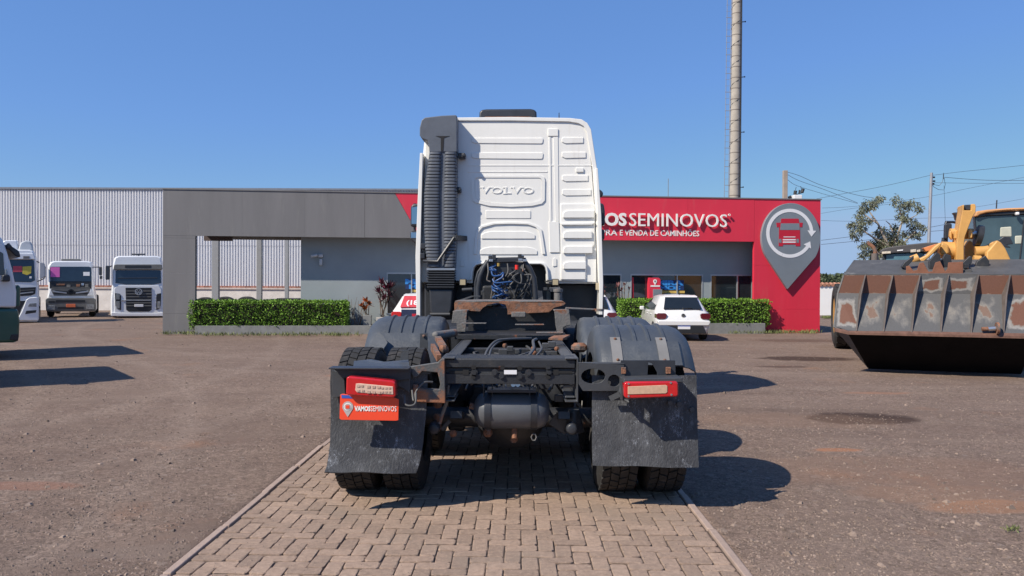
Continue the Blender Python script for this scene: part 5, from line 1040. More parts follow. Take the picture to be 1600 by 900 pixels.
# VW style: white flat front cab with round emblem
F0 = None
def vw_ring(F_, t, px, py, rpx, y):
    c = F_.pt(px, py); k = F_.pt(px + 1, py).x - c.x; r = rpx * k; m = MB()
    m.prism(ringseg((c.x, c.z), r * .8, r, 0, 360, 24), y - .03, y + .01)
    for pts in ([(-.50, .62), (-.34, .62), (-.10, .05), (.10, .05), (.34, .62), (.50, .62), (.12, -.12), (-.12, -.12)], [(-.80, .20), (-.62, .28), (-.36, -.40), (-.08, .12), (.08, .12), (.36, -.40), (.62, .28), (.80, .20), (.42, -.72), (.28, -.72), (0, -.12), (-.28, -.72), (-.42, -.72)]):
        m.prism([(c.x + a * r, c.z + b * r) for a, b in pts], y - .025, y + .01)
    obj('round_emblem', m, m_chrome, t)
t, F_ = front_truck('white flat fronted truck with a round chrome emblem beside the grey pillar', 33.0,
    [(172, 492), (172, 470), (174.5, 440), (175.5, 412), (178, 402), (184, 399.5), (246, 399.5), (252, 402), (254, 412), (255, 440), (257.5, 470), (257.5, 492)],
    [('windscreen', [(180, 442), (180.5, 423), (183, 422), (248, 422), (251, 423), (252, 442), (240, 444.5), (196, 444.5)], m_wind, -.02, .05), ('sun_visor', [(177, 421), (178, 414), (182, 413), (250, 413), (253, 414), (254, 421)], m_dusty, -.14, .05, .02), ('visor_window', R4(195, 236, 414.5, 418.5), m_grille, -.15, -.1), ('wiper', [(184, 434), (246, 433.5), (246, 434.8), (184, 435.3)], m_black, -.05, -.02),
     ('front_panel', [(179, 489), (178, 452), (182, 446), (248, 446), (252, 452), (253, 489)], m_white2, -.03, .05, .02), ('grille', [(196, 449.5), (237, 449.5), (237, 484), (233, 487), (201, 487), (197, 484)], m_grille, -.05, .02)]
    + [('grille_bar', R4(197, 237, y_, y_ + 1.5), m_dusty, -.065, -.03, .003) for y_ in (454, 458.5, 463, 467.5, 472.5, 477)] + [('chrome_strip', R4(189, 236, 468.8, 469.8), m_chrome, -.075, -.03, .002),
     ('headlight', [(179.5, 458), (187, 459), (189, 463), (189, 484.5), (184, 483), (180.5, 478)], m_grille, -.05, .02, .01), ('headlight', [(252, 458), (245.5, 459), (244, 463), (244, 484.5), (248.5, 483), (251, 478)], m_grille, -.05, .02, .01), ('lamp_glass', R4(181.5, 187, 471, 482), m_lampgl, -.06, -.02), ('lamp_glass', R4(246, 250.5, 471, 482), m_lampgl, -.06, -.02), ('lamp_glass', R4(181.5, 187, 460, 468), m_lampgl, -.06, -.02),
     ('number_plate', R4(210, 224, 475.5, 479.5), m_signwhite, -.085, -.04), ('bumper_lip', [(173, 494), (174, 488), (190, 489), (245, 489), (256, 488), (257, 494)], m_white2, -.06, .05, .02), ('roof_rail', R4(204, 226, 395.2, 397.4), m_black, .6, .75), ('roof_rail_post', R4(214, 216, 397, 400), m_black, .6, .75)]
    + mirror_p(164.5, 171.5, 415, 437) + [('mirror_arm', [(166, 418), (175, 414), (175, 416), (167, 420)], m_black, -.06, -.02)], ((172.5, 181), (247, 256)), rz=radians(24))
vw_ring(F_, t, 216.5, 455.8, 5.8, .03)
# white truck with roof fairing
front_truck('white truck with a tall roof fairing and red and yellow notices in its windscreen', 28.4,
    [(-16, 502), (-16, 470), (-11, 450), (-8, 400), (-2, 391), (4, 389.5), (46, 389.5), (52, 391.5), (56, 402), (60, 450), (60.5, 475), (60, 502)],
    [('windscreen', [(-5, 440), (-4, 407), (0, 405.5), (50, 405.5), (53, 407), (54.5, 438), (48, 441)], m_wind, -.02, .05), ('sun_visor', [(-8, 405), (-5, 396), (52, 396), (55, 405)], m_white2, -.10, .05, .02), ('visor_lamp', R4(36, 46, 400, 404), m_dusty, -.11, -.05),
     ('roof_fairing', [(-2, 391), (2, 377), (6, 374), (26, 374), (28, 391)], m_white2, .35, 1.5, .05), ('roof_fairing', [(27, 391), (31, 378), (40, 374.5), (47, 376), (50.5, 383), (51.5, 391)], M('grey_white_fairing', (.5, .52, .53), .4), .3, 1.5, .05),
     ('red_notice', R4(20, 34.5, 415.5, 425), M('red_paper', (.55, .07, .10), .6), -.03, -.015), ('yellow_notice', [(35, 416.5), (49, 415.5), (48.5, 427), (42, 430), (35, 427.5)], m_yel, -.03, -.015), ('white_disc', R4(46, 49.5, 432, 435), m_signwhite, -.03, -.015),
     ('grille', [(-6, 464), (-6, 451), (56, 448.5), (55, 459), (48, 462)], m_grille, -.03, .05), ('chrome_strip', [(20, 459), (52, 455.5), (52, 457), (20, 460.8)], m_chrome, -.045, 0, .002), ('grille_bar', [(10, 455), (54, 452), (54, 453), (10, 456.2)], m_dusty, -.045, 0, .002), ('lower_grille', [(0, 496), (-2, 470), (40, 470), (33, 484), (28, 498)], m_grille, -.03, .05),
     ('bumper_corner', [(26, 501), (34, 486), (41, 468), (46, 465), (58, 464), (60.5, 468), (60, 501)], m_white2, -.07, .05, .03), ('headlight', [(43, 479), (46, 474), (57, 473.5), (57, 479.5)], m_lampgl, -.08, -.03), ('fog_lamp_slot', [(39, 491), (41, 485.5), (57, 484.5), (56, 488.5)], m_grille, -.08, -.03), ('visor_emblem', R4(18, 26, 399, 404), m_chrome, -.11, -.08)]
    + [('mirror_housing', [(61.5, 409), (69, 411), (71, 417), (71, 432), (63, 436.5), (61.5, 434)], M('grey_mirror_back', (.35, .36, .38), .4), -.2, 0, .03), ('mirror_arm', [(57, 407.5), (70, 412), (70, 413.5), (57, 409.5)], m_black, -.1, -.06), ('mirror_arm', [(58, 439), (70, 434), (70, 435.5), (58, 441)], m_black, -.1, -.06)], ((-12, -2), (48, 59)), rz=radians(31))
# green and white truck seen from its side at the frame edge
YG = 15.0; G = Frame((-10.3, YG, 0), radians(38)); gx_ = lambda px, py: (lambda q: (q.x, q.z))(G.pt(px, py))
gt = thing('parked_truck', 'white and dark green truck cut off at the left edge of the picture', 'truck', G.o, radians(38))
m_green = M('dark_green_paint', (.012, .075, .055), .35, var=.08, coat=.5)
xL = -2.2; zr = gx_(0, 355)[1]
def side(nm, pts, mt, y0, y1, bv=.02): m = MB(); m.prism([p if isinstance(p[0], float) and abs(p[0]) < 5 and p[1] < 5 else gx_(*p) for p in pts], y0, y1); return obj(nm, m, mt, gt, bevel=bv)
side('cab', [gx_(25.5, 481), gx_(26, 455), gx_(19, 420), gx_(9, 386), gx_(4, 375), gx_(0, 369), (-.55, zr + .1), (-1.0, zr + .22), (xL, zr + .25), (xL, gx_(0, 478)[1])], m_white2, 0, 2.4, .05)
side('lower_skirt', [gx_(27, 535), gx_(30, 527), gx_(31, 500), gx_(28, 482), (xL, gx_(0, 478.5)[1]), (xL, gx_(0, 534)[1])], m_green, -.02, 2.42, .06)
side('bumper_step', [gx_(28.5, 533), gx_(29, 522), gx_(17, 522), gx_(14, 531)], m_grille, -.03, .3)
side('front_grille', [gx_(32.5, 478), gx_(33, 448), gx_(28, 444), gx_(24, 452), gx_(24, 480)], m_green, .1, 2.3, .03)
side('sun_visor', [gx_(33.5, 402), gx_(31, 392), gx_(20, 385), gx_(10, 381), gx_(6, 386), gx_(16, 391), gx_(26, 401)], m_black, .1, 2.3, .03)
side('visor_arm', [gx_(20, 386), gx_(14, 379), gx_(10, 381), gx_(12, 389)], m_black, .0, .1)
side('door_window', [gx_(7, 430), gx_(5, 396), gx_(-2, 392), (-1.1, gx_(0, 391)[1]), (-1.1, gx_(0, 432)[1])], m_wind, -.012, .05, .004)
side('windscreen', [gx_(23.5, 450), gx_(11.5, 390), gx_(10.5, 393), gx_(22, 451)], m_wind, .15, 2.25, .002)
side('mirror_housing', [gx_(14.5, 440), gx_(14, 431), gx_(10, 428), gx_(2, 430), gx_(0, 440)], m_black, -.25, -.02, .03)
side('mirror_glass', [gx_(11.5, 431), gx_(10.5, 420), gx_(7.5, 420), gx_(7, 431)], m_lampgl, -.10, -.02, .01)
m = MB()
for yy in (.05, 2.05): m.lathe([(.25, yy), (.48, yy - .02), (.5, yy + .05), (.5, yy + .28), (.25, yy + .3)], (-1.35, 0, .5), 'y', 30)
obj('tyre', m, m_tyre, gt); m = MB(); m.bb(-8, xL, .8, 1.6, .55, .9); obj('chassis', m, m_dark, gt)
index_kids(); c2 = copy_tree(gt); c2.location = (-8.3, 10.6, 0); c2['label'] = 'white and green truck beyond the left edge of the picture, throwing the nearer shadow'
for o in (gt, c2): o['group'] = 'green and white trucks parked side on'
# ================================================================== CARS
def hatch(label, loc, sc, mat=m_carwhite, red=False, rz=0):
    t = thing('parked_car', label, 'car', loc, rz, 'hatchbacks parked before the building'); t.scale = (sc, sc, sc)
    st_ = [(-.0, .70, .76, .74, .60, .30, .46, .60, .63), (.05, .76, .84, .82, .68, .24, .46, .68, .72), (.13, .78, .86, .85, .70, .21, .46, .80, .92), (.24, .79, .87, .86, .68, .2, .46, .92, 1.02), (.42, .79, .87, .865, .62, .2, .46, .94, 1.26), (.60, .79, .875, .865, .58, .2, .46, .95, 1.42), (1.2, .79, .875, .86, .57, .2, .46, .95, 1.48), (2.0, .79, .875, .86, .57, .2, .46, .94, 1.47), (2.35, .79, .875, .855, .56, .2, .46, .93, 1.42), (3.1, .79, .87, .83, .70, .2, .46, .90, 1.0), (3.8, .78, .84, .76, .62, .22, .46, .80, .86), (4.02, .66, .72, .62, .5, .28, .46, .62, .66)]
    rings = []
    for y, a, b, c, d, z0, z1, z2, z3 in st_:
        L_ = [(a, z0), (b, z1), (c, z2), (d + (c - d) * .08, z3 - .03), (d * .75, z3 + .012), (0, z3 + .03)]
        rings.append([(-x, y, z) for x, z in L_[::-1]][:-0 or None] + [(x, y, z) for x, z in L_[:-1]][0:0] + [(x, y, z) for x, z in L_[::1]][0:5])
    rings = [[(-p[0], p[1], p[2]) for p in ([(x, y, z) for x, z in LL])] + [(x, y, z) for x, z in LL[-2::-1]] for (y, LL) in [(s[0], [(s[1], s[5]), (s[2], s[6]), (s[3], s[7]), (s[4] + (s[3] - s[4]) * .08, s[8] - .03), (s[4] * .75, s[8] + .012), (0, s[8] + .03)]) for s in st_]]
    m = MB(); m.loft(rings); obj('body', m, mat, t, smooth=60, bevel=0)
    m = MB(); m.prism([(-.80, .50), (-.86, .60), (-.84, .66), (.84, .66), (.86, .60), (.80, .50)], -.06, .25); obj('rear_bumper', m, mat, t, bevel=.03, seg=3)
    m = MB(); m.prism([(-.62, .50), (-.74, .24), (.74, .24), (.62, .50)], -.05, .2); obj('bumper_insert', m, m_grille, t, bevel=.02)
    wm_ = M('red_window_film', (.55, .055, .06), .3, coat=.5) if red else m_glass
    m = MB(); m.add([(-.62, .16, 1.04), (.62, .16, 1.04), (.52, .46, 1.41), (-.52, .46, 1.41), (-.62, .26, 1.02), (.62, .26, 1.02), (.52, .58, 1.37), (-.52, .58, 1.37)], [(0, 1, 2, 3), (7, 6, 5, 4), (0, 4, 5, 1), (1, 5, 6, 2), (2, 6, 7, 3), (3, 7, 4, 0)]); rw = obj('rear_window', m, wm_, t, bevel=.012); m = MB(); m.bar((0, .145, 1.05), (.30, .16, 1.07), .02, .015); m.ball((0, .14, 1.05), .025, 8); obj('rear_wiper', m, m_grille, t); m = MB(); m.bb(-.56, .56, .045, .08, .695, .703); obj('tailgate_seam', m, m_grille, t)
    m = MB(); m.add([(-.54, .50, 1.41), (.54, .50, 1.41), (.50, .66, 1.475), (-.50, .66, 1.475), (-.54, .52, 1.44), (.54, .52, 1.44)], [(0, 1, 5, 4), (4, 5, 2, 3), (0, 4, 3), (1, 2, 5)]); obj('roof_spoiler', m, mat, t, solid=.02)
    for s in (-1, 1):
        m = MB(); m.prism([(s * .56, .74), (s * .54, .86), (s * .60, .90), (s * .82, .90), (s * .885, .86), (s * .88, .74), (s * .82, .70), (s * .62, .70)], .02, .42); obj('tail_light', m, m_redlens if red else M('dark_red_lens', (.10, .012, .02), .12, coat=.8), t, bevel=.02, seg=3)
        m = MB(); P = [(.62, .99), (.95, 1.34), (1.3, 1.40), (2.15, 1.385), (2.85, 1.02), (2.6, .965)]
        m.add([(s * (.868 - (z - .94) * .62 + .012), y, z) for y, z in P], [tuple(range(6))]); obj('side_window', m, m_glass, t, solid=.01, offs=0)
        m = MB(); m.bb(s * (.86), s * 1.02, 2.55, 2.72, .92, 1.06); obj('door_mirror', m, mat, t, bevel=.04)
        for yy in (.72, 3.25): m = MB(); m.lathe([(.05, -.02), (.19, -.02), (.2, 0), (.29, .0), (.31, -.03), (.31, -.18), (.1, -.2)] if s > 0 else [(.05, .02), (.19, .02), (.2, 0), (.29, .0), (.31, .03), (.31, .18), (.1, .2)], (s * .885, yy, .31), 'x', 28); obj('wheel', m, m_tyre, t)
        for yy in (1.25, 1.95): m = MB(); m.box((s * .875, yy, .84), (.04, .13, .03)); obj('door_handle', m, mat if not red else m_grille, t, bevel=.01)
    m = MB(); m.bb(-.20, .20, -.062, -.04, .385, .50); obj('number_plate', m, m_signwhite, t, bevel=.004); m = MB(); m.bb(-.20, .20, -.064, -.05, .475, .50); obj('plate_strip', m, m_blue, t)
    a = text_mb('BRA 2E19', -.17, .17, .40, .46, -.0635, -.055, .01, 1, 1) if False else None
    m = MB(); m.lathe([(.062, .055), (.066, .075), (.066, .16)], (0, 0, .82), 'y', 24); obj('boot_badge', m, m_grille, t)
    m = MB(); m.prism(ringseg((0, .82), .048, .058, 0, 360, 20), .045, .08)
    for pts in ([(-.5, .62), (-.34, .62), (-.10, .05), (.10, .05), (.34, .62), (.5, .62), (.12, -.12), (-.12, -.12)], [(-.8, .2), (-.62, .28), (-.36, -.4), (-.08, .12), (.08, .12), (.36, -.4), (.62, .28), (.8, .2), (.42, -.72), (.28, -.72), (0, -.12), (-.28, -.72), (-.42, -.72)]): m.prism([(a * .058, .82 + b * .058) for a, b in pts], .048, .08)
    obj('boot_emblem', m, m_chrome, t)
    m = MB(); m.cyl((0, .72, 1.5), (0, .66, 1.6), .008, .004, 6); m.ball((0, .72, 1.5), .03, 8, (1, 1.4, .5)); obj('aerial', m, m_black, t)
    if red:
        m = text_mb('(18) 97', -.42, .46, 1.12, 1.27, 0, .006, .03, 1, 2); sl_ = .3 / .37; m.v = [(v[0], .16 + (v[2] - 1.04) * sl_ - .012 + v[1], v[2]) for v in m.v]; obj('window_lettering', m, m_signwhite, t, smooth=0)
        m = MB(); m.prism([(-.56, .70), (-.56, .97), (.56, .97), (.56, .70)], .035, .22); tgp = obj('dark_tailgate_panel', m, M('navy_panel', (.02, .03, .07), .4), t, bevel=.01)
        m = MB(); m.bb(-.2, .2, .02, .05, .74, .83); obj('red_plate', m, m_signred, t)
        m = MB(); m.bb(.26, .46, .02, .05, .82, .94); obj('blue_mark', m, m_blue, t)
    return t
hatch('white hatchback parked in front of the right hedge, rear facing the camera', (4.53, 21.0, 0), .835, rz=.0)
hatch('white hatchback mostly hidden behind the right side of the truck cab', (2.02, 21.2, 0), .835)
hatch('white car with a red lettered rear window left of the truck cab', (-2.72, 21.2, 0), .835, red=True)
# ================================================================== WHEEL LOADER
a_ = radians(-18); LO = Vector((5.42, 13.55, 0)); W = Frame(LO, a_)
ld = thing('wheel_loader', 'yellow wheel loader with its big rust patched ribbed bucket tipped down to the ground', 'wheel loader', LO, a_)
m_cat = M('worn_yellow_paint', (.56, .30, .085), .5, var=.14, vs=4, dirt=[((.33, .20, .10), .56, 3, .25), ((.14, .085, .05), .67, 8, .12)])
m_bgrey = M('worn_grey_bucket_steel', (.078, .077, .077), .6, metal=.1, var=.2, vs=4, bump=.25, bs=40, dirt=[((.27, .26, .245), .60, 2.2, .2), ((.20, .085, .045), .67, 3, .1)])
m_bunder = M('shade_dark_bucket_underside', (.008, .0065, .0065), .9, spec=.15, var=.25, vs=3, bump=.2, bs=30)  # near-black base holds the shade on the bucket's downward side
def wear(name, kind):
    m = bpy.data.materials.new(name); m.use_nodes = True; nt = m.node_tree; N = nt.nodes; L = nt.links; p = N['Principled BSDF']; p.inputs['Roughness'].default_value = .68
    tc = N.new('ShaderNodeTexCoord'); oi = N.new('ShaderNodeObjectInfo')
    ad = N.new('ShaderNodeVectorMath'); ad.operation = 'ADD'; L.new(tc.outputs['Object'], ad.inputs[0]); cb = N.new('ShaderNodeVectorMath'); cb.operation = 'SCALE'; cb.inputs[0].default_value = (17, 31, 23); L.new(oi.outputs['Random'], cb.inputs['Scale']); L.new(cb.outputs[0], ad.inputs[1])
    mpw = N.new('ShaderNodeMapping'); mpw.inputs['Scale'].default_value = (1.3, .7, .7); L.new(ad.outputs[0], mpw.inputs[0])
    def nz(s, d=7, r=.6):
        n = N.new('ShaderNodeTexNoise'); n.inputs['Scale'].default_value = s; n.inputs['Detail'].default_value = d; n.inputs['Roughness'].default_value = r; L.new(mpw.outputs[0], n.inputs['Vector']); return n.outputs[0]
    sp = N.new('ShaderNodeSeparateXYZ'); L.new(tc.outputs['Generated'], sp.inputs[0])
    def math_(op, a, b=None):
        q = N.new('ShaderNodeMath'); q.operation = op
        for i, v in enumerate((a, b)):
            if v is None: continue
            if isinstance(v, (int, float)): q.inputs[i].default_value = v
            else: L.new(v, q.inputs[i])
        return q.outputs[0]
    dx = math_('ABSOLUTE', math_('SUBTRACT', sp.outputs['X'], .5)); dz_ = math_('ABSOLUTE', math_('SUBTRACT', sp.outputs['Z'], .55 if kind == 'low' else .5))
    ed = math_('MAXIMUM', dx, dz_); v = math_('ADD', ed, math_('MULTIPLY', math_('SUBTRACT', nz(3.5), .5), .75))
    def ramp(s, stops):
        r = N.new('ShaderNodeValToRGB'); e = r.color_ramp.elements
        while len(e) < len(stops): e.new(.5)
        for k, (po, c) in enumerate(stops): e[k].position = po; e[k].color = (*c, 1)
        L.new(s, r.inputs[0]); return r.outputs[0]
    G_, Pp, Rr = (.078, .078, .080), (.180, .166, .148), (.120, .050, .030)
    if kind == 'up': c = ramp(math_('ADD', ed, math_('MULTIPLY', math_('SUBTRACT', nz(5), .5), .32)), [(.47, Rr), (.51, (.20, .12, .085)), (.53, Pp), (.58, G_)])
    elif kind == 'low': c = ramp(math_('ADD', ed, math_('MULTIPLY', math_('SUBTRACT', nz(4.0), .5), 1.3)), [(.0, (.15, .095, .07)), (.06, Pp), (.16, (.125, .12, .115)), (.30, G_)])
    else: c = ramp(math_('ADD', math_('ADD', ed, math_('MULTIPLY', math_('SUBTRACT', nz(3), .5), .6)), -.06), [(.17, Rr), (.21, Pp), (.27, (.22, .21, .2)), (.34, G_)])
    fn = nz(45, 4, .7); mr = N.new('ShaderNodeMapRange'); mr.inputs[3].default_value = .72; mr.inputs[4].default_value = 1.28; L.new(fn, mr.inputs[0])
    sc = N.new('ShaderNodeVectorMath'); sc.operation = 'SCALE'; L.new(c, sc.inputs[0]); L.new(mr.outputs[0], sc.inputs['Scale']); L.new(sc.outputs[0], p.inputs['Base Color'])
    bp = N.new('ShaderNodeBump'); bp.inputs['Strength'].default_value = .3; bp.inputs['Distance'].default_value = .008; L.new(fn, bp.inputs['Height']); L.new(bp.outputs[0], p.inputs['Normal']); return m
m_up, m_low, m_patch = wear('rusted_wear_plate', 'up'), wear('scuffed_wear_plate', 'low'), wear('patch_rusted_wear_plate', 'patch')
# profile in the loader's own frame (y back from the rim, z up)
rim = .5 * (W.pt(1325, 521, 0).z + W.pt(1588, 523.5, 0).z)
zm, ymid = W.pt(1313, 458, .60).z, .60; ztp, ytp = W.pt(1318, 430, .62).z, .62; yt2 = 1.35; zt2 = W.pt(1400, 406, yt2).z
x0, x1 = W.pt(1325, 521, 0).x, W.pt(1618, 524, 0).x; xo0, xo1 = W.pt(1302, 505, .25).x, x1 + (x0 - W.pt(1302, 505, .25).x)
xt0 = W.pt(1318, 430, ytp).x; xt1 = W.pt(1650, 430, .62).x; xo1 = W.pt(1650, 505, .25).x
bk = MB(); rows = [(0.0, rim, x0, x1), (.10, rim + .09, xo0, xo1), (ymid, zm, .5 * (xo0 + xt0), .5 * (xo1 + xt1)), (ytp, ztp, xt0, xt1), (yt2, zt2, xt0 + .25, xt1 - .25)]
def shell(pts, d): return pts
bz_tip, by_tip = .03, W.pt(1357, 578, 0).x * 0 + .82
tx0 = W.pt(1357, 577, .82).x; tx1 = x1 + .02
# thick curved bucket floor: the underside is its own part
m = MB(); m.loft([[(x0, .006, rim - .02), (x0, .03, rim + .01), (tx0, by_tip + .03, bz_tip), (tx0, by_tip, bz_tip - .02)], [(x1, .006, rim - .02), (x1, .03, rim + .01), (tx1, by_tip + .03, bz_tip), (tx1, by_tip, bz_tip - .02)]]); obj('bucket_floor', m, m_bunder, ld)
m = MB(); m.loft([[(xo0, .0, rim + .012), (x0, -.03, rim - .035), (x1, -.03, rim - .035), (xo1, .0, rim + .012), (xo1, .06, rim + .03), (x1, .035, rim + .0), (x0, .035, rim + .0), (xo0, .06, rim + .03)], [(xo0, .0, rim + .05), (x0, -.03, rim + .004), (x1, -.03, rim + .004), (xo1, .0, rim + .05), (xo1, .06, rim + .07), (x1, .035, rim + .04), (x0, .035, rim + .04), (xo0, .06, rim + .07)]]); obj('cutting_edge', m, M('rusty_edge_steel', (.16, .085, .06), .6, metal=.2, var=.3, vs=12), ld)
m = MB(); R_ = rows; pf = [(r[0] + .03, r[1]) for r in R_] + [(yt2 + .05, zt2 - .25), (by_tip + .5, .9), (by_tip + .12, .1), (by_tip + .04, bz_tip)]
for xs in (((xo0, x0, xo0), (xt0)),): pass
def side_pl(s):
    e = lambda a, b: (b if s < 0 else {x0: x1, xo0: xo1, xt0: xt1}.get(b, {.5 * (xo0 + xt0): .5 * (xo1 + xt1)}.get(b, xt1 - .25)))
    pts = [(e(0, x0), .01, rim), (e(0, xo0), .10, rim + .09), (e(0, .5 * (xo0 + xt0)), ymid, zm), (e(0, xt0), ytp, ztp), (e(0, xt0 + .25), yt2, zt2), (e(0, xt0 + .3), yt2, 1.2), (tx0 + .1 if s < 0 else tx1, by_tip + .4, .5), (tx0 if s < 0 else tx1, by_tip + .02, bz_tip)]
    m = MB(); m.add(pts, [tuple(range(8))]); obj('bucket_side', m, m_bgrey, ld, solid=.03)
side_pl(-1); side_pl(1)
m = MB(); m.loft([[(xt0, ytp, ztp + .02), (xt0 + .25, yt2, zt2), (xt0 + .25, yt2, zt2 - .04), (xt0, ytp, ztp - .02)], [(xt1, ytp, ztp + .02), (xt1 - .25, yt2, zt2), (xt1 - .25, yt2, zt2 - .04), (xt1, ytp, ztp - .02)]]); obj('bucket_back', m, m_bgrey, ld, smooth=0)
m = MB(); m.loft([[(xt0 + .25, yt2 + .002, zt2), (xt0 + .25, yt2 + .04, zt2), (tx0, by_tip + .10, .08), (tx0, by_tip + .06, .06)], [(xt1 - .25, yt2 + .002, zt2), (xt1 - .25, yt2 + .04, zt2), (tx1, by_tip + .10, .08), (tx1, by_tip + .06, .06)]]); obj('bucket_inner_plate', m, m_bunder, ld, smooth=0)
bot = [1325, 1338, 1380.5, 1424.5, 1470, 1517.5, 1568]; topx = [1318, 1352, 1395, 1437.5, 1482, 1528.5, 1578]
rb = [(W.pt(b, 521, .0).x, W.pt(t_, 430, ytp).x) for b, t_ in zip(bot, topx)]; rb.append((x1, xt1))
lastw = rb[-1]
nrm = 0
for k in range(len(rb) - 1):
    (b0, t0), (b1, t1) = rb[k], rb[k + 1]; md0, md1 = (b0 + t0) / 2, (b1 + t1) / 2
    if k == 0: b0e = b0; xa_, xb_ = xo0, rows[2][2]
    # lower plate
    m = MB()
    fr = [(b0, .012, rim + .03), (b1, .012, rim + .03), (md1, ymid, zm), (md0 if k else rows[2][2], ymid, zm)]
    if k == 0: fr = [(x0, .012, rim + .03), (b1, .012, rim + .03), (md1, ymid, zm), (rows[2][2], ymid, zm), (xo0, .11, rim + .10)]
    if k == len(rb) - 2: fr = [(b0, .012, rim + .03), (x1, .012, rim + .03), (xo1, .11, rim + .10), (rows[2][3], ymid, zm), (md0, ymid, zm)]
    m.loft([fr, [(p[0], p[1] + .05, p[2]) for p in fr]]); obj('wear_plate', m, m_patch if k in (0, 6) else m_low, ld, smooth=0)
    m = MB(); a0 = md0 if k else rows[2][2]; a1 = md1 if k < len(rb) - 2 else rows[2][3]
    fr = [(a0, ymid, zm), (a1, ymid, zm), (t1, ytp, ztp), (t0, ytp, ztp)]
    m.loft([fr, [(p[0], p[1] + .05, p[2]) for p in fr]]); obj('wear_plate', m, m_up if k in (0, 1, 2, 5, 6) else m_patch, ld, smooth=0)
    if k > 0:
        m = MB(); th_ = .02
        P = [(b0, -.005, rim + .03), (md0, .33, zm - .02), (t0, ytp - .02, ztp + .01), (t0, ytp + .02, ztp), (md0, ymid + .02, zm), (b0, .03, rim + .03)]
        m.loft([[(p[0] - th_ / 2, p[1], p[2]) for p in P], [(p[0] + th_ / 2, p[1], p[2]) for p in P]]); rbo = obj('bucket_rib', m, M('rib_steel', (.10, .08, .07), .6, var=.3) if k == 1 else bpy.data.materials['rib_steel'], ld, smooth=0)
        for f in (.42, .62): m = MB(); q = Vector((b0 + (t0 - b0) * f, .02 + (ymid - .06) * f * 1.45, rim + (ztp - rim) * f)); m.lathe([(.018, -.013), (.018, .013)], q, 'x', 8); obj('rib_hole', m, m_chrome, rbo)
# bolt resting on the rim
def wp(px, py, o): return W.pt(px, py, o)
m = MB(); a, b = wp(1534, 514.5, -.02), wp(1557, 513, -.02); m.cyl(a, b, .035); m.cyl(wp(1556.5, 513, -.02), wp(1560.5, 513, -.02), .10, n=18); pin_ = thing('loose_pin', 'short rusty steel pin lying on the bucket rim of the loader', 'steel pin', W.w(wp(1545, 516, 0)), a_)
base = wp(1545, 516, 0); m.v = [(v[0] - base.x, v[1] - base.y, v[2] - base.z) for v in m.v]; obj('pin_shaft', m, m_rust, pin_)
m = MB(); m.cyl(wp(1544, 514, -.021) - base, wp(1555, 513.2, -.021) - base, .037); obj('bright_band', m, m_chrome, pin_)
# hitch plate and horns
def lp(nm, pts, off, dep, mt, bv=.01, par=None): m = MB(); m.prism([(lambda q: (q.x, q.z))(W.pt(*p, off)) for p in pts], off, off + dep); return obj(nm, m, mt, par or ld, bevel=bv)
Z7 = lambda x, y: (1440 + x / 7.5, 300 + y / 7.5)
lp('hitch_plate', [(1416, 437.5), (1416, 416), (1421, 415), (1427, 423), (1433, 422), (1437, 411), (1443, 410), (1451, 424.5), (1457, 424), (1462, 410), (1469, 408), (1477, 424), (1481, 420), (1482, 410), (1505, 409), (1505, 437.5)], .66, .04, M('rust_red_hitch', (.185, .075, .042), .75, var=.25, vs=6, bump=.3, bs=40, dirt=[((.33, .30, .27), .62, 5, .12), ((.10, .09, .085), .60, 3, .15)]), .006)
lp('hitch_plate', [(1482, 422), (1505, 422), (1518, 420), (1520, 433), (1482, 433)], .72, .03, m_bgrey, .004)
for pts, off in (([(1408, 417), (1413, 410), (1425, 401), (1428, 399), (1428, 405), (1420, 414), (1414, 420)], .8), ([(1452, 424), (1452, 408), (1463, 394), (1469, 397), (1471, 410), (1462, 424)], .85), ([(1473, 424), (1470, 409), (1477, 396), (1486, 399), (1488, 416), (1482, 425)], .95), ([(1500, 414), (1516, 399.5), (1520, 402), (1518, 412), (1506, 420)], .9), ([(1522, 420), (1527, 408), (1540, 399), (1546, 408), (1545, 420)], 1.0), ([(1507, 420), (1507, 412), (1515, 412), (1515, 420)], .8)):
    lp('hitch_horn', pts, off, .10, m_dark, .012)
# bucket linkage
lp('tilt_lever', [Z7(*p) for p in ((405, 825), (412, 600), (440, 430), (470, 270), (482, 205), (480, 152), (500, 145), (500, 215), (582, 215), (582, 140), (628, 140), (637, 165), (635, 235), (600, 290), (548, 420), (508, 530), (497, 620), (497, 825))], 1.5, .42, m_cat, .03)
lp('lever_pin_housing', [Z7(*p) for p in ((497, 150), (585, 145), (585, 212), (497, 215))], 1.56, .3, m_black, .02)
def wcyl(nm, a, b, off, r, mt, off2=None): m = MB(); m.cyl(W.pt(*a, off), W.pt(*b, off if off2 is None else off2), r, n=20); return obj(nm, m, mt, ld)
wcyl('lever_pin', Z7(330, 490), Z7(600, 490), 1.9, .10, m_cat); wcyl('lever_pin', Z7(590, 490), Z7(650, 490), 1.85, .055, m_chrome); wcyl('pivot_boss', Z7(640, 510), Z7(700, 520), 1.8, .20, m_dark)
lp('pin_plate', [Z7(*p) for p in ((545, 440), (590, 435), (600, 460), (598, 540), (545, 545))], 1.6, .1, m_cat, .02); lp('pin_plate', [Z7(*p) for p in ((330, 460), (360, 450), (360, 570), (325, 520))], 1.7, .1, m_cat, .02); lp('pin_plate', [Z7(*p) for p in ((385, 450), (425, 445), (425, 545), (385, 550))], 1.6, .1, m_cat, .02)
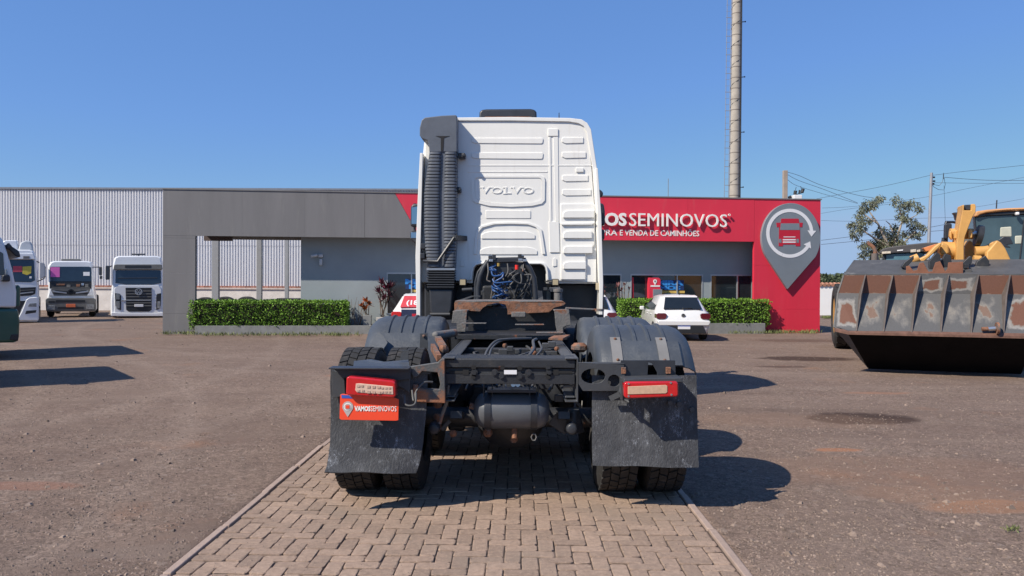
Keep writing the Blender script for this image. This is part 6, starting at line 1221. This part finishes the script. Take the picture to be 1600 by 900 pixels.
wcyl('cross_shaft', Z7(225, 680), Z7(410, 690), 1.75, .16, m_cat, 1.75); wcyl('cross_shaft', Z7(625, 705), Z7(780, 690), 1.75, .105, m_cat); wcyl('cross_shaft', Z7(605, 795), Z7(690, 800), 1.5, .085, m_cat); lp('lift_arm_gusset', [Z7(*p) for p in ((660, 665), (665, 635), (690, 630), (695, 650), (760, 625), (860, 575), (830, 620), (780, 670))], 1.75, .12, m_cat, .02)
lp('lift_arm', [Z7(*p) for p in ((755, 830), (765, 700), (800, 660), (885, 560), (935, 590), (985, 655), (1085, 870), (1085, 905), (740, 905))], 1.35, .16, m_cat, .03)
lp('arm_recess', [Z7(*p) for p in ((860, 865), (870, 800), (895, 790), (920, 805), (920, 865))], 1.335, .02, m_dark, .005)
lp('lift_arm', [Z7(*p) for p in ((-60, 850), (-20, 780), (60, 740), (150, 640), (215, 592), (245, 600), (220, 640), (130, 730), (60, 790), (-30, 850))], 1.3, .18, m_cat, .03); wcyl('tilt_ram', Z7(-120, 800), Z7(-40, 770), 1.3, .08, m_cat); lp('lift_arm', [Z7(*p) for p in ((215, 592), (260, 590), (330, 625), (330, 735), (240, 745), (215, 700))], 1.5, .3, m_cat, .05)
lp('orange_cover', [Z7(*p) for p in ((20, 655), (180, 605), (110, 690), (50, 695))], 1.5, .2, M('faded_orange_paint', (.55, .20, .07), .5), .01)
lp('boom_frame', [Z7(*p) for p in ((505, 825), (505, 640), (560, 560), (640, 610), (640, 760), (600, 830))], 2.1, .3, m_cat, .02)
lp('fender_lamp', [Z7(*p) for p in ((1085, 860), (1085, 840), (1160, 830), (1165, 860))], 1.9, .2, m_cat, .02)
# cab
YCB = 3.4
def cp(x, y): return Z7(x, y)
wg = M('loader_cab_glass', (.05, .085, .10), .05, var=.3, vs=1.5, spec=.8)
lp('cab_glass', [cp(*p) for p in ((610, 285), (700, 270), (1000, 255), (1500, 240), (1500, 870), (700, 870), (645, 640))], YCB, 1.5, wg, .04)
lp('cab_roof', [cp(*p) for p in ((630, 258), (640, 225), (760, 208), (1000, 188), (1550, 170), (1560, 205), (1010, 222), (760, 245), (690, 265), (660, 285), (620, 290))], YCB - .1, 1.8, M('faded_orange_roof', (.50, .25, .10), .5), .03)
lp('roof_front_trim', [cp(*p) for p in ((640, 262), (760, 245), (1010, 225), (1560, 207), (1560, 255), (1010, 268), (770, 280), (660, 300))], YCB - .05, .3, m_black, .02)
for pts in ([(610, 290), (628, 285), (665, 640), (655, 870), (640, 870), (640, 650)], [(1195, 320), (1215, 320), (1160, 800), (1145, 800)]): lp('cab_post', [cp(*p) for p in pts], YCB - .02, .1, m_black, .01)
lp('work_light', [cp(*p) for p in ((1105, 235), (1150, 232), (1152, 268), (1107, 272))], YCB - .16, .1, m_signwhite, .02)
lp('seat', [cp(*p) for p in ((920, 410), (1060, 400), (1065, 530), (915, 530))], YCB - .012, .3, M('pale_seat', (.42, .43, .36), .8), .03); lp('seat', [cp(*p) for p in ((1090, 510), (1190, 505), (1190, 612), (1092, 615))], YCB - .012, .3, bpy.data.materials['pale_seat'], .03)
lp('dashboard', [cp(*p) for p in ((900, 560), (960, 520), (1040, 525), (1080, 610), (1010, 620), (1060, 660), (900, 640))], YCB - .008, .3, m_black, .02)
lp('mirror_housing', [cp(*p) for p in ((272, 375), (300, 365), (358, 367), (356, 480), (300, 555), (266, 545))], 2.6, .12, m_black, .03)
m = MB(); m.tube([W.pt(*cp(280, 375), 2.65), W.pt(*cp(285, 352), 2.65), W.pt(*cp(370, 352), 2.8), W.pt(*cp(445, 368), 3.2)], .025, 8); m.tube([W.pt(*cp(250, 600), 2.7), W.pt(*cp(255, 545), 2.7), W.pt(*cp(290, 540), 2.7), W.pt(*cp(285, 600), 2.7)], .035, 8); m.cyl(W.pt(*cp(876, 195), YCB + .5), W.pt(*cp(882, 95), YCB + .5), .012, n=6); obj('mirror_bracket', m, m_black, ld)
lp('side_lamp', [cp(*p) for p in ((370, 240), (440, 235), (470, 260), (470, 320), (410, 332), (395, 265))], YCB - .4, .2, m_black, .02); lp('side_lamp_glass', [cp(*p) for p in ((435, 180), (475, 175), (475, 235), (440, 235))], YCB - .42, .2, m_lampgl, .02)
# body and wheels (mostly behind the bucket)
xc_ = W.pt(1347, 530, 2.0).x + 1.5; m = MB(); m.bb(xc_ - .6, xc_ + .6, 1.2, 4.2, .7, 1.35); m.bb(xc_ - .75, xc_ + .9, 3.2, 4.9, .7, 1.7); m.bb(xc_ - .7, xc_ + .9, 4.9, 7.4, .8, 2.1); obj('loader_frame', m, m_cat, ld, bevel=.06)
for yy in (2.7, 6.1):
    for xx in ((W.pt(1347, 530, 2.0).x + .28, W.pt(1347, 530, 2.0).x + 2.4) if yy < 4 else (W.pt(1303, 530, 5.4).x + .30, W.pt(1303, 530, 5.4).x + 2.5)):
        m = tyre_mb(.80, .55, 22, 2, bd=.05, chev=True); w_ = obj('tyre', m, m_tyre, ld, smooth=30); w_.location = (xx, yy, .78); m = MB(); m.lathe([(.45, -.24), (.42, 0), (.2, 0), (.02, 0)], (0, 0, 0), 'x', 28); obj('rim', m, m_cat, w_)
# small visible front tyre edge left of the bucket
# ================================================================== SECOND MACHINE BEHIND
Q = Frame((at(1412, 440, 21.5).x, 21.5, 0), radians(-29)); tr = thing('farm_tractor', 'dark blue glass cab machine with a rusty exhaust stack behind the loader bucket', 'tractor', Q.o, radians(-29))
Z8 = lambda x, y: (1340 + x / 11.25, 360 + y / 11.25)
def qp(nm, pts, off, dep, mt, bv=.02): m = MB(); m.prism([(lambda q: (q.x, q.z))(Q.pt(*p, off)) for p in pts], off, off + dep); return obj(nm, m, mt, tr, bevel=bv)
qp('cab_roof', [Z8(*p) for p in ((375, 405), (395, 350), (450, 320), (560, 292), (900, 245), (1200, 215), (1420, 210), (1420, 360), (1150, 380), (620, 400), (590, 420))], -.1, 1.8, M('dark_grey_roof', (.045, .042, .045), .6, var=.15), .03)
for a in ((425, 365, 585, 415), (930, 330, 1030, 390), (1040, 335, 1105, 385)): qp('roof_lamp', [Z8(a[0], a[1] + 10), Z8(a[2], a[1]), Z8(a[2], a[3] - 10), Z8(a[0], a[3])], -.14, .06, M('pale_roof_lamp', (.50, .44, .36), .3, var=.3, vs=30), .01)
qp('roof_badge', [Z8(695, 345), Z8(800, 335), Z8(800, 355), Z8(695, 365)], -.12, .05, m_signwhite, .004)
qp('cab_glass', [Z8(*p) for p in ((490, 420), (620, 402), (1150, 382), (1180, 440), (1180, 800), (490, 800))], 0, 1.5, M('teal_cab_glass', (.07, .15, .19), .08, var=.3, vs=2), .03)
qp('cab_post', [Z8(*p) for p in ((440, 420), (490, 420), (490, 800), (430, 800))], -.02, .15, m_black); qp('cab_post', [Z8(360, 470), Z8(378, 470), Z8(378, 800), Z8(360, 800)], -.1, .05, m_black); qp('side_mirror', [Z8(395, 485), Z8(440, 480), Z8(432, 690), Z8(388, 700)], -.1, .06, m_lampgl)
m = MB(); m.cyl(Q.pt(*Z8(300, 800), -1.0), Q.pt(*Z8(300, 405), -1.0), .085, n=18); obj('exhaust_muffler', m, M('dusty_grey_muffler', (.13, .11, .10), .8, var=.15), tr)
m = MB(); a = Q.pt(*Z8(308, 405), -1.0); m.tube([a, a + Vector((0, 0, .10)), a + Vector((-.06, 0, .19)), a + Vector((-.16, 0, .27)), a + Vector((-.20, 0, .32))], .05, 10); obj('exhaust_pipe', m, m_rust, tr)
zz0 = Q.pt(1400, 430, 0).z; m = MB(); m.bb(-.75, .85, -.1, 1.7, .7, zz0); m.bb(-.45, .45, -1.9, -.12, .7, 1.45); obj('machine_body', m, M('machine_dark_green', (.03, .05, .06), .5), tr, bevel=.05)
for xx in (-.9, .9): m = tyre_mb(.75, .45, 20, 2, bd=.05, chev=True); w_ = obj('tyre', m, m_tyre, tr, smooth=30); w_.location = (xx, 1.0, .75); m = tyre_mb(.5, .3, 18, 2, bd=.04, chev=True); w_ = obj('tyre', m, m_tyre, tr, smooth=30); w_.location = (xx * .8, -1.5, .5)
# ================================================================== BACKGROUND ON THE RIGHT
m = MB(); YW2 = 40.0; q0, q1 = at(1272, 445, YW2), at(1760, 445, YW2); zc_ = at(1298, 446.5, YW2).z
yw = thing('yard_wall', 'long low white yard wall with a red tiled cap beside the red pillar', 'wall', (q0.x, YW2, 0))
m = MB(); m.bb(0, 40, 0, .2, -.05, zc_); obj('wall_body', m, M('white_wall_paint', (.74, .735, .72), .85, var=.04, vs=.8, dirt=((.5, .45, .4), .62, .8, .3)), yw); m = MB(); m.bb(-.02, 40, -.06, .26, zc_ + .002, zc_ + .03); obj('wall_ledge', m, m_conc, yw); 
m = MB(); x = 0
while x < 40: m.cyl((x + .1, -.08, zc_ + .05), (x + .1, .28, zc_ + .09), .09, n=8); x += .21
o = obj('cap_tile', m, M('clay_cap_tile', (.42, .20, .13), .9, var=.2, island=.25), yw); o['kind'] = 'stuff'
# far wood on a low rise
rnd = random.Random(5); fm = MB(); YF = 150.0
def ridge(x): return 3.0 + 1.4 * mnoise.noise(Vector((x * .05, 1, 0))) + .8 * mnoise.noise(Vector((x * .17, 5, 0)))
for _ in range(26000):
    x = rnd.uniform(35, 150); h_ = ridge(x) * 1.35; dz_ = rnd.random() ** .7; y = YF + (dz_ * 14) + rnd.uniform(-2, 2); z = dz_ * h_ + .25 * mnoise.noise(Vector((x * .8, y, 3)))
    leaf(fm, (x, y, z), Vector((rnd.gauss(0, 1), rnd.gauss(-.3, .6), rnd.gauss(.3, .8))), Vector((rnd.gauss(0, 1), rnd.gauss(0, 1), 1)), rnd.uniform(.35, .8), rnd.uniform(.3, .6))
fm.loft([[(x, YF + 1 + 13 * t, ridge(x) * 1.25 * t - .3) for t in (0, .3, .6, .9, 1.0)] for x in range(35, 151, 3)], cap=False, closed=False)
o = obj('far_wood', fm, M('far_foliage', (.055, .075, .035), .8, var=.35, vs=.25, island=.4), smooth=0, fix=False); tag(o, 'dark green wooded rise far behind the yard wall', kind='stuff')
# eucalyptus
TD = 47.0; tb = at(1390, 480, TD); tree = thing('eucalyptus_tree', 'airy eucalyptus tree with open crown behind the loader', 'tree', (tb.x, TD, 0))
tl = lambda px, py, o=0: (lambda p: Vector((p.x - tb.x, o, p.z)))(at(px, py, TD + o))
limbs = [([(1390, 482), (1391, 440), (1394, 410), (1393, 388)], .20), ([(1393, 405), (1384, 375), (1372, 350), (1358, 330)], .11), ([(1393, 395), (1402, 370), (1410, 345), (1405, 325)], .10), ([(1394, 400), (1412, 380), (1430, 362)], .09), ([(1392, 415), (1375, 398), (1362, 385)], .09), ([(1388, 385), (1366, 372), (1345, 358), (1338, 352)], .07), ([(1372, 350), (1350, 335), (1345, 325)], .05), ([(1408, 350), (1425, 340), (1432, 336)], .05), ([(1392, 420), (1372, 412), (1360, 408)], .06), ([(1400, 376), (1390, 350), (1384, 345)], .05), ([(1365, 330), (1368, 315)], .04)]
m = MB()
for pts, r in limbs: P = [tl(*p, .4 * rnd.uniform(-1, 1) if i else 0) for i, p in enumerate(pts)]; m.tube(P, [r * (1 - .65 * i / (len(P) - 1)) for i in range(len(P))], 8)
obj('trunk', m, M('pale_eucalyptus_bark', (.30, .25, .20), .85, var=.2), tree)
clumps = [(1362, 318, 15, 9), (1349, 328, 10, 8), (1374, 310, 9, 7), (1343, 338, 9, 7), (1335, 352, 11, 9), (1330, 363, 7, 6), (1345, 358, 11, 7), (1402, 312, 9, 9), (1413, 322, 13, 9), (1425, 318, 9, 6), (1436, 326, 8, 6), (1408, 335, 10, 8), (1380, 360, 10, 7), (1400, 356, 8, 6), (1412, 342, 9, 8), (1425, 350, 12, 9), (1438, 355, 10, 8), (1420, 365, 13, 8), (1400, 366, 16, 9), (1384, 370, 14, 8), (1375, 378, 12, 8), (1362, 382, 12, 8), (1350, 384, 9, 7), (1366, 395, 13, 8), (1350, 398, 10, 8), (1375, 405, 14, 9), (1358, 410, 9, 8), (1392, 388, 13, 9), (1405, 382, 11, 8), (1370, 365, 9, 6), (1357, 345, 8, 5), (1340, 370, 6, 5), (1432, 368, 9, 6), (1350, 412, 8, 6), (1345, 345, 7, 5)]
lm = MB()
for (px, py, rx_c, ry_c) in clumps:
    k = TD / FPX; c = tl(px, py, rnd.uniform(-1.2, 1.2)); n_ = int(5.6 * rx_c * ry_c ** .5)
    for s_ in range(max(4, n_ // 9)):
        v = rvec(); cc = c + Vector((v.x * rx_c * k * .85, v.y * rx_c * k, v.z * ry_c * k * .85))
        for _ in range(9): dd = rvec() * .16; leaf(lm, cc + dd, Vector((rnd.gauss(0, .6), rnd.gauss(0, .6), -.55 + rnd.gauss(0, .5))), rvec(), rnd.uniform(.16, .28), rnd.uniform(.045, .08))
obj('crown', lm, M('eucalyptus_leaf', (.125, .135, .082), .5, var=.2, vs=1, island=.5), tree, smooth=0, fix=False)
# bushy tree low behind it
sb = at(1392, 480, 52); t2 = thing('bushy_tree', 'small dense olive green tree below the eucalyptus', 'tree', (sb.x, 52, 0)); lm = MB(); m = MB(); m.tube([(0, 0, 0), (.1, 0, 1.5), (0, 0, 3)], [.15, .12, .06], 8); obj('trunk', m, m_twig, t2)
for _ in range(2600):
    v = rvec(); q = at(1392 + v.x * 27, 402 + v.z * 26 - abs(v.x) * 0, 52); leaf(lm, (q.x - sb.x, v.y * 1.3, q.z + .3 * mnoise.noise(Vector((q.x * 2, v.y * 3, q.z * 2)))), rvec(), rvec(), rnd.uniform(.18, .32), rnd.uniform(.12, .2))
obj('crown', lm, M('olive_leaf', (.10, .095, .03), .6, island=.5), t2, smooth=0, fix=False)
# communication tower
YT = 45.0; cb_, ct = at(1147.5, 309, YT), at(1151.5, 0, YT); sl = (ct - cb_) / (ct.z - cb_.z); z_t = 19.5
pb = cb_ - sl * cb_.z; pt_ = cb_ + sl * (z_t - cb_.z); tw = thing('communication_tower', 'tall segmented concrete tower with a caged ladder rising behind the building', 'tower', (pb.x, pb.y, 0))
m = MB(); L0 = Vector((0, 0, 0)); dv = Vector((pt_.x - pb.x, 0, z_t)); rings = []
for i in range(2): rings.append([L0 + dv * i + Vector(((.32 - .05 * i) * cos(k / 16 * 2 * pi), (.32 - .05 * i) * sin(k / 16 * 2 * pi), 0)) for k in range(16)])
m.loft(rings); obj('tower_shaft', m, M('weathered_concrete', (.36, .325, .28), .9, var=.15, vs=2.5, bump=.3, bs=20, dirt=((.2, .18, .16), .60, 3, .2)), tw, smooth=60)
m = MB(); z = 3.0
while z < z_t:
    f = z / z_t; c = dv * f; m.lathe([(.332 - .05 * f, -.02), (.332 - .05 * f, .02)], c, 'z', 16); z += .62
obj('joint_bands', m, M('joint_band', (.22, .19, .165), .9), tw)
m = MB(); P = [dv * (i / 120) + Vector(((.34 - .05 * i / 120) * cos(i * .9), (.34 - .05 * i / 120) * sin(i * .9), 0)) for i in range(18, 121)]; m.tube(P, .012, 5); m.tube([(.28, -.26, 0), (dv.x + .22, -.21, z_t)], .03, 6); obj('cable', m, m_dark, tw)
m = MB(); lx0, lx1 = -.62, -.38
for lx in (lx0, lx1): m.tube([(lx, -.05, 0), (dv.x + lx + .05, -.05, z_t)], .017, 6)
z = 3.0
while z < z_t: f = z / z_t; m.bar((lx0 + dv.x * f, -.05, z), (-.25 + dv.x * f, -.05, z), .03, .03); z += 1.08
z = 3.0
while z < z_t: f = z / z_t; m.bar((lx0 + dv.x * f, -.05, z), (lx1 + dv.x * f, -.05, z), .015, .015); z += .36
obj('ladder', m, M('galvanised_ladder', (.30, .31, .33), .5, metal=.4), tw)
m = MB(); z = 4.0
while z < z_t: f = z / z_t; m.bar((.3 + dv.x * f, 0, z), (.5 + dv.x * f, 0, z + .02), .04, .04); m.ball((.5 + dv.x * f, 0, z + .02), .045, 8); z += 3.2
obj('step_bracket', m, m_dark, tw)
# poles and wires
m_wire = M('dark_wire', (.05, .055, .07), .6); m_cpole = M('concrete_pole', (.33, .27, .22), .9, var=.1)
pc_ = at(1226.5, 300, 36); cpole = thing('utility_pole', 'short concrete utility pole showing above the red fascia', 'pole', (pc_.x, 36, 0)); zt_p = at(1226.5, 266.5, 36).z
m = MB(); m.bb(-.095, .095, -.1, .1, 0, zt_p); obj('pole_shaft', m, m_cpole, cpole, bevel=.015)
tf = thing('transformer', 'pale transformer with dark bushings beside the concrete pole', 'transformer', (at(1244, 300, 36).x, 36, 0)); lo_ = lambda px, py: at(px, py, 36) - Vector((at(1244, 300, 36).x, 36, 0))
m = MB(); a, b = lo_(1237, 312), lo_(1250, 305.5); m.bb(a.x, b.x, -.3, .3, a.z, b.z); m.bb(-.03, .03, -.05, .05, 0, a.z); obj('tank_body', m, m_signwhite, tf, bevel=.03)
for px0, py0, px1, py1, r in ((1242, 304, 1243, 298, .075), (1248.5, 303, 1249.5, 297, .04), (1253, 301, 1255, 295, .075), (1232, 309, 1236, 307, .06)): m = MB(); m.cyl(lo_(px0, py0), lo_(px1, py1), r, n=10); obj('bushing', m, m_dark, tf)
m = MB(); m.cyl(lo_(1244, 304), lo_(1254, 301), .02, n=6); m.cyl(lo_(1243, 297), lo_(1244, 292), .012, n=6); m.cyl(lo_(1252, 295), lo_(1251, 291), .012, n=6); obj('bracket', m, m_dark, tf)
ps0, ps1 = at(1451, 385, 42), at(1455.5, 270, 42); base = ps0 - (ps1 - ps0) * (ps0.z / (ps1.z - ps0.z)); sp_ = thing('utility_pole', 'tall slender metal utility pole with insulators right of the eucalyptus', 'pole', (base.x, 42, 0))
m = MB(); m.tube([(0, 0, 0), (ps1.x - base.x, 0, ps1.z)], [.10, .075], 12); obj('pole_shaft', m, M('galvanised_pole', (.38, .38, .39), .4, metal=.5, var=.1), sp_)
l2 = lambda px, py: at(px, py, 42) - Vector((base.x, 42, 0))
m = MB(); m.tube([l2(1455, 284), l2(1459, 292), l2(1466, 296), l2(1475, 297), l2(1477, 288), l2(1475, 277)], .012, 5); m.tube([l2(1456, 288), l2(1468, 290), l2(1473, 283), l2(1474, 272)], .012, 5)
for px, py in ((1459, 277), (1459.5, 283), (1458, 287)): m.cyl(l2(px - 1.5, py), l2(px + 1.5, py), .045, n=8)
m.tube([l2(1475, 290), l2(1477, 345)], .008, 4); m.cyl(l2(1474.5, 270), l2(1474.5, 280), .012, n=6); obj('insulators', m, m_dark, sp_)
def wire(pts, Y, r=.011, label=None, n=[0]):
    P = [at(*p, Y + (p[0] - 1400) * .002) for p in pts]; out = []
    for i in range(len(P) - 1):
        a, b, c_, d = P[max(i - 1, 0)], P[i], P[i + 1], P[min(i + 2, len(P) - 1)]
        for k in range(6):
            t = k / 6; out.append(.5 * ((2 * b) + (c_ - a) * t + (2 * a - 5 * b + 4 * c_ - d) * t * t + (3 * b - a - 3 * c_ + d) * t ** 3))
    out.append(P[-1]); m = MB(); m.tube(out, r, 4); o = obj('overhead_wire', m, m_wire, smooth=0); tag(o, label, 'wire', 'overhead wires'); return o
wire([(1240, 318), (1300, 306), (1380, 291), (1453, 274)], 42, .012, 'thin wire rising from the red sign to the top of the metal pole')
wire([(1457, 274), (1500, 268.5), (1560, 262.5), (1620, 256)], 42, .012, 'topmost wire running right from the metal pole top')
wire([(1476, 277), (1540, 281.5), (1620, 282)], 42, .014, 'second wire running right from the metal pole insulators')
wire([(1460, 285.5), (1540, 286.5), (1620, 286.5)], 42, .011, 'third level wire running right from the metal pole')
wire([(1285, 325), (1340, 322), (1440, 309), (1520, 293), (1620, 273)], 44, .010, 'wire crossing the upper crown of the eucalyptus and passing behind the metal pole')
wire([(1231, 269), (1250, 275), (1285, 290), (1340, 305), (1365, 309)], 36.2, .011, 'top wire sloping from the concrete pole towards the eucalyptus')
wire([(1231, 273), (1248, 282), (1290, 297), (1340, 317)], 36.2, .011, 'middle wire sloping from the concrete pole towards the eucalyptus')
wire([(1231, 281), (1245, 290), (1290, 304), (1340, 318)], 36.2, .010, 'lowest wire sloping from the concrete pole towards the eucalyptus')
wire([(1283, 333.5), (1330, 326), (1400, 318)], 46, .010, 'faint wire from the red pillar edge below the tree top')
wire([(1283, 344.5), (1340, 345.5), (1440, 341), (1490, 340)], 46, .010, 'level wire behind the middle of the eucalyptus')
wire([(1283, 375.5), (1320, 371), (1360, 366), (1440, 357), (1475, 351)], 46, .016, 'upper of two thick dark wires low behind the eucalyptus')
wire([(1283, 382), (1330, 377.5), (1380, 372), (1440, 363), (1475, 360)], 46, .016, 'lower of two thick dark wires low behind the eucalyptus')
wire([(1500, 327), (1540, 321), (1580, 314), (1620, 307)], 46, .010, 'wire above the orange roof of the wheel loader')
# rooftop aerial
ra = at(1044, 309, 30); o = thing('roof_aerial', 'thin grey aerial mast on the dealership roof', 'aerial', (ra.x, 30, HT - .3)); m = MB(); m.cyl((0, 0, 0), (0, 0, at(1044, 279, 30).z - HT + .3), .012, n=6); m.cyl((-.04, 0, .9), (.04, 0, .9), .01, n=6); obj('mast', m, m_conc, o)
